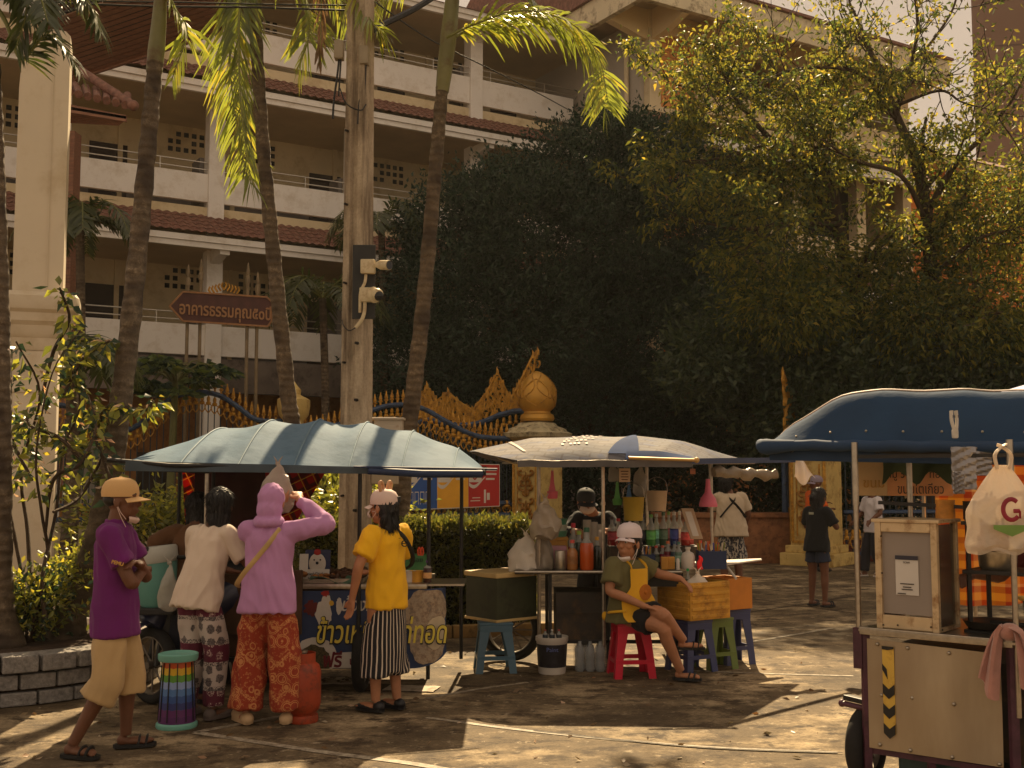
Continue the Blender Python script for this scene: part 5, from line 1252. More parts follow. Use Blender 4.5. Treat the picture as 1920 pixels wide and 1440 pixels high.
# 7 -- vendor in the dark behind the second stall
dk=cloth('charcoal_shirt',(.02,.022,.026))
Yd=11.75
p=Person((xof(1112,Yd),Yd,0),262,1.62,'vendor in dark clothes bending over the drinks behind the second stall',skin_m,(-.12,0,.88),(.1,0,1.32),(.22,-.06,1.44),280,
 {'L':((.22,.24,1.14),(.45,.12,1.17),(.9,-.3,-.2)),'R':((.2,-.26,1.14),(.44,-.1,1.16),(.9,.3,-.2))},{'L':((0,.1,.45),(-.05,.1,.085),(1,.1,0)),'R':((0,-.1,.45),(-.05,-.1,.085),(1,-.1,0))},hpitch=-.3)
p.shirt(dk,-.25,1.5,.016,.03,seed=13); p.trousers(cloth('charcoal_trousers',(.018,.018,.02)),2,(.1,.09,.08)); p.shoes(blackrub,'sandal'); p.hair(hat=True); p.cap(mat('cap_charcoal',(.04,.045,.05),.8),.07); p.chinmask(full=True)
# 8 -- man in pale t-shirt far behind the second stall
pal=cloth('pale_tee',S(190,172,146),.08)
m,t,pp_=base('print_shorts'); o=t.obj(); x=t.sep(o); nz=t.ramp(t.noise(t.mapping(o,(1,1,.45)),38,3,.6),[(.5,(0,0,0)),(.54,(1,1,1))]); t.link(t.mix(nz,S(30,30,40),S(176,166,150)),pp_.inputs['Base Color']); pshorts=m
Yf=16.8
p=Person((xof(1368,Yf),Yf,0),95,1.72,'man in pale t-shirt with black crossbody strap and patterned shorts, seen from behind',skin_d,(0,0,.92),(.04,0,1.43),(.09,.05,1.57),70,
 {'L':((.14,.27,1.2),(.35,.16,1.25),(1,-.3,0)),'R':((.04,-.27,1.15),(.14,-.25,.95),(.6,.1,-.8))},{'L':((.02,.1,.48),(0,.12,.09),(1,.1,0)),'R':((.02,-.1,.48),(0,-.12,.09),(1,-.1,0))},bulk=1.15,vox=.009,eyes=False)
p.shirt(pal,-.2,.8,.02,.035,seed=14,amp=0.0182,vox=.011); p.trousers(pshorts,.95,(.122,.125,.12),'shorts',vox=.011); p.shoes(blackrub,'sandal'); p.hair()
b=MB()
for sg in (1,-1): b.tube([p.spine(.98)+p.L*.08*sg,p.spine(.85)-p.F*.15+p.L*.03*sg,p.spine(.62)-p.F*.16-p.L*.08*sg,p.spine(.35)-p.F*.12-p.L*.19*sg],.022,6,sm=4,flat=.3)
b.build('bag_strap',blackrub,p.root)
# 9 -- woman in black
blk_=cloth('black_tee',(.012,.013,.014)); den=cloth('dark_denim',S(44,50,66),.15)
Yb=15.0
p=Person((xof(1527,Yb),Yb,0),38,1.56,'woman in black t-shirt and dark denim shorts looking at her phone beyond the stalls',skin_d,(0,0,.83),(.03,0,1.28),(.08,0,1.42),40,
 {'L':((.1,.24,1.04),(.3,.08,1.12),(.7,-.6,.4)),'R':((.1,-.24,1.04),(.3,-.06,1.1),(.7,.6,.4))},{'L':((.02,.09,.44),(0,.1,.085),(1,.1,0)),'R':((.02,-.1,.44),(.0,-.11,.085),(1,-.1,0))},bulk=.95,vox=.009,eyes=False)
p.shirt(blk_,-.24,.8,.018,.03,seed=15,vox=.011); p.trousers(den,.62,(.115,.115,.115),'shorts',vox=.011); p.shoes(blackrub,'sandal'); p.hair(long=.12,pony=True)
b=MB(); b.box(p.spine(.86)-p.F*.128-p.L*.0,(.012,.07,.03),M=Matrix((p.F,p.L,p.U)).transposed().to_4x4()); b.build('back_print',mat('print_pale',S(170,172,150),.7),p.root,smooth=0)
# 10 -- person in orange with a cap by the right pillar
Yo=20.6
p=Person((xof(1522,Yo),Yo,0),15,1.7,'person in orange top, black trousers and pale cap standing by the right gate pillar',skin_d,(0,0,.9),(.02,0,1.41),(.06,0,1.56),190,
 {'L':((.08,.26,1.15),(.28,.12,1.2),(.9,-.4,.2)),'R':((.06,-.27,1.14),(.26,-.12,1.1),(.9,.4,.2))},{'L':((.02,.12,.47),(.05,.18,.09),(1,.1,0)),'R':((.02,-.12,.47),(.02,-.2,.09),(1,-.1,0))},vox=.01)
p.shirt(cloth('orange_top',S(216,96,30)),-.22,1.0,.018,.03,vox=.012); p.trousers(blk_,2,(.1,.09,.08),vox=.012); p.shoes(blackrub,'shoe'); p.cap(mat('cap_lilac_grey',S(150,136,150),.8))
# 11 -- person with white shirt further right
Yg=19.4
p=Person((xof(1634,Yg),Yg,0),200,1.6,'person in white shirt and dark trousers walking beyond the right food cart',skin_d,(0,0,.86),(.03,0,1.33),(.06,0,1.47),205,
 {'L':((.06,.25,1.08),(.22,.2,.95),(.7,.1,-.6)),'R':((.04,-.25,1.07),(.2,-.22,.95),(.7,-.1,-.6))},{'L':((.05,.1,.45),(-.06,.1,.085),(1,.1,0)),'R':((.1,-.1,.45),(.14,-.1,.085),(1,-.1,0))},vox=.01)
p.shirt(cloth('white_shirt',S(204,196,196)),-.22,.8,.018,.03,vox=.012); p.trousers(cloth('dark_trousers',S(44,42,46)),1.95,(.1,.085,.075),vox=.012); p.shoes(mat('sandal_white',S(196,186,176),.6),'sandal'); p.hair()
# 12 -- cook at the right cart, only a hand reaches into the picture
hp_=P(1890,1108,6.42)
p=Person((3.28,6.9,0),215,1.62,'cook at right edge of the picture whose dark hand holds a ladle over the cart',skin_d,(-.05,0,.88),(.05,0,1.35),(.1,0,1.5),215,{'L':((.1,.27,1.08),(.28,.2,1.05),(1,-.2,0)),'R':((.12,-.3,1.1),(.38,-.33,1.12),(1,0,-.1))},{'L':((0,.1,.46),(0,.1,.085),(1,.1,0)),'R':((0,-.1,.46),(0,-.1,.085),(1,-.1,0))},curl=1.1)
p.shirt(cloth('maroon_top',S(96,48,44)),-.25,.7,.016,.03); p.trousers(blk_,2,(.1,.09,.08)); p.shoes(blackrub,'sandal'); p.hair()
# ---------------------------------------------------------------- shared stall makers
metal=mat('brushed_metal',S(176,166,150),.32,.15,30,metal=.9,bmp=.05); blkmetal=mat('black_metal',(.018,.017,.016),.5,.2,12); rubber=mat('tyre_rubber',(.014,.013,.012),.85,.2,20,bmp=.3)
wood=mat('dark_wood',S(84,58,38),.75,.3,6,bmp=.3); dkpanel=mat('dark_panel',S(56,50,42),.7,.35,4,dirt=(S(92,70,46),5)); plast_w=mat('white_plastic',S(204,196,184),.45,.06,6)
def stool(c,h,w,col,label,name='plastic_stool',rz=0,rough=.38):
    c=V(c); t_=thing(name,c,label,'stool','plastic stools'); m_=mat('stool_'+label.replace(' ','_')[:24],col,rough,.1,5,bmp=.05)
    X=Matrix.Rotation(rz,4,'Z'); b=MB(); 
    b.box(c+V((0,0,h-.012)),(w,w,.024),M=X,bev=.008); b.box(c+V((0,0,h-.05)),(w*.96,w*.96,.055),M=X,bev=.006); b.build('seat',m_,t_)
    wt,wb=w*.44,w*.6
    def cr(sx,sy,z): f=1-z/h; r=wt+(wb-wt)*f; return c+X@V((sx*r,sy*r,z))
    for sx in (1,-1):
        for sy in (1,-1):
            b=MB(); rs=[]
            for z in (h-.03,h*.8,h*.4,0):
                q=cr(sx,sy,z); wd=.085 if z>h*.7 else .064
                L_=[(0,0),(-sx*wd,0),(-sx*wd,-sy*.012),(-sx*.014,-sy*.014),(-sx*.012,-sy*wd),(0,-sy*wd)]
                if sx*sy<0: L_=L_[::-1]
                rs.append([q+X@V((x,y,0)) for x,y in L_])
            b.rings(rs); b.build('leg',m_,t_,smooth=30)
    b=MB(); z=h*.3
    for s in ((1,1,-1,1),(-1,1,-1,-1),(-1,-1,1,-1),(1,-1,1,1)): b.bar(cr(s[0],s[1],z)*.985+cr(-s[0],-s[1],z)*.015,cr(s[2],s[3],z)*.985+cr(-s[2],-s[3],z)*.015,.012,.035)
    # arched shoulders under the seat
    for s in ((1,1,-1,1),(-1,1,-1,-1),(-1,-1,1,-1),(1,-1,1,1)): b.bar(cr(s[0],s[1],h*.87),cr(s[2],s[3],h*.87),.012,h*.1)
    b.build('brace',m_,t_,smooth=0); return t_
def wheel(parent,c,r,w,axis,name='wheel',spokes=10):
    c=V(c); ax=V(axis).normalized(); M_=ax.to_track_quat('Z','X').to_matrix().to_4x4(); b=MB(); n=28
    b.rings([[c+M_@V(((r-w*.5+w*.5*math.cos(t_))*math.cos(a),(r-w*.5+w*.5*math.cos(t_))*math.sin(a),w*.55*math.sin(t_))) for t_ in [2*PI*j/10 for j in range(10)]] for a in [2*PI*k/n for k in range(n)]],closed=True)
    ty=b.build(name,rubber,parent); b=MB(); R_=r-w*.9
    b.rings([[c+M_@V(((R_+.012*math.cos(t_))*math.cos(a),(R_+.012*math.cos(t_))*math.sin(a),w*.4*math.sin(t_))) for t_ in [2*PI*j/6 for j in range(6)]] for a in [2*PI*k/n for k in range(n)]],closed=True)
    for k in range(spokes): a=2*PI*k/spokes; b.tube([c,c+M_@V((R_*math.cos(a),R_*math.sin(a),0))],.008,5)
    b.tube([c-ax*w*.6,c+ax*w*.6],.03,8); b.build('rim',mat('rim_grey',S(120,112,102),.45,.2,9,metal=.6),ty); return ty
def sheet(b,c,ux,uz,w,h,un=.006,mi=0):
    ux=V(ux).normalized(); uz=V(uz).normalized(); n=ux.cross(uz); c=V(c)
    b.prism([c-ux*w/2-uz*h/2,c+ux*w/2-uz*h/2,c+ux*w/2+uz*h/2,c-ux*w/2+uz*h/2],n*un,mi)
def bag(name,top,size,m_,label,cat='plastic bag',seed=0,sag=1.0,at=None,amp=.02,knot=.12):
    """tied plastic bag hanging from a point"""
    top=V(top); w_,d_,h_=size; prof=[(knot,.0),(knot*1.1,.06),(.3,.16),(.62,.3),(.88,.5),(1.0,.72),(.92,.9),(.6,.98),(.05,1.0)]; b=MB(); rs=[]
    for r,z in prof: rs.append([top+V((r*w_*.5*math.cos(2*PI*k/18),r*d_*.5*math.sin(2*PI*k/18),-z*h_)) for k in range(18)])
    b.rings(rs); bmesh.ops.subdivide_edges(b.bm,edges=b.bm.edges[:],cuts=1,use_grid_fill=True)
    for v in b.bm.verts:
        q=v.co*14+V((seed*3.3,0,0)); v.co+=noise.noise_vector(q)*amp*(1 if top.z-v.co.z>.02 else .3)
    for f in (1,-1): b.tube([top+V((0,0,-.01)),top+V((f*.012,.004*f,.02)),top+V((f*(.03+.006*seed%.02),.01,.05))],[.012,.016,.004],7,flat=.4)
    b.tube([top+V((-.016,0,-.005)),top+V((.016,0,.0))],.013,7)
    o=b.build(name,m_,at=top); tag(o,label,cat); return o
pbag=mat('clear_bag',S(190,184,172),.3,.15,8,alpha=.5,bmp=.4,bscale=40); wbag=mat('white_bag',S(206,196,180),.5,.08,8,bmp=.3,bscale=40,transl=(.25,.22,.18))
PT=[(.0,.0),(.9,.0),(1,.05),(1,.6),(.92,.68),(.4,.82),(.36,.97),(.34,1.0)]
def bottle(c,h,r,liquid,capc,label,lab=None,prof=None,fill=.62,group='drink bottles on the second stall'):
    c=V(c); t_=thing('bottle',c,label,'bottle',group); b=MB(); P_=prof or PT
    lm=mat('liquid_%d_%d_%d'%tuple(int(x*999) for x in liquid),liquid,.18,.1,6,bmp=0,spec=.6); gm=mat('bottle_clear',S(170,170,160),.12,.05,4,alpha=.55,bmp=0,spec=.8)
    zs=[(max(.002,x*r),z*h) for x,z in P_]; cut=fill*h
    lo=[q for q in zs if q[1]<=cut]; hi=[q for q in zs if q[1]>cut]
    def at(z):
        for (a,za),(e,ze) in zip(zs,zs[1:]):
            if za<=z<=ze and ze>za: return a+(e-a)*(z-za)/(ze-za)
        return zs[-1][0]
    b.lathe(lo+[(at(cut),cut)],c,14); b.build('body',lm,t_); b=MB(); b.lathe([(at(cut),cut+.001)]+hi,c,14); b.build('neck',gm,t_)
    b=MB(); b.lathe([(r*.42,h*.985),(r*.42,h*1.08),(r*.36,h*1.1),(.002,h*1.1)],c,12); b.build('cap',mat('cap_%d_%d_%d'%tuple(int(x*999) for x in capc),capc,.4,.05,5,bmp=0),t_)
    if lab: b=MB(); b.lathe([(r*1.02,h*.22),(r*1.02,h*.5)],c,14,cap=False); b.thick(.0012); b.build('bottle_label',mat('lab_%d_%d_%d'%tuple(int(x*999) for x in lab),lab,.5,.25,30,bmp=0),t_)
    return t_
def canopy_cloth(name,col,lit,rough=.5,dirt=None):
    return mat(name,col,rough,.16,1.6,bmp=.25,bscale=9,transl=lit,spec=.5,dirt=dirt,bdist=.02)
def basin(name,c,prof,m_,label,cat,handle=None,group=None,M=None,n=24):
    c=V(c); b=MB(); inner=[(max(.002,r-.006),z) for r,z in prof[::-1]][:-1]
    b.lathe(prof+inner+[(.002,prof[0][1]+.008)],c,n,M=M); o=b.build(name,m_,at=c); tag(o,label,cat,group)
    if handle: b=MB(); b.tube([V(x) for x in handle],.004,6,sm=4); b.build('handle',metal,o)
    return o
# ---------------------------------------------------------------- first stall (fried chicken) at the left
S1=thing('fried_chicken_stall',(xof(600,9.5),9.5,0),'fried chicken cart under a faded blue ribbed canopy with a navy picture banner','food stall')
def s1(px,Y): return xof(px,Y)
fl,fr=V((-2.86,8.45,1.81)),V((-.24,9.25,1.745)); bl_,br_=V((-2.8,10.5,1.83)),V((-.25,11.0,1.78))
def canopy1(u,v):
    base_=fl.lerp(fr,u).lerp(bl_.lerp(br_,u),v)
    hu=max(0,1-abs((u-.47)/.53)**2.5); hv=math.sin(PI*min(1,max(0,v))**1.3)**.72
    rib=abs(math.sin(u*PI*6.5+.25)); z=.40*hu**.8*hv-.028*(rib**1.3)*math.sin(PI*v)**.5*(.4+hu)+.006*noise.noise(V((u*14,v*6,0)))
    endpull=(1-hv)*0
    return base_+V((0,0,z))
b=MB(); b.grid(canopy1,104,28); b.thick(.004)
cv1=mat('faded_blue_canvas',S(98,122,142),.75,.12,1.6,bmp=.25,bscale=9,transl=(.02,.035,.05),spec=.1,bdist=.02,dirt=(S(82,106,124),3)); b.build('canopy',cv1,S1,smooth=60)
b=MB()
for k in range(7):
    u=(k-.08)/6.5
    if 0<u<1: b.tube([canopy1(u,j/16)+V((0,0,.006)) for j in range(17)],.007,5)
b.build('seam_or_sunlit_rim',mat('seam_blue',S(108,134,150),.7),S1)
b=MB()
def val1(u,v): 
    p_=fl.lerp(fr,u); return p_+V((.0,-.012-.01*v+.008*math.sin(u*50)*v,-.075*v*(1-.45*u)+.012))
b.grid(val1,60,3); b.thick(.004)
def val1b(u,v): 
    p_=bl_.lerp(br_,u); return p_+V((0,.01,-.07*v))
b.grid(val1b,30,2); b.build('valance',mat('valance_slate',S(58,70,78),.6,.2,5,transl=(.02,.025,.03)),S1)
b=MB(); b.tube([fl.lerp(fr,.66)+V((0,-.03,-.015)),fl.lerp(fr,.82)+V((0,-.04,-.03)),fr+V((.0,-.03,-.02))],.03,10); b.tube([fl.lerp(fr,.62)+V((0,-.05,.012)),fr+V((.12,-.03,.02))],.008,6); b.build('rolled_cloth',mat('navy_cloth',S(36,52,84),.6,.15,6),S1)
b=MB(); 
ps=[(s1(390,8.75),8.75,blkmetal),(s1(676,9.05),9.05,blkmetal),(s1(805,9.2),9.2,blkmetal)]
for x,y,_ in ps: b=MB(); b.tube([V((x,y,.1)),V((x,y,1.765))],.016,8); b.build('post',_ if x>-2 else metal,S1)
for x,y in ((-2.55,9.75),(-.45,10.2)): b=MB(); b.tube([V((x,y,.1)),V((x,y,1.85))],.016,8); b.build('post',blkmetal,S1)
b=MB(); b.tube([fl+V((-.14,.0,.02)),fl+V((.3,.06,-.02)),fl.lerp(fr,.5)+V((0,.05,.0)),fr+V((0,.03,0))],.018,8); b.tube([bl_,br_],.018,8); b.tube([fl+V((.1,.1,.0)),bl_+V((.1,0,0))],.016,6); b.tube([fr,br_],.016,6)
b.tube([V((-2.85,8.6,1.76)),V((-2.3,8.7,1.74))],.012,6); b.tube([V((-2.62,9.0,.4)),V((-2.62,9.0,1.76))],.014,6); b.build('roof_frame',blkmetal,S1)
# counter body
CX0,CX1=-2.45,-.7
b=MB(); b.box(((CX0+CX1)/2,9.55,.84),(CX1-CX0+.06,.98,.04),bev=.006); b.box((CX1+.12,9.4,.845),(.4,.5,.016)); b.build('counter_top',metal,S1)
b=MB(); b.box(((CX0+CX1)/2,9.58,.55),(CX1-CX0,.86,.53)); b.box((-2.05,9.06,.72),(.8,.05,.5),bev=.01); b.build('cart_body',wood,S1,smooth=0)
b=MB()
for x in (CX0+.05,CX1-.05):
    for y in (9.15,10.0): b.bar((x,y,.2),(x,y,.84),.035)
b.bar((CX0,9.15,.26),(CX1,9.15,.26),.035); b.bar((CX0,10,.26),(CX1,10,.26),.035); b.build('frame',blkmetal,S1,smooth=0)
wheel(S1,(-1.2,9.2,.27),.27,.09,(1,0,0),spokes=0); wheel(S1,(-2.35,9.6,.27),.27,.09,(1,0,0),spokes=0)
# wrap-round banner
bx0=s1(568,9.07); 
def ban(u,v,o=0):
    x=bx0+1.2*u; y=9.07
    if u>.80: a=(u-.80)/.2*1.25; x=bx0+1.2*.8+.19*math.sin(a); y=9.07+.19*(1-math.cos(a))
    zt=.805+.02*u; zb=.205+.11*max(0,(u-.72)/.28)**2
    n=V((0,-1,0)) if u<=.8 else V((math.sin((u-.8)/.2*1.25),-math.cos((u-.8)/.2*1.25),0))
    return V((x,y,zt+(zb-zt)*v))+n*(o+.004*math.sin(u*17+v*3))
b=MB(); b.grid(lambda u,v:ban(u,v),48,10); b.thick(-.004); navy=mat('banner_navy',S(44,62,98),.45,.12,3,spec=.4); BA=b.build('banner',navy,S1)
def patch(cu,cv,ru,rv,o=.006,jag=.06,n=26,seed=0):
    rr=random.Random(seed); b=MB(); c=ban(cu,cv,o); ring=[]
    for k in range(n): a=2*PI*k/n; f=1+rr.uniform(-jag,jag); ring.append(ban(min(1,max(0,cu+ru*f*math.cos(a))),min(1,max(0,cv+rv*f*math.sin(a))),o))
    rv_=[b.bm.verts.new(q_) for q_ in ring]; mid_=[b.bm.verts.new(ban(min(1,cu+(ru*.5)*math.cos(2*PI*k/n)),cv+rv*.5*math.sin(2*PI*k/n),o)) for k in range(n)]; cc=b.bm.verts.new(c)
    for k in range(n): b._f([rv_[k],rv_[(k+1)%n],mid_[(k+1)%n],mid_[k]]); b._f([mid_[k],mid_[(k+1)%n],cc])
    return b
m,t,pp_=base('food_photo'); o=t.obj(); n1=t.noise(o,22,6,.7); n2=t.noise(o,9,3); c=t.ramp(n1,[(.34,S(56,42,30)),(.46,S(150,112,76)),(.56,S(196,172,140)),(.66,S(120,84,52))]); t.link(t.mix(n2,c,S(150,140,124)),pp_.inputs['Base Color']); pp_.inputs['Roughness'].default_value=.45; food=m
m,t,pp_=base('sauce_photo'); o=t.obj(); t.link(t.ramp(t.noise(o,60,5,.7),[(.4,S(40,40,24)),(.6,S(96,84,50))]),pp_.inputs['Base Color']); pp_.inputs['Roughness'].default_value=.45; sauce=m
bw=mat('banner_print_white',S(206,200,188),.5,.06,9)
patch(.84,.3,.16,.3,seed=1).build('food_picture',food,BA); patch(.86,.72,.14,.26,.008,.1,seed=2).build('food_picture',food,BA); patch(.9,.6,.08,.22,.009,.05,seed=4).build('plate_picture',mat('plate_pale',S(200,182,150),.5,.15,7),BA)
patch(.1,.86,.15,.26,.006,.02,seed=3).build('bowl_picture',bw,BA); patch(.09,.9,.115,.2,.008,.08,seed=5).build('sauce_picture',sauce,BA)
b=MB(); b.grid(lambda u,v:ban(.17+.5*u,.8+.19*v-.05*u*(1-v)*math.sin(u*3),.0075),30,3); b.build('white_strip',bw,BA)
# generic white hen
patch(.155,.3,.055,.17,.008,.12,seed=7).build('hen_body',bw,BA); patch(.17,.15,.032,.12,.010,.05,seed=8).build('hen_head',bw,BA)
b=patch(.165,.03,.028,.045,.011,.3,seed=9); b.build('hen_comb',mat('print_red',S(170,36,28),.5),BA); patch(.07,.22,.04,.1,.006,.3,seed=10).build('hen_tail',mat('print_maroon',S(96,30,28),.5),BA); patch(.205,.16,.016,.035,.012,.1,seed=11).build('hen_beak',mat('print_yellow',S(214,170,50),.5),BA); patch(.255,.2,.02,.11,.008,.1,seed=12).build('hen_wing',bw,BA)
def bantext(s,u,v,size,width,m_,name,slant=0,o=.012,bold=.004):
    p_=ban(u,v,o); b=MB(); put_text(b,s,size,p_,(1,0,0),(0,0,1),width=width,depth=.004,bold=bold,slant=slant); b.build(name,m_,BA,smooth=0)
ytx=mat('print_gold',S(226,206,84),.45,.06,9); ink=mat('print_ink',S(24,26,40),.5); red_=mat('print_crimson',S(112,32,40),.5)
bantext('ข้าวเหนียวไก่ทอด',.1,.67,.235,1.03,ink,'lettering_shadow',.12,.009,.012); bantext('ข้าวเหนียวไก่ทอด',.105,.665,.235,1.02,ytx,'lettering',.12,.0135,.003)
bantext('น้องว',.27,.26,.14,.24,bw,'lettering',.25,bold=.001); bantext('ฟรี',.15,.975,.15,.15,red_,'lettering',.1,.0125,.004); bantext('น้ำจิ้มแจ่ว',.33,.95,.085,.3,red_,'lettering',.0,.0125,.001)
# plaid cloth at the back
m,t,pp_=base('plaid_cloth'); o=t.obj(); x=t.sep(o); dg=t.math('ADD',t.math('MULTIPLY',x[0],.9),t.math('MULTIPLY',x[2],.43)); dh=t.math('SUBTRACT',t.math('MULTIPLY',x[2],.9),t.math('MULTIPLY',x[0],.43))
def bands(v,k,a,b_): return t.ramp(t.math('FRACT',t.math('MULTIPLY',v,k)),[(0,(1,1,1)),(a,(0,0,0))],'CONSTANT')
b1=t.math('MAXIMUM',t.sep(bands(dg,9,.3,0))[0],t.sep(bands(dh,9,.3,0))[0]); y1=t.math('MAXIMUM',t.sep(bands(t.math('ADD',dg,.016),9,.06,0))[0],t.sep(bands(t.math('ADD',dh,.016),9,.06,0))[0])
c=t.mix(t.math('MULTIPLY',b1,.75),S(190,32,22),(.02,.012,.012)); c=t.mix(y1,c,S(220,170,50)); t.link(c,pp_.inputs['Base Color']); pp_.inputs['Roughness'].default_value=.85
tr=t.new('ShaderNodeBsdfTranslucent'); t.link(c,tr.inputs[0]); mx=t.new('ShaderNodeMixShader'); mx.inputs[0].default_value=.5; t.link(pp_.outputs[0],mx.inputs[1]); t.link(tr.outputs[0],mx.inputs[2]); t.link(mx.outputs[0],t.n['Material Output'].inputs[0]); plaid=m
b=MB(); Yc=10.05
def cl(u,v):
    xt=s1(343,Yc)+(s1(618,Yc)-s1(343,Yc))*u; xb=s1(358,Yc)+(s1(545,Yc)-s1(358,Yc))*u; zt=zof(874,Yc)-.03*math.sin(u*PI); zb=zof(1075,Yc)+(.35*max(0,u-.55)/.45)
    return V((xt+(xb-xt)*v,Yc+.03*math.sin(u*22)*v,zt+(zb-zt)*v))
b.grid(cl,50,16); b.thick(.003); o=b.build('plaid_cloth',plaid,at=(s1(480,Yc),Yc,1.0)); tag(o,'red black and yellow plaid cloth hung behind the chicken cart','cloth')
b=MB(); b.grid(lambda u,v:V((s1(365,9.95)+.62*u,9.98+.02*math.sin(u*16),1.78-1.0*v)),20,4); b.thick(.003); o=b.build('dark_cloth',mat('maroon_dark_cloth',S(58,26,24),.9,.3,4),at=(-2.2,9.98,.8)); tag(o,'dark maroon cloth hanging at the back of the chicken cart','cloth')
# counter goods
b=MB(); cx=s1(599,9.35); sheet(b,(cx,9.35,.985),(1,.05,0),(0,.12,1),.205,.25); CB=b.build('sign_card',mat('card_navy',S(40,50,84),.5,.1,4),at=(cx,9.35,.86)); tag(CB,'navy card sign with a white hen and white text panel on the chicken cart counter','sign')
b=MB(); b.ell((cx,9.335,1.0),(.07,.006,.085),n=18); b.build('hen_print',bw,CB); b=MB(); sheet(b,(cx,9.322,.905),(1,.05,0),(0,.12,1),.2,.1,.004); b.build('white_panel',bw,CB)
b=MB(); b.ell((cx,9.335,1.09),(.03,.006,.03),n=10); b.build('hen_comb',mat('print_red',S(170,36,28)),CB)
b=MB()
for s_ in (-1,1): b.ell((cx+s_*.025,9.328,1.03),(.007,.004,.007),n=8)
b.ell((cx,9.326,1.005),(.012,.004,.012),n=8); put_text(b,'Fried Chicken',.036,(cx,9.312,.908),(1,.05,0),(0,0,1),width=.17,depth=.003,center=True); put_text(b,'9 ชิ้น 20 บาท',.032,(cx,9.312,.87),(1,.05,0),(0,0,1),width=.14,depth=.003,center=True); b.build('lettering',ink,CB,smooth=0)
b=MB(); sheet(b,(s1(573,9.3),9.3,.96),(1,.1,0),(0,.15,1),.07,.24); o=b.build('pay_card',bw,at=(s1(573,9.3),9.3,.86)); tag(o,'small white payment card beside the navy hen card','card')
def tray(px,Y,w,d,label,m_,seed,n=26,r=.03,cat='tray'):
    x=s1(px,Y); T_=thing('food_tray',(x,Y,.86),label,cat,'trays on the chicken counter'); b=MB(); b.box((x,Y,.868),(w,d,.012),bev=.003)
    for sx,sy,lx,ly in ((1,0,.01,d),(-1,0,.01,d),(0,1,w,.01),(0,-1,w,.01)): b.box((x+sx*w/2,Y+sy*d/2,.88),(lx,ly,.03))
    b.build('tray',metal,T_,smooth=0); rr=random.Random(seed); b=MB()
    for k in range(n): b.ell((x+rr.uniform(-.44,.44)*w,Y+rr.uniform(-.4,.4)*d,.89+rr.uniform(0,.035)),(r*rr.uniform(.7,1.3),r*rr.uniform(.6,1),r*rr.uniform(.5,.8)),M=Matrix.Rotation(rr.uniform(0,3),4,'Z'),n=8)
    for v in b.bm.verts: v.co+=noise.noise_vector(v.co*40)*.008
    o=b.build('fried_pieces',m_,T_)
frd=mat('fried_golden',S(150,98,48),.6,.4,30,bmp=.5); frb=mat('fried_brown',S(84,54,32),.6,.4,30,bmp=.5); tl_=mat('banana_leaf',S(74,104,84),.5,.25,9)
tray(596,9.25,.34,.28,'metal tray of pale golden fried pieces nearest the navy hen card',frd,1); tray(655,9.3,.3,.3,'metal tray of dark fried pieces beside the woman in yellow',frb,2); tray(650,9.65,.4,.3,'rear metal tray heaped with dark fried chicken',frb,3,34,.04)
b=MB(); b.grid(lambda u,v:V((s1(585,9.14)+.4*u,9.1+.14*v,.885+.03*math.sin(u*7+v*3))),20,5); b.thick(.003); o=b.build('leaf_wrap',tl_,at=(s1(630,9.15),9.15,.86)); tag(o,'blue green leaf sheet lying along the front edge of the counter','leaf')
# right end goods
gx=s1(783,9.45); b=MB()
for sx in (-1,1): b.box((gx+sx*.085,9.5,.96),(.008,.22,.2))
for sy in (-1,1): b.box((gx,9.5+sy*.11,.96),(.17,.008,.2))
b.box((gx,9.5,.864),(.17,.22,.008)); b.box((gx,9.385,.93),(.15,.006,.06)); o=b.build('green_crate',mat('crate_green',S(72,128,74),.5,.15,8),at=(gx,9.5,.86),smooth=0); tag(o,'small green plastic crate at the right end of the chicken counter','crate')
b=MB(); put_text(b,'อร่อย',.05,(gx,9.378,1.01),(1,0,0),(0,0,1),width=.11,depth=.003,center=True); b.build('lettering',ink,o,smooth=0)
b=MB(); c_=V((s1(790,9.42),9.42,1.08))
for s_ in (-1,1): b.tube([c_+V((s_*.004,0,-.07)),c_+V((s_*.016,0,-.03)),c_+V((s_*.022,0,.02)),c_+V((s_*.012,0,.045)),c_+V((s_*.003,0,.02)),c_+V((s_*.006,0,-.03))],.0065,6,sm=3)
o=b.build('scissors',mat('scissor_orange',S(226,82,36),.4),at=c_-V((0,0,.1))); tag(o,'orange handled scissors standing in the green crate','scissors')
bottle((s1(803,9.2),9.2,.86),.16,.034,S(60,30,22),S(90,60,110),'sauce bottle with orange label and purple cap at the counter end',lab=S(222,170,110),prof=[(0,0),(.95,0),(1,.05),(1,.7),(.85,.8),(.3,.86),(.2,1.0)],fill=.72,group='sauces on the chicken counter')
b=MB(); b.lathe([(.008,.175),(.006,.2),(.003,.235)],(s1(803,9.2),9.2,.86),8); o=b.build('nozzle',mat('cap_purple',S(90,60,110),.4),at=(s1(803,9.2),9.2,.86)); 
o.parent=[q_ for q_ in bpy.data.objects if q_.get('label','').startswith('sauce bottle')][0]; o.location=(0,0,0)
for px,lab_,c_ in ((768,'white tub of sauce left of the small yellow tub',S(206,196,184)),(783,'small yellow tub of sauce beside the purple capped bottle',S(216,160,60))): basin('sauce_tub',(s1(px,9.25),9.25,.86),[(.045,0),(.052,.03),(.056,.085),(.06,.09)],mat('tub_'+lab_[:5],c_,.45),lab_,'tub')
b=MB(); b.tube([V((s1(755,9.4),9.4,1.06)),V((s1(775,9.4),9.4,1.06))],.02,8); o=b.build('paper_roll',plast_w,at=(s1(765,9.4),9.4,1.03)); tag(o,'white paper roll lying on the green crate','paper roll')
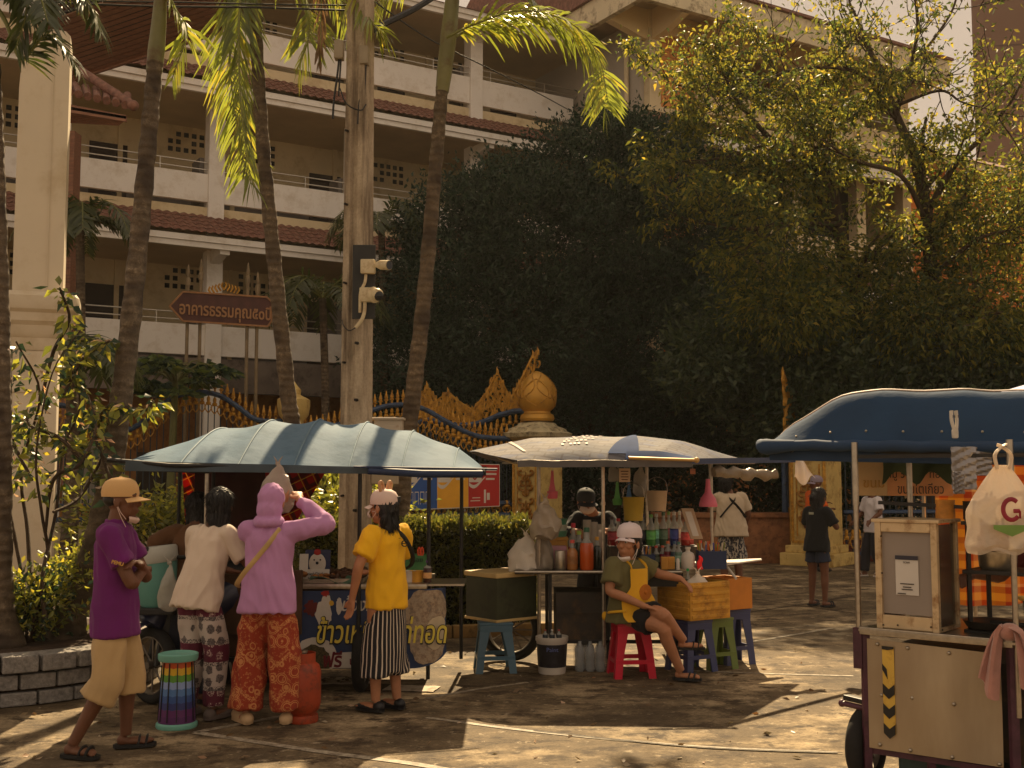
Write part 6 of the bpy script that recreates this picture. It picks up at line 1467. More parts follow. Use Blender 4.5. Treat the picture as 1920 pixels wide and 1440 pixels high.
# bag the lilac woman holds up
bag('plastic_bag',P(521,868,8.45),(.26,.2,.36),mat('haze_bag',S(176,160,146),.35,.15,8,alpha=.72,bmp=.4,bscale=40),'clear plastic bag hanging from the canopy in front of the lilac hooded woman',seed=4,amp=.03)
# orange gas cylinder
gc=V((s1(572,8.05),8.12,0)); t_=thing('gas_cylinder',gc,'orange gas cylinder standing behind the rust print trousers','gas cylinder'); go=mat('gas_orange',S(160,62,30),.5,.2,6,dirt=(S(96,46,26),9)); b=MB()
b.lathe([(.105,0),(.11,.02),(.105,.05),(.085,.055),(.115,.09),(.125,.13),(.125,.34),(.11,.39),(.07,.42),(.03,.43)],gc,24); b.build('body',go,t_); b=MB(); b.lathe([(.085,.40),(.085,.475),(.08,.475),(.08,.40)],gc,20,cap=False); b.build('collar',go,t_); b=MB(); b.lathe([(.02,.42),(.02,.47),(.03,.475),(.03,.49),(.002,.49)],gc,10); b.build('valve',metal,t_)
# rainbow folding stool
rc=V((s1(344,7.95),7.95,0)); t_=thing('folding_stool',rc,'rainbow banded collapsible stool with mint lid and base','stool'); mint=mat('mint_plastic',S(116,176,160),.4,.06,5)
b=MB(); b.lathe([(.135,0),(.14,.01),(.138,.03),(.12,.04)],rc,28); b.build('base',mint,t_); b=MB(); b.lathe([(.1,.445),(.128,.45),(.135,.465),(.135,.495),(.12,.5),(.11,.492),(.01,.492)],rc,28); b.build('lid',mint,t_)
bandc=[S(84,40,92),S(96,44,96),S(52,58,112),S(56,86,144),S(84,124,178),S(140,160,206),S(96,150,60),S(214,172,44),S(196,84,36)]
for k in range(9):
    z0=.035+.046*k; r0=.122-.0028*k; b=MB(); b.grid(lambda u,v:rc+V(((r0+.002*(1-v))*math.cos(2*PI*u),(r0+.002*(1-v))*math.sin(2*PI*u),z0+.047*v+(.006*abs(math.sin(u*PI*12)) if v>.9 else 0))),72,2,cu=True); b.thick(.003); b.build('band',mat('rainbow_%d'%k,bandc[k],.4,.05,5),t_,smooth=30)
b=MB()
for k in range(12): a=2*PI*(k+.5)/12; b.bar(rc+V((.125*math.cos(a),.125*math.sin(a),.05)),rc+V((.105*math.cos(a),.105*math.sin(a),.44)),.006,.008)
b.build('rib',blkmetal,t_,smooth=0)
# motorcycle with the teal tub
mc=V((-2.62,8.95,0)); MC=thing('motorcycle',mc,'dark motorcycle half hidden between the man in purple and the cream t-shirt','motorcycle')
wheel(MC,(s1(297,8.72),8.72,.29),.29,.085,(.62,.78,0),spokes=8); wheel(MC,(-2.1,9.4,.29),.29,.09,(.62,.78,0),spokes=8)
ax=V((.62*0+.63,.78*0+.6,0)).normalized(); f0=V((s1(297,8.72),8.72,.29)); db=mat('bike_navy',S(30,38,66),.3,.1,5,spec=.6)
b=MB(); b.tube([f0+V((-.02,-.03,.3)),f0+V((.1,.1,.5)),f0+V((.3,.28,.42)),f0+V((.5,.45,.5)),f0+V((.75,.65,.5))],[.1,.14,.13,.15,.08],12,sm=5); b.build('body',db,MC)
b=MB(); b.tube([f0+V((.22,.2,.62)),f0+V((.45,.42,.66)),f0+V((.75,.66,.64))],[.06,.09,.07],10,sm=4); b.build('seat',mat('seat_black',(.015,.014,.014),.6),MC)
b=MB()
for s_ in (-1,1): o_=V((.62*.07*s_,-.78*.07*s_,0)); b.tube([f0+o_,f0+o_+V((.06,.05,.45)),f0+o_*.5+V((.1,.08,.72))],.02,8)
b.build('fork',blkmetal,MC); b=MB(); b.tube([f0+V((.1,.08,.78))+V((.2,-.25,.04)),f0+V((.08,.06,.8)),f0+V((.1,.08,.78))+V((-.2,.25,.04))],.016,8,sm=3); b.build('handlebar',blkmetal,MC)
b=MB(); b.grid(lambda u,v:f0+V((.63*.33*math.cos(.4+u*1.9)+.62*.06*(v-.5)*2,.6*.33*math.cos(.4+u*1.9)-.78*.06*(v-.5)*2,.33*math.sin(.4+u*1.9))),14,3); b.thick(.005); b.build('fender',db,MC)
tc=V((s1(303,8.62),8.66,.735)); TM=Matrix.Rotation(R(-7),4,'Y'); teal=mat('teal_plastic',S(96,152,142),.45,.08,4); TB=thing('cooler_tub',tc,'teal plastic cooler tub with pale lid beside the cream t-shirt','tub')
b=MB(); b.lathe([(.11,0),(.135,.03),(.155,.2),(.165,.33),(.01,.33)],tc,28,M=TM); b.build('body',teal,TB); b=MB(); b.lathe([(.168,.325),(.176,.34),(.176,.43),(.165,.445),(.01,.45)],tc,28,M=TM); b.build('lid',mat('lid_grey',S(176,176,166),.5,.08,5),TB); b=MB(); b.box(tc+TM@V((.0,-.175,.44)),(.04,.02,.03),bev=.004); b.build('latch',blkmetal,TB)
b=MB(); b.box(tc-V((0,0,.025)),(.3,.3,.05),bev=.01); b.box(tc-V((-.05,-.05,.2)),(.06,.06,.32)); b.build('carrier',blkmetal,MC,smooth=0)
bag('plastic_bag',tc+V((.13,-.19,.34)),(.16,.1,.36),pbag,'clear plastic bag dangling from the teal cooler tub',seed=9,amp=.02)
# littered sheets under the cart
for k,(px,py,w,d,r_,lab) in enumerate(((640,1278,.6,.3,.1,'flattened pale cardboard with litter under the chicken cart'),(772,1292,.42,.24,-.2,'white sheet of paper on the ground right of the striped culottes'))):
    g_=G(px,py); b=MB(); X=Matrix.Rotation(r_,4,'Z'); b.grid(lambda u,v:g_+X@V(((u-.5)*w,(v-.5)*d,.008+.008*abs(noise.noise(V((u*4+k,v*4,0)))))),10,6); b.thick(.003); o=b.build('flat_sheet',mat('sheet_%d'%k,S(196,180,156),.8,.12,8,dirt=(S(120,100,76),9)),at=g_); tag(o,lab,'cardboard' if k==0 else 'paper')
b=MB(); rr=random.Random(4)
for k in range(26): b.ell(G(640,1278)+V((rr.uniform(-.24,.24),rr.uniform(-.1,.12),.02)),(.02,.012,.006),M=Matrix.Rotation(rr.uniform(0,3),4,'Z'),n=6)
o=b.build('leaf_litter',mat('litter_brown',S(92,74,52),.9,.4,9),at=G(640,1278)); tag(o,'scattered scraps on the cardboard under the chicken cart','litter',kind='stuff')
# ---------------------------------------------------------------- second stall (drinks)
S2=thing('drinks_stall',(xof(1130,10.5),10.5,0),'drinks stall under a canopy patched from pale printed banners','food stall')
FLc,FRc,BRc,BLc=V((.05,9.98,1.845)),V((1.56,9.9,1.845)),V((2.45,11.5,1.85)),V((-.1,11.7,1.85))
def can2(u,v):
    q=FLc.lerp(FRc,u).lerp(BLc.lerp(BRc,u),v)
    # left end bows outward
    e=(1-u)**3; q=q+V((-.38*e*math.sin(PI*v)**.6,0,0))
    hu=max(0,1-abs((u-.47)/.55)**3.2); hv=math.sin(PI*v)**.7
    return q+V((0,0,.24*hu*hv+.008*noise.noise(V((u*7,v*5,0)))-.018*abs(math.sin(u*PI*5))*hv*(1-.3*hu)))
m,t,p=base('banner_canvas'); o=t.obj(); n1=t.noise(o,1.6,4); n2=t.noise(t.mapping(o,(1.2,2.4,1)),2.6,3,.6); x=t.sep(o)
c=t.ramp(n1,[(.35,S(88,94,108)),(.6,S(120,118,122))]); c=t.mix(t.ramp(n2,[(.56,(0,0,0)),(.6,(.7,.7,.7))]),c,S(84,92,122))
br=t.new('ShaderNodeTexBrick'); br.inputs['Scale'].default_value=3.2; br.inputs['Mortar Size'].default_value=.03; br.inputs['Color1'].default_value=(1,1,1,1); br.inputs['Color2'].default_value=(.86,.8,.7,1); br.inputs['Mortar'].default_value=(.62,.55,.5,1); t.link(t.mapping(o,(1,1,1),(0,0,.3)),br.inputs['Vector'])
c=t.mix(.8,c,br.outputs[0],'MULTIPLY'); t.link(c,p.inputs['Base Color']); p.inputs['Roughness'].default_value=.75; p.inputs['Specular IOR Level'].default_value=.12
tr=t.new('ShaderNodeBsdfTranslucent'); tr.inputs[0].default_value=(.05,.045,.045,1); ad=t.new('ShaderNodeAddShader'); t.link(p.outputs[0],ad.inputs[0]); t.link(tr.outputs[0],ad.inputs[1]); t.link(ad.outputs[0],t.n['Material Output'].inputs[0]); bump(t,p,t.noise(o,10,3),.3,.015); bcan=m
b=MB(); b.grid(can2,72,26); b.thick(.004); b.build('canopy',bcan,S2,smooth=60)
bpatch=mat('canvas_blue_patch',S(44,66,108),.85,.15,4,spec=.1)
b=MB(); b.grid(lambda u,v:can2(.52+.17*u+(.06-.16*u)*v*.0,.04+.42*v*(1-abs(2*u-1)))+V((0,0,.009)),16,8); b.build('blue_patch',bpatch,S2)
b=MB(); b.grid(lambda u,v:can2(.62+.36*u,.0+.07*v)+V((0,-.004,.01)),20,2); b.build('blue_patch',bpatch,S2)
b=MB()
for r in range(5):
    for k in range(7):
        if (r*3+k)%4!=1: b.grid(lambda u,v:can2(.3+.018*k+.011*u+.012*r,.16+.06*r+.026*v)+V((0,0,.008)),2,2)
b.grid(lambda u,v:can2(.27+.2*u,.47+.012*v)+V((0,0,.008)),8,1); b.grid(lambda u,v:can2(.12+.012*u,.1+.34*v)+V((0,0,.008)),2,8); b.build('faded_print',mat('faded_print',S(120,84,56),.6),S2)
b=MB(); rim=[can2(u/20,0)+V((0,0,-.015)) for u in range(21)]; b.tube(rim,.016,6); b.tube([can2(u/20,1)+V((0,0,-.01)) for u in range(21)],.014,6)
for u in (.05,.4,.75): b.tube([can2(u,v/10)+V((0,0,-.02)) for v in range(11)],.012,6)
b.build('roof_frame',metal,S2)
b=MB(); b.grid(lambda u,v:can2(u,0)+V((0,-.012,-.06*v)),40,2); b.thick(.003); b.build('valance',mat('valance_grey',S(92,88,86),.7,.2,6,transl=(.03,.03,.03)),S2)
tip=V((2.76,11.15,1.865)); b=MB(); b.bar(FRc+V((-.05,0,-.01)),tip,.035,.05); b.build('side_beam',mat('beam_navy',S(48,62,96),.5,.2,6),S2,smooth=0)
b=MB(); b.tube([FRc+V((-.55,-.03,.02)),FRc+V((.04,-.02,0))],.014,8); b.ell(FRc+V((.04,-.02,0)),.026,n=8); b.build('rod',mat('rod_brass',S(200,160,96),.4,.15,9,metal=.3),S2)
# under-roof dark back cloth and posts
for px,Y,z0 in ((1010,10.2,.3),(1130,10.15,.2),(1332,10.9,.88),(1212,11.3,.88)):
    x=xof(px,Y); b=MB(); b.tube([V((x,Y,z0)),V((x,Y,1.86))],.0165,8); b.lathe([(.022,0),(.022,.03)],(x,Y,1.45),8); b.build('post',metal,S2)
TX0,TX1=xof(965,10.2),xof(1275,10.1)
b=MB(); b.box(((TX0+TX1)/2,10.7,.862),(TX1-TX0,1.2,.03),bev=.006); b.box((xof(1232,10.3),10.12,.80),(.38,.05,.12)); b.build('table_top',blkmetal,S2)
b=MB(); b.tube([V((TX0,10.08,.868)),V((TX1,10.08,.868))],.014,8); b.build('table_edge',metal,S2)
b=MB(); b.box((xof(1085,10.35),10.45,.46),(.44,.5,.44),bev=.01); b.box((xof(1085,10.35),10.19,.5),(.42,.02,.02)); b.build('cabinet',dkpanel,S2,smooth=0)
b=MB()
for x in (xof(1030,10.3),xof(1136,10.3),xof(1262,10.3)):
    for y in (10.2,11.2): b.bar((x,y,.1),(x,y,.86),.03)
b.bar((xof(1030,10.3),10.2,.25),(xof(1262,10.3),10.2,.25),.03); b.build('frame',blkmetal,S2,smooth=0)
wheel(S2,(xof(958,10.55),10.7,.29),.29,.085,(.25,1,0),'wheel',12)
b=MB(); b.prism([V((xof(1352,10.7),10.45,.9)),V((xof(1420,10.9),10.8,.915)),V((xof(1420,10.9),10.85,.92)),V((xof(1275,10.5),10.7,.9)),V((xof(1275,10.5),10.3,.88))],V((0,0,.012))); b.tube([V((xof(1358,10.5),10.5,.89)),V((xof(1372,10.4),10.3,.79))],.012,6); b.build('side_shelf',plast_w,S2,smooth=0)
# long green cool box on a blue stool
gb=V((xof(940,10.25),10.38,.43)); GX=Matrix.Rotation(R(40),4,'Z'); CBX=thing('cool_box',gb,'dark green cool box with cream lid standing on the teal blue stool','cool box')
b=MB(); b.box(gb+V((0,0,.2)),(.47,.44,.37),M=GX,bev=.012); b.build('body',mat('coolbox_green',S(62,66,44),.6,.15,4,dirt=(S(44,44,30),6)),CBX,smooth=0)
b=MB(); b.box(gb+V((0,0,.405)),(.5,.47,.045),M=GX,bev=.012); b.box(gb+V((0,0,.012)),(.49,.46,.024),M=GX,bev=.006); b.build('lid',mat('coolbox_cream',S(206,176,118),.6,.1,5),CBX,smooth=0)
stool((xof(928,10.15),10.2,0),.43,.3,S(74,106,124),'teal blue plastic stool under the dark green cool box',rz=.1)
stool((xof(1180,9.93),9.95,0),.455,.3,S(206,30,58),'crimson plastic stool under the seated woman',rz=.12)
# paint bucket
pb_=V((xof(1034,10.05),10.08,0)); PB=thing('paint_bucket',pb_,'white paint bucket with dark wrap label and small bottles in it','bucket')
b=MB(); b.lathe([(.115,0),(.12,.02),(.135,.27),(.143,.28),(.143,.315),(.135,.315),(.13,.29),(.01,.28)],pb_,28); b.build('body',plast_w,PB); b=MB(); b.lathe([(.1235,.06),(.1345,.255)],pb_,28,cap=False); b.thick(.0015); b.build('wrap_label',mat('bucket_wrap',S(36,34,40),.4,.5,14),PB)
b=MB(); put_text(b,'Paint',.05,pb_+V((0,-.142,.2)),(1,0,0),(0,.05,1),width=.1,depth=.003,center=True); b.build('lettering',mat('bucket_ink',S(96,110,170),.5),PB,smooth=0)
for dx,cc,lb in ((-.06,S(150,30,28),'red topped little bottle at the left of the paint bucket'),(.0,S(200,196,190),'pale capped dark bottle in the middle of the paint bucket'),(.06,S(160,36,30),'red capped little bottle at the right of the paint bucket')): bottle(pb_+V((dx,-.05,.28)),.09,.024,(.02,.03,.04),cc,lb,group='bottles in the paint bucket')
# pack of water bottles: one shrink-wrapped block of six
wb=V((xof(1105,10.1),10.15,0)); WP=thing('water_pack',wb,'shrink wrapped pack of clear water bottles beside the crimson stool','bottle pack')
for i in range(3):
    for j in range(2):
        c=wb+V((-.09+.09*i,.09*j,0)); b=MB(); b.lathe([(.036,0),(.042,.02),(.042,.08),(.038,.1),(.042,.12),(.042,.19),(.02,.235),(.018,.25),(.018,.262),(.002,.262)],c,12); b.build('bottle',mat('water_clear',S(170,176,176),.12,.1,6,alpha=.5,spec=.9,bmp=.3,bscale=30),WP)
b=MB(); b.box(wb+V((0,.045,.12)),(.285,.19,.22),bev=.03); b.build('shrink_wrap',mat('shrink_film',S(170,170,166),.15,.1,9,alpha=.22,bmp=.7,bscale=25,spec=.8),WP)
# yellow foam crates on stools
fy=mat('foam_yellow',S(208,156,58),.7,.12,5,dirt=(S(150,104,40),6)); fo=mat('foam_orange',S(196,126,48),.7,.12,5)
def foam(c,lx,ly,h,rz,m_,label,ribs=5):
    c=V(c); X=Matrix.Rotation(rz,4,'Z'); T_=thing('foam_crate',c,label,'crate','foam crates by the drinks stall'); b=MB(); t_=.028
    for sx,sy,wx,wy in ((0,-1,lx,t_),(0,1,lx,t_),(-1,0,t_,ly-2*t_),(1,0,t_,ly-2*t_)): b.box(c+X@V((sx*(lx/2-t_/2),sy*(ly/2-t_/2),h/2)),(wx,wy,h),M=X,bev=.008)
    b.box(c+V((0,0,.015)),(lx-.05,ly-.05,.03),M=X); b.build('body',m_,T_,smooth=0)
    if ribs:
        b=MB()
        for k in range(ribs):
            z=h*(.1+.8*k/(ribs-1)); 
            for s in (-1,1): b.box(c+X@V((0,s*(ly/2+.004),z)),(lx-.03,.016,h*.09),M=X,bev=.006); b.box(c+X@V((s*(lx/2+.004),0,z)),(.016,ly-.03,h*.09),M=X,bev=.006)
        b.build('rib',m_,T_,smooth=0)
    b=MB(); b.box(c+V((0,0,h*.6)),(lx-.06,ly-.06,.02),M=X); b.build('ice',mat('ice_grey',S(150,150,146),.4,.2,12),T_,smooth=0); return T_
foam((1.62,10.28,.455),.47,.44,.325,R(33),fy,'yellow ribbed foam crate the seated woman rests her hand on')
foam((1.98,10.62,.5),.3,.36,.28,R(33),fo,'plain orange foam crate behind the yellow ribbed one',0)
bottle((1.56,10.2,.67),.2,.03,S(40,90,50),S(40,150,80),'green capped bottle poking out of the yellow foam crate',group='bottles in the yellow crate')
bag('plastic_bag',(1.64,10.16,.86),(.2,.14,.16),wbag,'crumpled white plastic bag on the ice in the yellow crate',seed=2)
stool((1.58,10.2,0),.45,.28,S(58,66,108),'navy blue stool under the left side of the yellow crate',rz=.5)
stool((1.82,10.36,0),.45,.25,S(104,124,62),'green stool under the right side of the yellow crate',rz=.4)
stool((2.03,10.62,0),.495,.25,S(62,70,112),'blue stool under the plain orange crate',rz=.35)
# hanging ladles, baskets, tags
def ladle(px,py0,py1,Y,w,col,label,cat='ladle',wide=False):
    top=P(px,py0,Y); bot=P(px,py1,Y); T_=thing('plastic_dipper',bot,label,cat,'plastic dippers hung under the canopy'); m_=mat('dip_'+label[:12],col,.45,.1,5,transl=tuple(x*.2 for x in col)); h=top.z-bot.z
    b=MB(); cup=.3 if not wide else .25
    if wide: b.lathe([(w*.5,0),(w*.52,.02),(w*.42,h*.3),(w*.2,h*.5),(w*.14,h*.75),(w*.12,h)],bot,18)
    else: b.lathe([(w*.42,0),(w*.46,.01),(w*.5,h*.26),(w*.44,h*.27),(.004,h*.1)],bot,18)
    b.build('cup',m_,T_)
    if not wide: b=MB(); b.prism([bot+V((-w*.36,0,h*.24)),bot+V((w*.3,0,h*.24)),bot+V((w*.14,0,h*.6)),bot+V((w*.1,0,h)),bot+V((-w*.12,0,h)),bot+V((-w*.2,0,h*.6))],V((0,.012,0))); b.build('handle',m_,T_,smooth=0)
    b=MB(); b.tube([top+V((0,0,-.01)),top+V((.01,0,.04)),V((top.x,top.y,1.87))],.003,5); b.build('hook',metal,T_); return T_
ladle(1036,882,935,10.4,.1,S(206,92,104),'pink dipper hung at the left post of the drinks stall')
ladle(1158,903,947,10.6,.095,S(86,150,66),'green dipper hung right of the middle post')
ladle(1180,900,946,10.7,.085,S(70,110,150),'blue dipper hung behind the price tag')
ladle(1328,898,950,10.75,.17,S(206,104,124),'pink funnel shaped dipper at the right post','dipper',True)
def hangbucket(px,py0,py1,Y,w,col,label,taper=.85):
    a=P(px,py0,Y); c=P(px,py1,Y); h=a.z-c.z; m_=mat('hb_'+label[:10],col,.45,.12,5,transl=tuple(x*.18 for x in col))
    return basin('hanging_bucket',c,[(w*.5*taper,0),(w*.5*taper,.004),(w*.5,h*.95),(w*.53,h)],m_,label,'bucket',[a+V((-w*.5,0,0)),a+V((-w*.4,0,.09)),a+V((0,0,.13)),a+V((w*.4,0,.09)),a+V((w*.5,0,0))],'buckets hung under the canopy')
hangbucket(1188,932,976,10.5,.2,S(170,140,40),'mustard yellow bucket hung above the seated woman')
hangbucket(1232,920,958,10.9,.2,S(196,170,136),'cream bucket with wire handle hung right of the mustard one')
def tagcard(px,py,Y,w,h,col,label,lines=3):
    c=P(px,py,Y); b=MB(); sheet(b,c,(1,.03,0),(0,.02,1),w,h,.004); o=b.build('price_tag',mat('tag_'+label[:8],col,.6,.05,9),at=c); tag(o,label,'tag','tags hung under the canopy'); b=MB()
    for k in range(lines): sheet(b,c+V((0,-.006,h*(.28-.2*k))),(1,.03,0),(0,.02,1),w*(.7-.12*(k%2)),h*.07,.002)
    b.build('print',mat('tag_ink',S(110,72,50),.6),o,smooth=0); b=MB(); b.tube([c+V((0,0,h/2)),V((c.x,c.y,1.87))],.002,4); b.build('string',metal,o); return o
tagcard(1171,891,10.45,.1,.125,S(214,184,150),'cream printed tag hung right of the middle post',4); tagcard(1299,884,10.6,.05,.05,S(196,130,96),'small orange framed tag under the right half of the canopy',1)
bag('plastic_bag',P(1200,868,10.9),(.14,.12,.32),pbag,'clear bag of small bags hung left of the cream bucket',seed=12); bag('plastic_bag',P(1150,868,10.6),(.1,.08,.18),pbag,'small clear bag hung beside the green dipper',seed=13)
bag('plastic_bag',P(1022,935,10.15),(.28,.2,.36),mat('bag_pale',S(176,160,140),.35,.15,8,alpha=.75,bmp=.4,bscale=40),'tied pale plastic bag hung on the left post',seed=14,amp=.035)
bag('white_sack',P(985,1000,10.3),(.34,.26,.36),wbag,'bulging white plastic sack on the table left of the post','sack',seed=15,amp=.04); bag('white_sack',P(1018,985,10.25),(.2,.16,.42),mat('bag_grey',S(140,128,112),.4,.15,8,alpha=.85,bmp=.4,bscale=40),'tall knotted grey bag at the foot of the left post','sack',seed=16,amp=.03)  # the tall bag itself is grey
# rolled clear sheet and white rag on the beam
b=MB(); a=P(1338,880,10.85); e=P(1455,884,11.1); path=[a.lerp(e,k/12)+V((0,0,-.03+.012*math.sin(k*1.7))) for k in range(13)]; b.tube(path,[.05+.014*math.sin(k*2.1) for k in range(13)],12,sm=2); o=b.build('rolled_sheet',mat('clear_roll',S(140,128,110),.3,.2,7,bmp=.8,bscale=18,transl=(.05,.04,.03),bdist=.02),at=a); tag(o,'rolled clear plastic rain sheet tied under the right beam','plastic sheet')
for v in o.data.vertices: v.co+=noise.noise_vector(v.co*12)*.02
b=MB(); c=tip+V((.04,-.02,0)); b.grid(lambda u,v:c+V(((u-.5)*.16*(.4+v*.9)+.05*v,.03*math.sin(u*9)-.02+.02*math.sin(v*6+u*4),.03*math.sin(u*PI)-.22*v*(1-.25*math.cos(u*7)))),18,12); b.thick(.004); o=b.build('white_rag',mat('rag_white',S(206,196,186),.9,.06,9,transl=(.2,.18,.16)),at=c); tag(o,'white rag hung on the tip of the navy beam','rag')
# goods on the table: left group
TZ=.878
def cyl(name,px,Y,r,h,m_,label,cat,group=None,z=TZ,prof=None): 
    b=MB(); b.lathe(prof or [(r*.92,0),(r,.01),(r,h*.97),(r*.96,h)],(xof(px,Y),Y,z),18); o=b.build(name,m_,at=(xof(px,Y),Y,z)); tag(o,label,cat,group); return o
cyl('steel_cup',1050,10.18,.05,.17,metal,'steel tumbler on the drinks table left of the tan bottle','cup')
bottle((xof(1072,10.2),10.2,TZ),.24,.05,S(170,112,60),S(206,80,70),'tan milk tea bottle with coral cap',lab=S(150,100,56),fill=.8)
bottle((xof(1099,10.2),10.2,TZ),.34,.062,S(196,82,28),S(40,90,60),'big orange tea bottle with green cap',fill=.7)
bottle((xof(1118,10.3),10.3,TZ),.26,.045,S(40,44,36),S(206,150,40),'dark bottle with yellow cap behind the middle post',fill=.8)
bottle((xof(1085,10.5),10.5,TZ),.3,.05,S(50,62,44),S(150,180,60),'dark green bottle with lime cap between tan and orange bottles',fill=.75)
bottle((xof(1074,10.6),10.6,TZ),.36,.05,S(150,60,70),S(196,40,60),'pale red capped bottle rising behind the tan bottle',fill=.5)
for k,(px,z_) in enumerate(((1100,.22),(1112,.26),(1122,.2))): cyl('cup_stack',px,10.75,.04,.42-.02*k,mat('cup_clear',S(190,178,160),.25,.1,9,alpha=.7,bmp=.5,bscale=50),('left','middle','right')[k]+' stack of clear plastic cups behind the bottles','cup stack','cup stacks',z=TZ)
b=MB(); bc=V((xof(1042,10.7),10.7,TZ)); b.box(bc+V((0,0,.12)),(.2,.2,.24),bev=.01); b.box(bc+V((0,0,.25)),(.22,.22,.03),bev=.008); o=b.build('yellow_box',mat('box_yellow',S(206,150,64),.6,.1,5),at=bc,smooth=0); tag(o,'yellow box with lid standing behind the steel tumbler','box')
for k in range(3):
    c=bc+V((.0,0,.268+.055*k)); b=MB(); b.lathe([(.095,0),(.105,.045),(.11,.05),(.108,.054),(.01,.054)],c,20); o=b.build('food_container',mat('cont_%d'%k,(S(96,150,120),S(190,196,180),S(70,130,104))[k],.4,.1,6),at=c); tag(o,('green food container at the bottom of a stack of three','pale food container in the middle of the stack','green food container on top of the stack')[k],'container','stacked food containers')
b=MB(); c=V((xof(1045,10.4),10.4,TZ)); b.box(c+V((0,0,.1)),(.16,.1,.2),bev=.012); o=b.build('pink_tub',mat('tub_pink',S(196,140,150),.5,.1,6),at=c,smooth=0); tag(o,'pale pink tub between steel tumbler and yellow box','tub')
# right group: rows of bottles
rowA=[(1146,10.9,S(120,30,30),S(60,40,36),'cola'),(1158,11.0,S(150,40,44),S(200,40,40),'red'),(1192,11.0,S(206,150,80),S(206,140,70),'amber'),(1204,10.95,S(30,30,34),S(40,60,120),'dark'),(1219,10.9,S(70,130,60),S(90,150,60),'green'),(1229,11.05,S(110,140,150),S(180,180,176),'pale'),(1242,10.9,S(60,80,60),S(60,90,60),'bottle green'),(1252,11.05,S(150,70,80),S(120,150,60),'rose'),(1262,10.95,S(36,46,110),S(206,196,180),'navy blue'),(1272,11.1,S(190,160,130),S(190,180,160),'cream'),(1283,10.95,S(170,50,40),S(196,110,90),'scarlet'),(1290,11.1,S(190,70,60),S(206,200,190),'coral')]
for px,Y,lq,cp,nm in rowA: bottle((xof(px,Y),Y,TZ+.17),.21+.02*(px*7%5),.036+.003*(px%4),lq,cp,nm+' soft drink bottle in the rear row on the raised shelf',lab=(min(.8,lq[0]*2+.03),min(.8,lq[1]*2.2+.03),min(.8,lq[2]*2+.05)),fill=.55)
b=MB(); b.box((xof(1222,11),11,TZ+.085),(.85,.32,.16),bev=.006); b.build('shelf_riser',dkpanel,S2,smooth=0)
rowB=[(1228,10.6,S(50,60,40),S(190,60,40),'dark olive'),(1240,10.65,S(140,40,60),S(206,90,50),'crimson'),(1250,10.6,S(120,40,44),S(206,110,60),'wine red'),(1262,10.55,S(50,70,80),S(60,90,120),'steel blue'),(1270,10.5,S(110,140,120),S(70,120,110),'sea green'),(1310,10.7,S(190,150,140),S(206,40,40),'pale red capped')]
for px,Y,lq,cp,nm in rowB: bottle((xof(px,Y),Y,TZ),.17+.02*(px*3%4),.032+.003*(px%3),lq,cp,nm+' syrup bottle in the front row of the drinks table',lab=(min(.8,lq[0]*2+.05),min(.8,lq[1]*2+.05),min(.8,lq[2]*2+.05)),fill=.65)
def strawbox(px,Y,w,h,col,label,seed):
    c=V((xof(px,Y),Y,TZ)); T_=thing('straw_box',c,label,'box','straw boxes'); b=MB()
    for sx,sy,wx,wy in ((0,-1,w,.008),(0,1,w,.008),(-1,0,.008,w*.7),(1,0,.008,w*.7)): b.box(c+V((sx*w/2,sy*w*.35,h/2)),(wx,wy,h))
    b.box(c+V((0,0,.006)),(w,w*.7,.012)); b.build('box',mat('sb_'+label[:9],col,.45,.1,5),T_,smooth=0); rr=random.Random(seed); b=MB(); cs=[S(206,130,50),S(80,90,160),S(150,160,70),S(200,190,170),S(206,96,40)]
    for k in range(20):
        a=c+V((rr.uniform(-.4,.4)*w,rr.uniform(-.25,.25)*w,.02)); e=a+V((rr.uniform(-.04,.04),rr.uniform(-.02,.02),h*rr.uniform(1.15,1.45))); b.bar(a,e,.016,.005,mi=k%5)
    b.build('straws',[mat('straw_%d'%k,cs[k],.5,.05,4) for k in range(5)],T_,smooth=0)
strawbox(1330,10.35,.24,.16,S(40,56,92),'navy box of coloured straws at the right end of the drinks table',3); strawbox(1203,10.35,.2,.13,S(40,54,86),'navy box of coloured straws behind the seated woman',5)
b=MB(); c=V((xof(1287,10.3),10.3,TZ)); b.lathe([(.055,0),(.062,.02),(.062,.11),(.05,.14),(.02,.155),(.02,.175),(.026,.178),(.026,.195),(.002,.195)],c,20); o=b.build('white_jug',plast_w,at=c); tag(o,'short white plastic jar in front of the straw boxes','jar')
for k,px in enumerate((1243,1256)):
    c=V((xof(px,10.25),10.25+.02*k,TZ)); b=MB(); b.box(c+V((0,0,.055)),(.06,.06,.11),bev=.004)
    for j in range(4):
        for i in range(3): b.box(c+V((-.018+.018*i,-.032,.02+.022*j)),(.008,.006,.012))
    o=b.build('basket_box',mat('basket_gold',S(206,150,64),.6,.15,6),at=c,smooth=0); tag(o,('left' if k==0 else 'right')+' small golden basket in front of the syrup bottles','basket','small golden baskets')
b=MB(); c=V((xof(1268,10.2),10.2,TZ)); b.lathe([(.016,0),(.016,.09),(.01,.1),(.002,.1)],c,10); o=b.build('glue_stick',plast_w,at=c); tag(o,'slim white tube standing left of the white jar','tube')
b=MB(); c=V((xof(1310,10.25),10.25,TZ)); b.tube([c,c+V((-.01,0,.05)),c+V((.005,0,.09)),c+V((-.012,0,.12))],[.025,.022,.02,.006],8,sm=3); o=b.build('red_bag',mat('red_glow',S(226,30,30),.4,.1,6,transl=(.5,.02,.02)),at=c); tag(o,'small bright red packet between white jar and straw box','packet')
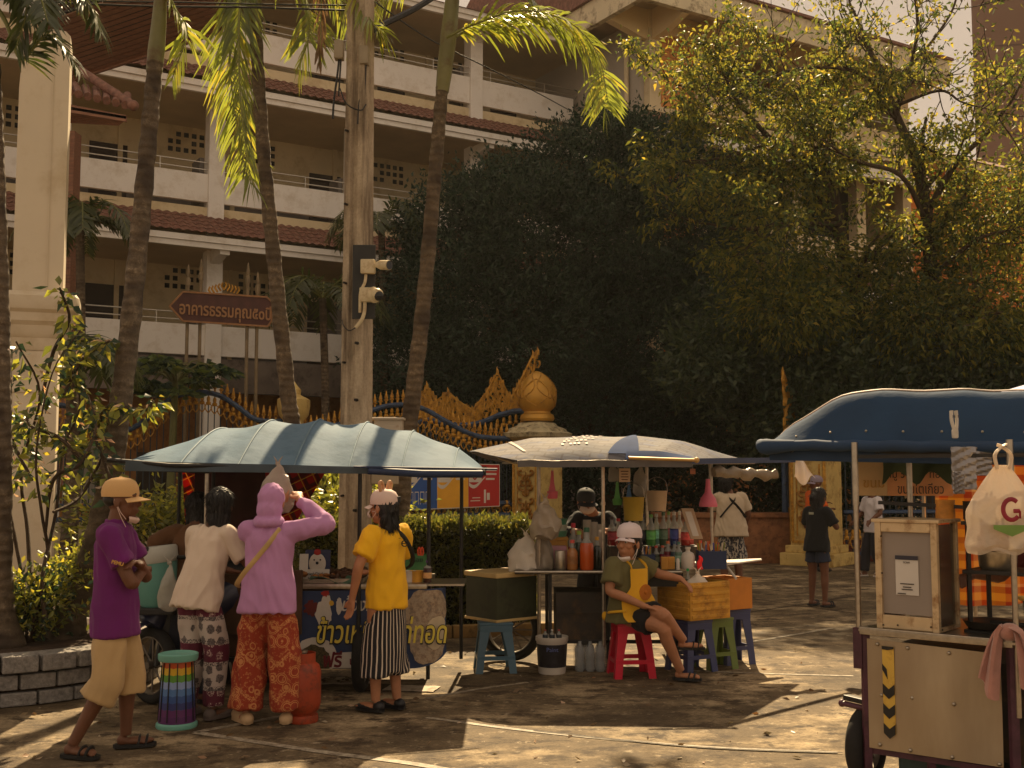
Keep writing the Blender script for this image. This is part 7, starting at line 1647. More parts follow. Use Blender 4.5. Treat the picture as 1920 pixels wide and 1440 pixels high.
b=MB(); c=P(1297,982,10.8); sheet(b,c,(1,.2,0),(-.28,.2,1),.12,.3,.012); o=b.build('white_board',mat('board_pale',S(176,150,120),.6,.1,6),at=c,smooth=0); tag(o,'narrow pale board leaning among the bottles right of the scarlet one','board'); b=MB(); sheet(b,c+V((0,-.012,0)),(1,.2,0),(-.28,.2,1),.06,.24,.003); b.build('white_sheet',plast_w,o,smooth=0)
# red basket and bits on the hedge top
b=MB(); c=V((xof(915,13.0),13.0,1.16)); b.tube([c+V((-.15,0,0)),c+V((0,0,.02)),c+V((.2,0,.02)),c+V((.45,0,.01))],.03,6,sm=3); o=b.build('red_tray',mat('tray_red',S(170,40,30),.6),at=c); tag(o,'red plastic tray lying on top of the hedge','tray')
# ---------------------------------------------------------------- food cart at the right
cu=V((math.cos(R(40)),-math.sin(R(40)),0)); cv=V((math.sin(R(40)),math.cos(R(40)),0)); C0=V((xof(1614,6.35),6.35,0))
def CP(u,v,z): return C0+cu*u+cv*v+V((0,0,z))
CM=Matrix((cu,cv,V((0,0,1)))).transposed().to_4x4()
CA=thing('food_cart',CP(.4,.4,0),'metal sided food cart under a deep blue canvas canopy at right','food stall')
plum=mat('plum_paint',S(84,48,62),.5,.25,8,dirt=(S(58,36,40),9)); tan=mat('anodised_frame',S(206,182,144),.45,.12,6,metal=.35,dirt=(S(140,100,60),9))
m,t,p=base('dull_sheet_metal'); o=t.obj(); n1=t.noise(t.mapping(o,(1,1,.25)),5,5,.6); n2=t.noise(o,2,3); c=t.ramp(n1,[(.3,S(154,136,110)),(.7,S(178,160,132))]); c=t.mix(t.ramp(n2,[(.4,(0,0,0)),(.7,(.6,.6,.6))]),c,S(150,128,100)); t.link(c,p.inputs['Base Color']); p.inputs['Roughness'].default_value=.4; p.inputs['Metallic'].default_value=.35; bump(t,p,t.noise(o,3,2),.3,.02); sheetm=m
PW=.70
b=MB(); b.grid(lambda u,v:CP(.012+PW*u,-.012-.008*math.sin(u*PI*1.5)*math.sin(v*PI),.24+.005*u+(.585-.02*u)*v),14,10); b.thick(.004); b.build('side_panel',sheetm,CA)
b=MB()
for u,z in ((.06,.8),(.25,.795),(.5,.79),(.08,.53),(.27,.535),(.52,.53),(.06,.265),(.25,.26),(.5,.258),(.77,.26)): b.ell(CP(.02+u*PW/.8,-.02,z),(.011,.011,.011),n=10)
b.build('rivet',metal,CA)
# hazard tape
hz=[mat('tape_yellow',S(214,176,74),.5,.1,6,dirt=(S(180,140,60),12)),mat('tape_black',(.015,.014,.013),.5,.2,9)]
b=MB(); u0,u1=.1,.165; zt,zb=.795,.33; f=-.026
def T_(u,z,o=0): return CP(u,f-o,z)
b.prism([T_(u0,zb),T_(u1,zb),T_(u1,zt),T_(u0,zt)],cv*.003); b.build('hazard_tape',hz[0],CA,smooth=0)
b=MB(); um=(u0+u1)/2; b.prism([T_(u0,zt,.004),T_(u1,zt,.004),T_(u1,zt-.012,.004),T_(um,zt-.02,.004),T_(u0,zt-.018,.004)],cv*.002)
for k in range(4):
    z=.7-.105*k; h=.052; dp=.028
    if k==0: b.prism([T_(u0,z,.004),T_(um-.008,z-dp,.004),T_(um-.004,z-dp-h,.004),T_(u0,z-h*.6,.004)],cv*.002)
    else: b.prism([T_(u0,z,.004),T_(um,z-dp,.004),T_(u1,z,.004),T_(u1,z-h,.004),T_(um,z-dp-h,.004),T_(u0,z-h,.004)],cv*.002)
build_split(b,'chevron',hz[1],CA)
# frame
b=MB()
for u,v in ((-.005,.0),(PW+.065,.0),(-.005,.75),(PW+.065,.75)): b.bar(CP(u,v,.12),CP(u,v,.85),.04)
for u in (.33,.56): b.bar(CP(u,.03,.0),CP(u,.03,.26),.035)
b.bar(CP(0,.02,.22),CP(PW+.1,.02,.22),.03); b.bar(CP(0,.75,.22),CP(PW+.1,.75,.22),.03)
b.box(CP(-.035,-.01,.77),(.05,.05,.22),M=CM)
b.build('frame',plum,CA,smooth=0)
b=MB(); b.tube([CP(-.2,.12,.43),CP(-.01,.05,.43)],.016,8); b.ell(CP(-.2,.12,.43),.022,n=8); b.build('handle_bar',plum,CA)
b=MB(); b.bar(CP(-.18,.13,.465),CP(-.02,.06,.465),.05,.03,bev=.006); b.build('handle_grip',blkmetal,CA,smooth=0)
b=MB(); b.box(CP(.40,.36,.872),(.84,.82,.012),M=CM); 
b.box(CP(.38,-.03,.868),(.80,.02,.04),M=CM,bev=.004); b.build('worktop',metal,CA,smooth=0)
b=MB(); b.box(CP(.42,.4,.5),(.82,.66,.5),M=CM); b.build('inner_body',dkpanel,CA,smooth=0)
b=MB(); b.box(CP(.42,.2,.14),(.6,.2,.16),M=CM,bev=.02); b.build('under_tank',mat('tank_teal',S(54,76,76),.5,.2,4),CA,smooth=0)
wheel(CA,CP(-.075,.15,.215),.215,.09,cu,spokes=8); wheel(CA,CP(.87,.3,.215),.215,.09,cu,spokes=8)
for u,v,z0,z1 in ((-.035,-.01,.66,1.9),(.79,-.0,.5,1.9),(-.03,.78,.86,1.9),(.79,.78,.86,1.9)):
    b=MB(); b.tube([CP(u,v,z0),CP(u,v,z1)],.0145,10); b.lathe([(.018,0),(.018,.35)],CP(u,v,z1-.35),10); b.build('post',metal,CA)
# canopy: from the photograph's left tip to beyond the right edge
A0=P(1426,832,7.05); A1=P(1440,838,6.95); E1=P(2080,846,5.75)
cl_=(E1-A1); BK=V((.75,1.55,0))
def can3(u,v):
    q=A1.lerp(E1,u)+BK*v
    hu=1-((.36-u)/.36)**2 if u<.36 else 1-.12*(u-.36)/.6
    hv=math.sin(PI*.5*min(1,v/.13))**1.1 if v<.13 else 1-.12*((v-.13)/.87) if v<.8 else (1-.12*.77)*(1-((v-.8)/.2)**2)
    z=.035+.31*max(0,hu)*max(0,hv)
    sag=.016*noise.noise(V((u*9,v*2.5,3)))*min(1,v*9)*(1 if v<.4 else .4)+.007*noise.noise(V((u*9,v*3,0)))+.006*math.sin(u*40+3*v)*max(0,.3-v)
    return q+V((0,0,z+sag))
cv3=mat('deep_blue_canvas',S(42,66,94),.85,.16,2.2,bmp=.3,bscale=10,transl=(.01,.015,.022),spec=.2,bdist=.02)
b=MB(); b.grid(can3,80,60); b.thick(.004); b.build('canopy',cv3,CA,smooth=60)
b=MB(); n_=V((cl_.y,-cl_.x,0)).normalized()
b.tube([A0,A1+n_*.02,A1.lerp(E1,.1)+n_*.02+V((0,0,.012))],[.03,.05,.032],10,sm=4); b.tube([A1.lerp(E1,k/24)+n_*.02+V((0,0,.012+.004*math.sin(k*2))) for k in range(25)],.032,12)
b.grid(lambda u,v:A1.lerp(E1,u)+BK*.02+V((0,0,-.01-.07*v)),40,2); b.grid(lambda u,v:A1+BK*u+V((.0,0,.03-.07*v)),12,2); b.build('valance',mat('valance_blue',S(36,60,90),.8,.15,6,bmp=.2),CA)
b=MB()
for k in range(8): b.ell(can3(.1+.115*k,.02)+n_*.02-V((0,0,.0)),(.008,.008,.008),n=8)
b.build('eyelet',metal,CA)
b=MB(); b.tube([can3(u/30,.13)+V((0,0,.006)) for u in range(31)],.006,5); b.build('seam_or_sunlit_rim',mat('sunlit_rim_pale',S(196,176,160),.5),CA)  # pale tube puts the sunlit rim of the top fold into colour
b=MB(); b.tube([A1+V((.05,.05,-.02)),E1+V((0,0,-.02))],.014,8); b.tube([A1+BK+V((0,0,0)),E1+BK],.014,8); 
for k in range(4): b.tube([A1.lerp(E1,.08+.28*k)+V((0,0,-.02)),A1.lerp(E1,.08+.28*k)+BK],.012,6)
b.build('roof_frame',blkmetal,CA)
# white clip on the valance
c=P(1785,800,6.18); b=MB()
for s in (-1,1): b.tube([c+V((s*.012,-.03,.085)),c+V((s*.014,-.035,.03)),c+V((s*.006,-.045,-.02)),c+V((s*.004,-.04,-.055))],[.017,.016,.015,.012],8,flat=.5,sm=3)
b.box(c+V((0,-.04,-.04)),(.03,.03,.05),bev=.008); o=b.build('plastic_clip',plast_w,at=c); tag(o,'white plastic clip pinched on the deep blue canopy edge','clip')
b=MB(); put_text(b,'H',.022,c+V((-.02,-.066,.045)),(1,0,0),(0,0,1),depth=.002); put_text(b,'F',.022,c+V((.008,-.066,.045)),(1,0,0),(0,0,1),depth=.002); b.build('lettering',mat('clip_ink',S(80,70,60),.5),o,smooth=0)
# glass case with wooden back and pay card (the code itself is left out)
cc=CP(.05,.02,.884); GC_=thing('display_case',CP(.25,.12,.884),'tan framed case with grey panel and taped white card on the cart top','display case')
cw,ch,cd=.34,.585,.3
b=MB()
for u,w_ in ((.062,.034),(.062+cw-.034,.034)): b.box(CP(u+w_/2,.02,(.884)+ch/2),(w_,.035,ch),M=CM,bev=.003); b.box(CP(u+w_/2,.02+cd,(.884)+ch/2),(w_,.035,ch),M=CM,bev=.003)
for z in (.04,ch-.035): b.box(CP(.062+cw/2,.02,(.884)+z),(cw-.07,.033,.07 if z<.1 else .05),M=CM,bev=.003)
b.box(CP(.062+cw/2,.02+cd/2,(.884)+ch),(cw+.03,cd+.05,.018),M=CM,bev=.003); b.box(CP(.062+cw/2,.02+cd/2,(.884)+.01),(cw,cd,.02),M=CM)
b.build('frame',tan,GC_,smooth=0)
b=MB(); b.box(CP(.062+cw/2,.028,(.884)+ch*.53),(cw-.065,.01,ch-.13),M=CM); b.build('panel',mat('case_panel',S(146,134,124),.5,.08,2,spec=.5),GC_,smooth=0)
b=MB()
for u in (.062+.02,.062+cw-.02): b.box(CP(u,.02+cd/2,(.884)+ch/2),(.008,cd-.03,ch-.04),M=CM)
b.build('side_glass',mat('case_side',S(70,62,52),.2,.1,3,alpha=.8),GC_,smooth=0)
b=MB(); sheet(b,CP(.062+cw*.5,.02,(.884)+ch*.5),cu,(0,0,1),.125,.21,.003); QC=b.build('pay_card',mat('card_white',S(206,200,192),.5,.04,6),GC_,smooth=0)
b=MB(); sheet(b,CP(.062+cw*.5,.016,(.884)+ch*.5+.095),cu,(0,0,1),.125,.022,.003); b.build('card_header',mat('card_dark',S(50,50,64),.5),QC,smooth=0)
b=MB(); put_text(b,'SCAN',.014,CP(.062+cw*.5,.012,(.884)+ch*.5+.066),cu,(0,0,1),depth=.002,center=True)
for k,(z,w_) in enumerate(((-.045,.075),(-.062,.045),(-.075,.06),(-.098,.045))): sheet(b,CP(.062+cw*.5-(.03 if k==3 else 0),.0145,(.884)+ch*.5+z),cu,(0,0,1),w_,.005,.002)
b.build('print',mat('card_ink',S(60,52,46),.6),QC,smooth=0)
b=MB()
for u,z in ((.1,.02),(.18,.025),(.36,.03),(.42,.02),(.1,.3),(.1,.5)): b.ell(CP(u,0,.884+z),(.005,.005,.005),n=6)
b.build('screw',dark,GC_)
# shelf rack right of the case, pans, cups
b=MB(); 
for z,v0 in ((1.46,.2),(1.2,.2),(.885,.2)): b.box(CP(.68,.36,z),(.42,.36,.02),M=CM,bev=.003)
for u,v in ((.5,.2),(.88,.2),(.5,.52),(.88,.52)): b.bar(CP(u,v,.87),CP(u,v,1.5),.02)
b.bar(CP(-.03,.3,1.56),CP(.5,.3,1.54),.02); b.bar(CP(-.03,-.0,1.82),CP(.9,.0,1.82),.02); b.build('shelf_rack',mat('rack_dark',(.03,.027,.024),.5,.2,8,metal=.3),CA,smooth=0)
def onrack(name,u,v,z,prof,m_,label,cat,extra=None,group='pans and tins on the cart shelves'):
    c=CP(u,v,z); b=MB(); b.lathe(prof,c,20); 
    o=b.build(name,m_,at=c); tag(o,label,cat,group)
    if extra: b=MB(); b.tube([CP(*q) for q in extra],.011,6); b.build('handle',blkmetal,o)
    return o
pan=mat('pan_dark',(.03,.027,.025),.4,.25,9,metal=.5); 
onrack('sauce_pan',.55,.3,1.47,[(.09,0),(.1,.01),(.1,.1),(.103,.105),(.01,.1)],pan,'black sauce pan on the top shelf above the tan framed case','pan',[(.55,.3,1.56),(.62,.25,1.64),(.66,.2,1.7)])
onrack('steel_pot',.62,.3,1.21,[(.08,0),(.095,.02),(.1,.1),(.105,.105),(.01,.095)],metal,'steel pot with dark handle on the middle shelf of the cart','pot',[(.62,.3,1.31),(.75,.28,1.33),(.86,.27,1.33)])
onrack('frying_pan',.6,.22,.9,[(.1,0),(.12,.012),(.14,.045),(.143,.048),(.01,.014)],pan,'black frying pan on the cart top right of the tan framed case','pan',[(.6,.22,.94),(.75,.16,.945),(.9,.1,.95)])
onrack('tin_box',.72,.3,1.47,[(.06,0),(.06,.14),(.062,.145),(.01,.145)],mat('tin_green',S(70,84,58),.5,.2,7),'dull green tin on the top shelf','tin')
onrack('paper_tin',.35,.3,1.465,[(.05,0),(.05,.11),(.052,.115),(.01,.115)],mat('tin_orange',S(206,140,60),.5,.3,14),'small orange patterned tin standing on the case','tin')
onrack('egg_tray',.74,.42,.896,[(.12,0),(.13,.02),(.14,.03),(.01,.024)],mat('griddle_food',S(150,112,70),.6,.4,30,bmp=.6),'round tray of brown food on the cart top','tray')
onrack('juice_cup',.85,.1,.87,[(.035,0),(.05,.2),(.052,.205),(.01,.19)],mat('cup_steel',S(120,116,112),.3,.2,9,metal=.6),'steel mixing cup below the cook\'s hand','cup')
onrack('cup_dish',.83,.07,1.08,[(.035,0),(.05,.012),(.052,.02),(.01,.015)],mat('dish_yellow',S(206,170,96),.5,.15,9),'small yellow dish held over the steel cup','dish')
# sign boards hung inside at the back
m_or=mat('sign_orange',S(214,160,110),.6,.15,5,transl=(.2,.12,.06))
Ym=7.7
c=P(1714,896,Ym); b=MB(); sheet(b,c,(1,-.1,0),(0,0,1),.5,.24,.006); o=b.build('menu_banner',m_or,at=c,smooth=0); tag(o,'pale orange menu banner with dark Thai lettering behind the cart shelves','banner')
b=MB(); put_text(b,'หมู 5 บาท  ทอง',.075,c+V((-.19,-.02,.0)),(1,-.1,0),(0,0,1),width=.38,depth=.003); put_text(b,'ขนมโตเกียว',.09,c+V((-.12,-.02,-.105)),(1,-.1,0),(0,0,1),width=.3,depth=.003); b.build('lettering',mat('menu_ink',S(60,44,38),.6),o,smooth=0)
c2=P(1636,886,Ym); b=MB(); sheet(b,c2,(1,0,0),(0,0,1),.19,.31,.006); o=b.build('menu_banner',mat('sign_cream',S(206,176,128),.6,.15,5,transl=(.16,.12,.06)),at=c2,smooth=0); tag(o,'narrow cream banner with gold lettering left of the orange menu banner','banner')
b=MB(); put_text(b,'ขนม',.09,c2+V((-.07,-.02,-.1)),(1,0,0),(0,0,1),width=.14,depth=.003); b.build('lettering',mat('menu_gold',S(190,140,50),.6),o,smooth=0)
b=MB(); c3=P(1722,846,7.5); b.grid(lambda u,v:c3+cu*(u-.5)*.5+cv*(.03*math.sin(u*12+v*3))+V((0,0,-.22*v*(1-.4*math.sin(u*PI*2.2)**2))),20,6); b.thick(.003); o=b.build('green_cloth',mat('cloth_darkgreen',S(62,76,52),.8,.2,6),at=c3); tag(o,'dark green cloth bundled under the cart roof','cloth')
# orange plaid curtain at the back right
m,t,p=base('orange_plaid'); o=t.obj(); x=t.sep(o); al=t.math('ADD',t.math('MULTIPLY',x[0],.77),t.math('MULTIPLY',x[1],-.64))
def st(v,k,stops): return t.ramp(t.math('FRACT',t.math('MULTIPLY',v,k)),stops,'CONSTANT')
A_=st(al,4.2,[(0,S(226,176,60)),(.3,S(190,92,44)),(.5,S(226,190,130)),(.62,S(214,120,44)),(.85,S(226,190,70))]); B_=st(x[2],4.6,[(0,S(230,180,70)),(.25,S(186,90,44)),(.45,S(226,196,140)),(.55,S(214,150,56)),(.8,S(180,80,40))])
c=t.mix(.5,A_,B_); t.link(c,p.inputs['Base Color']); p.inputs['Roughness'].default_value=.8; tr=t.new('ShaderNodeBsdfTranslucent'); t.link(c,tr.inputs[0]); mx=t.new('ShaderNodeMixShader'); mx.inputs[0].default_value=.35; t.link(p.outputs[0],mx.inputs[1]); t.link(tr.outputs[0],mx.inputs[2]); t.link(mx.outputs[0],t.n['Material Output'].inputs[0]); oplaid=m
b=MB(); CU0=P(1752,890,8.1); b.grid(lambda u,v:V((CU0.x+1.3*u,8.1-.5*u+.03*math.sin(u*34)*(.3+v),1.93-(1.1+.02*math.sin(u*9))*v)),70,14); b.thick(.003); o=b.build('plaid_curtain',oplaid,at=V((CU0.x+.6,7.9,.85))); tag(o,'orange and yellow plaid curtain glowing behind the right cart','curtain')
b=MB(); cxa,cxb=CU0.x-.06,CU0.x+1.36
b.tube([V((cxa,8.16,1.95)),V((cxb,7.6,1.95))],.014,8)
b.tube([V((cxb,7.62,0)),V((cxb,7.62,1.97))],.016,8); b.tube([V((P(1592,890,7.75).x-.0,7.75,1.86)),V((cxa,8.16,1.95))],.01,6); b.tube([V((cxa,8.16,0)),V((cxa,8.16,1.97))],.014,8)
b.build('curtain_frame',metal,o)
# silver foil packs and the white carrier bag hanging
foil=mat('silver_foil',S(150,146,146),.35,.15,9,metal=.7,bmp=.6,bscale=16,bdist=.02)
for px,py0,py1,w,Y,lab in ((1806,838,918,.13,5.95,'wide crinkled silver foil pack hung left of the white carrier bag'),(1833,838,892,.15,6.1,'short crinkled silver pack behind the wide one'),(1797,884,926,.06,5.9,'narrow silver foil strip hung below the other packs')):
    a=P(px,py0,Y); e=P(px,py1,Y); h=a.z-e.z; b=MB(); b.grid(lambda u,v:a+V(((u-.5)*w,.02*math.sin(u*PI)+.006*math.sin(v*30+u*8),-h*v)),14,16); b.thick(.004); o=b.build('foil_pack',foil,at=e); tag(o,lab,'foil pack','foil packs hung in the cart')
bt=P(1878,872,5.62); BG=thing('carrier_bag',bt-V((0,0,.6)),'translucent white carrier bag with red letter hung at the right of the cart','plastic bag')
cbm=mat('carrier_white',S(176,164,148),.45,.06,5,bmp=.7,bscale=18,transl=(.2,.16,.12),bdist=.02,alpha=.78)
bw_,bh_=.37,.425
def bagf(s):
    def fn(u,v):
        z=-bh_*v; hw=bw_/2*(.16+.84*min(1,v/.52)**.85); x=(u-.5)*2
        d=.075*math.sqrt(max(0,1-x*x))*min(1,v*2.5)*(1 if v<.93 else .8)+.01*noise.noise(V((u*8,v*7,s)))
        return bt+V((x*hw+.02*noise.noise(V((v*5,u*2,3)))*v,s*d,z-.012*math.sin(u*14)*v))
    return fn
b=MB(); b.grid(bagf(-1),24,28); b.grid(bagf(1),24,28); b.build('bag_body',cbm,BG)
b=MB()
for s in (-1,1): b.tube([bt+V((s*.03,-.02,-.02)),bt+V((s*.04,-.02,.05)),bt+V((0,-.01,.09)),bt+V((s*-.02,.0,.1))],.018,6,sm=4,flat=.4)
b.build('bag_handle',cbm,BG)
def onbag(x,z,o=.012): 
    v=-z/bh_; hw=bw_/2*(.16+.84*min(1,v/.52)**.85); return bt+V((x,-.075*math.sqrt(max(0,1-(x/hw)**2))-o-.008,z))
rp=mat('bag_red',S(150,40,56),.5); b=MB(); pr=[]
for k in range(15):
    a=R(48+19*k*1.02); pr.append(onbag(.0+.04*math.cos(a),-.215+.05*math.sin(a),.012))
b.tube(pr,.011,6,flat=.4); b.tube([onbag(.04,-.222),onbag(.01,-.222)],.010,6,flat=.4); b.tube([onbag(.041,-.22),onbag(.041,-.258)],.010,6,flat=.4); b.build('red_letter',rp,BG)
b=MB(); b.grid(lambda u,v:onbag(-.085+.17*u,-.29-(.02+.035*(1-abs(2*u-1)))*v,.009),16,3); b.build('green_swoosh',mat('bag_green',S(116,150,70),.5),BG)
# towel on the post
tp=CP(.775,-.02,.93); pk=mat('towel_pink',S(176,126,112),.95,.12,12,bmp=.6,bscale=120,sheen=.5)
b=MB()
def tw(s):
    def fn(u,v):
        hang=(.34 if s<0 else .26)*(1-.25*u if s<0 else 1); x=s*(.03+.085*v**.5*(.4+u)); return tp+cu*x-cv*(.045+.02*math.sin(u*8+s)+.02*v)+V((0,0,.03*(1-v)-hang*v-.02*math.sin(u*5)*v))
    return fn
b.grid(tw(-1),14,16); b.grid(tw(1),14,16); b.thick(.012); b.ell(tp-cv*.03,(.055,.05,.045),n=14); o=b.build('pink_towel',pk,at=tp); tag(o,'dusty pink towel knotted round the right cart post','towel')
# neighbour canopy just visible at the right edge
NB=thing('blue_parasol',(6.6,11.5,0),'bright blue canopy of another stall peeking over the right cart','canopy')
q=P(2165,748,9.5); b=MB(); b.grid(lambda u,v:q+V(((u-.5)*2.2,(v-.5)*2+.6,.28*math.sin(PI*u)**.6*math.sin(PI*v)**.6)),30,14); b.thick(.004); b.build('canopy',mat('royal_blue_canvas',S(40,64,150),.55,.1,3,transl=(.01,.015,.04)),NB)
b=MB()
for dx,dy in ((-.95,-.3),(.95,-.3),(-.95,1.5),(.95,1.5)): b.tube([V((q.x+dx,q.y+dy,0)),V((q.x+dx,q.y+dy,q.z+.05))],.018,8)
b.build('post',metal,NB)
# ---------------------------------------------------------------- concrete utility pole, cameras, boxes, wires
PY=12.05; pcn=V((xof(668,PY),PY,0)); UP=thing('utility_pole',pcn,'tall weathered concrete utility pole with grooved face','pole')
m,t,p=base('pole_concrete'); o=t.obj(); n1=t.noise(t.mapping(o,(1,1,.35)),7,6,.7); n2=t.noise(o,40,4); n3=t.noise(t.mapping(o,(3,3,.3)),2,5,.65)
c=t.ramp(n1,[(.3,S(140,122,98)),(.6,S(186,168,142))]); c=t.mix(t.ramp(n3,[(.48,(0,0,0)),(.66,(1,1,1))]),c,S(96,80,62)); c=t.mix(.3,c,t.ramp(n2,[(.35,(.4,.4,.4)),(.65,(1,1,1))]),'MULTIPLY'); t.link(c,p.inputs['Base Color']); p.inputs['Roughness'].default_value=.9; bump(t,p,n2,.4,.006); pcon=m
rz=R(-24); X=Matrix.Rotation(rz,4,'Z'); HT=8.2
def polering(z):
    k=1-.028*z; a,d=.135*k,.125*k; g=.028
    pts=[(-a,-d),(-g*1.6,-d),(-g,-d+.035),(g,-d+.035),(g*1.6,-d),(a,-d),(a,d),(-a,d)]
    return [pcn+X@V((x,y,z)) for x,y in pts]
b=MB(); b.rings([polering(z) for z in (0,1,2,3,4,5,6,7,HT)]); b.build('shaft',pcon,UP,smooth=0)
b=MB(); rr=random.Random(5)
for z in (1.5,2.05,2.9,3.75,4.6,5.4): b.tube([pcn+X@V((-.075,-.16,z)),pcn+X@V((-.075,-.11,z))],.013,8); 
for z in (1.35,2.5,3.1): b.tube([pcn+X@V((.08,-.16,z)),pcn+X@V((.08,-.11,z))],.016,8)
b.build('bolt_hole',dark,UP)
wht=mat('cctv_cream',S(206,188,150),.4,.06,6,dirt=(S(170,144,104),9)); lens=mat('lens_black',(.01,.01,.012),.1,.1,4)
def px_(x,y,dy=0): return P(x,y,PY-.16+dy)
b=MB(); c=px_(682,528); b.box(c+V((0,.02,0)),(.24,.03,.79),bev=.004); o=b.build('backing_board',mat('board_slate',S(44,44,42),.6,.15,5),at=c,smooth=0); tag(o,'black backing board strapped on the concrete pole','board')
def cctv(cx,cy,kind,label):
    c=px_(cx,cy,-.06); T_=thing('security_camera',c,label,'camera','security cameras on the pole'); b=MB(); b.box(c,(.15,.09,.15),bev=.012); b.build('junction_box',wht,T_,smooth=30)
    if kind=='bullet':
        d=V((.8,-.55,-.12)).normalized(); a=c+V((.1,-.05,.01)); b=MB(); b.tube([c+V((.05,-.03,0)),a],.022,8); b.tube([a,a+d*.05,a+d*.17],[.03,.05,.052],14); b.build('body',wht,T_); b=MB(); b.tube([a+d*.165,a+d*.178],.046,14); b.build('lens',lens,T_)
    else:
        a=c+V((.085,-.06,-.01)); b=MB(); b.lathe([(.085,0),(.085,.03),(.06,.05),(.01,.055)],a+V((-.02,.02,.0)),18,M=V((.8,-.6,.1)).normalized().to_track_quat('Z','Y').to_matrix().to_4x4()); b.ell(a+V((.03,-.02,0)),.068,n=16); b.build('body',wht,T_); b=MB(); b.ell(a+V((.05,-.045,-.015)),.053,n=14); b.build('lens',lens,T_)
    return T_
cctv(690,500,'bullet','upper cream security camera with bullet housing on the pole'); cctv(688,553,'dome','lower cream dome security camera on the pole')
b=MB(); b.tube([px_(686,515,-.05),px_(684,530,-.06),px_(676,548,-.06),px_(675,575,-.06),px_(675,586,-.05)],.016,8,sm=4); b.tube([px_(684,566,-.05),px_(683,585,-.05),px_(678,600,-.05),px_(667,614,-.03)],.02,8,sm=4); o=b.build('conduit',wht,at=px_(675,586)); tag(o,'cream conduit pipes below the two security cameras','pipe')
b=MB(); b.tube([px_(667,614,-.03),px_(655,620,-.03),px_(645,612,-.02),px_(641,600,.1)],.006,6,sm=4); o=b.build('loose_wire',blkmetal,at=px_(650,618)); tag(o,'thin black wire looping from the conduit round the pole','wire')
for px,py,lab in ((636,95,'grey meter box on the left side of the pole top'),(683,105,'small grey box on the right side of the pole top')):
    c=px_(px,py,.05); T_=thing('meter_box',c,lab,'box','boxes at the pole top'); b=MB(); b.box(c,(.1,.12,.2),bev=.015); b.build('case',mat('meter_grey',S(150,136,112),.5,.1,6),T_,smooth=30); b=MB(); b.tube([c-V((0,0,.1)),c-V((.02,0,.3)),c-V((.05,0,.55)),c-V((.06,0,.75))],.012,6,sm=4); b.tube([c-V((-.02,0,.1)),c-V((-.01,0,.3)),c-V((.0,0,.5))],.01,6,sm=3); b.build('cable',blkmetal,T_)
b=MB(); b.tube([px_(637,165),px_(650,195,-.04),px_(676,207,-.04),px_(686,196)],.008,6,sm=4); o=b.build('loose_wire',blkmetal,at=px_(676,207)); tag(o,'sagging cable across the upper pole face','wire')
# cream electric cabinet right of the pole
c=V((xof(728,12.2),12.25,zof(838,12.2))); EC=thing('electric_cabinet',c,'cream metal electric cabinet fixed right of the concrete pole','cabinet'); cab=mat('cabinet_cream',S(190,176,154),.5,.08,3,dirt=(S(140,96,60),5))
b=MB(); b.box(c,(.3,.2,.58),bev=.008); b.box(c+V((0,-.01,.3)),(.34,.24,.025),bev=.006); b.build('case',cab,EC,smooth=0); b=MB(); b.box(c+V((0,-.106,-.02)),(.26,.012,.5),bev=.004); b.build('door',cab,EC,smooth=0)
c2=V((xof(722,12.1),12.15,zof(890,12.1))); b=MB(); b.box(c2,(.28,.16,.2),bev=.01); b.bar(c2+V((-.15,.02,.0)),c2+V((-.36,.0,0)),.03,.03); b.build('lower_box',mat('cabinet_shade',S(176,160,132),.5,.08,4),EC,smooth=0)
b=MB(); b.tube([c2+V((.05,-.06,-.1)),c2+V((.06,-.06,-.2)),c2+V((.1,-.05,-.28)),c2+V((.03,-.04,-.4))],.016,8,sm=4); b.bar(c2+V((0,.05,-.1)),V((c2.x,c2.y+.05,0)),.05,.05); b.build('cable',blkmetal,EC)
# overhead cables and the heavy dark branch-like cable bundle
def cable(pts,r,label):
    b=MB(); P_=[V(x) for x in pts]; b.tube(P_,r,6,sm=8); o=b.build('overhead_cable',blkmetal,at=P_[0]); tag(o,label,'cable','overhead cables')
cable([P(-60,-6,11),P(130,6,11.4),P(300,12,11.8),P(480,14,12),P(660,20,PY)],.012,'thin cable crossing the top of the picture above the palms')
cable([P(-60,-14,11),P(150,1,11.4),P(330,4,11.8),P(500,8,12),P(660,10,PY)],.009,'upper of the two thin cables running to the pole')
cable([P(684,66,PY),P(720,45,12.3),P(780,15,12.6),P(850,-30,13)],.035,'thick dark cable bundle leaving the pole up to the right')
cable([P(684,-10,PY),P(800,70,14.5),P(900,120,17),P(1000,170,20),P(1070,208,24.5)],.011,'thin cable sloping down from the pole into the dense tree')
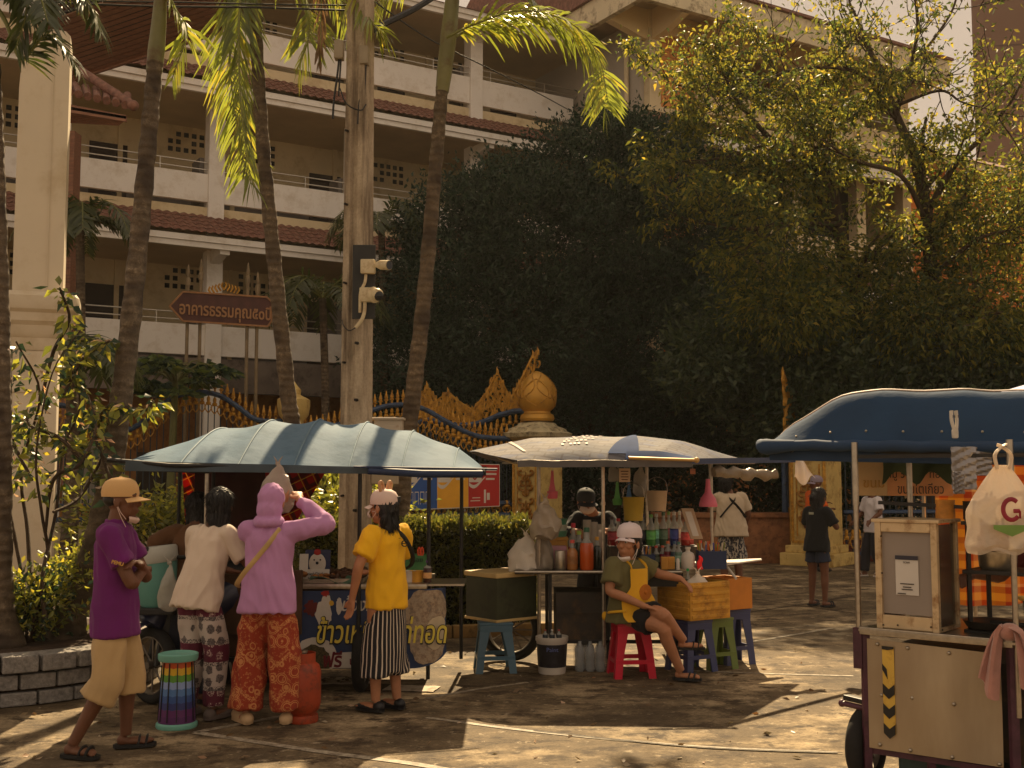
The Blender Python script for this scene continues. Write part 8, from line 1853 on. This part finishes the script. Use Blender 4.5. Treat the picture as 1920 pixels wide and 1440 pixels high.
# ---------------------------------------------------------------- light, sky, camera
SUN_EL=R(43); SUN_AZ=R(2.5)      # the sun stands behind the building, a touch to the right
w=bpy.data.worlds.new('World'); SC.world=w; w.use_nodes=True
t=NT(w); bg=t.n['Background']
sky=t.new('ShaderNodeTexSky'); sky.sky_type='NISHITA'; sky.sun_disc=False
sky.sun_elevation=SUN_EL; sky.sun_rotation=SUN_AZ; sky.air_density=1.2; sky.dust_density=2; sky.ozone_density=.6
hs=t.new('ShaderNodeHueSaturation'); hs.inputs['Saturation'].default_value=.3
t.link(sky.outputs[0],hs.inputs['Color'])
c=t.mix(1.0,hs.outputs[0],(3.2,2.65,2.1),'MULTIPLY')
mn=t.new('ShaderNodeVectorMath'); mn.operation='MINIMUM'; t.link(c,mn.inputs[0]); mn.inputs[1].default_value=(2.08,1.64,1.26); c=mn.outputs[0]   # an evenly hazy sky: no bright glare round the hidden sun
t.link(c,bg.inputs[0]); bg.inputs[1].default_value=.15
sd=bpy.data.lights.new('sun','SUN'); sd.energy=5.0; sd.angle=R(.55); sd.color=(1,.76,.45)
so=bpy.data.objects.new('sun',sd); COL.objects.link(so); so.location=(3,40,40)
d=V((math.sin(SUN_AZ)*math.cos(SUN_EL),math.cos(SUN_AZ)*math.cos(SUN_EL),math.sin(SUN_EL)))
so.rotation_euler=d.to_track_quat('Z','Y').to_euler()
cd=bpy.data.cameras.new('camera'); cd.lens=40; cd.sensor_width=36; cd.clip_end=2000; cd.clip_start=.1
co=bpy.data.objects.new('camera',cd); COL.objects.link(co); co.location=(0,0,EYE); co.rotation_euler=(R(90)+TH,0,0)
SC.camera=co
SC.view_settings.view_transform='Standard'; SC.view_settings.look='None'; SC.view_settings.exposure=.97; SC.view_settings.gamma=1
SC.cycles.max_bounces=6; SC.cycles.transparent_max_bounces=12; SC.cycles.sample_clamp_indirect=4
SC.cycles.use_denoising=True

# warm air between the camera and the building
hm=bpy.data.materials.new('haze_air'); hm.use_nodes=True; t=NT(hm); t.n.remove(t.n['Principled BSDF'])
pv=t.new('ShaderNodeVolumePrincipled'); pv.inputs['Color'].default_value=(1,.93,.82,1); pv.inputs['Density'].default_value=.0003; pv.inputs['Anisotropy'].default_value=.25
t.link(pv.outputs[0],t.n['Material Output'].inputs['Volume'])
b=MB(); b.box((0,130,29),(340,330,60)); hz_=b.build('haze',hm,at=(0,130,-1),smooth=0); tag(hz_,kind='stuff')
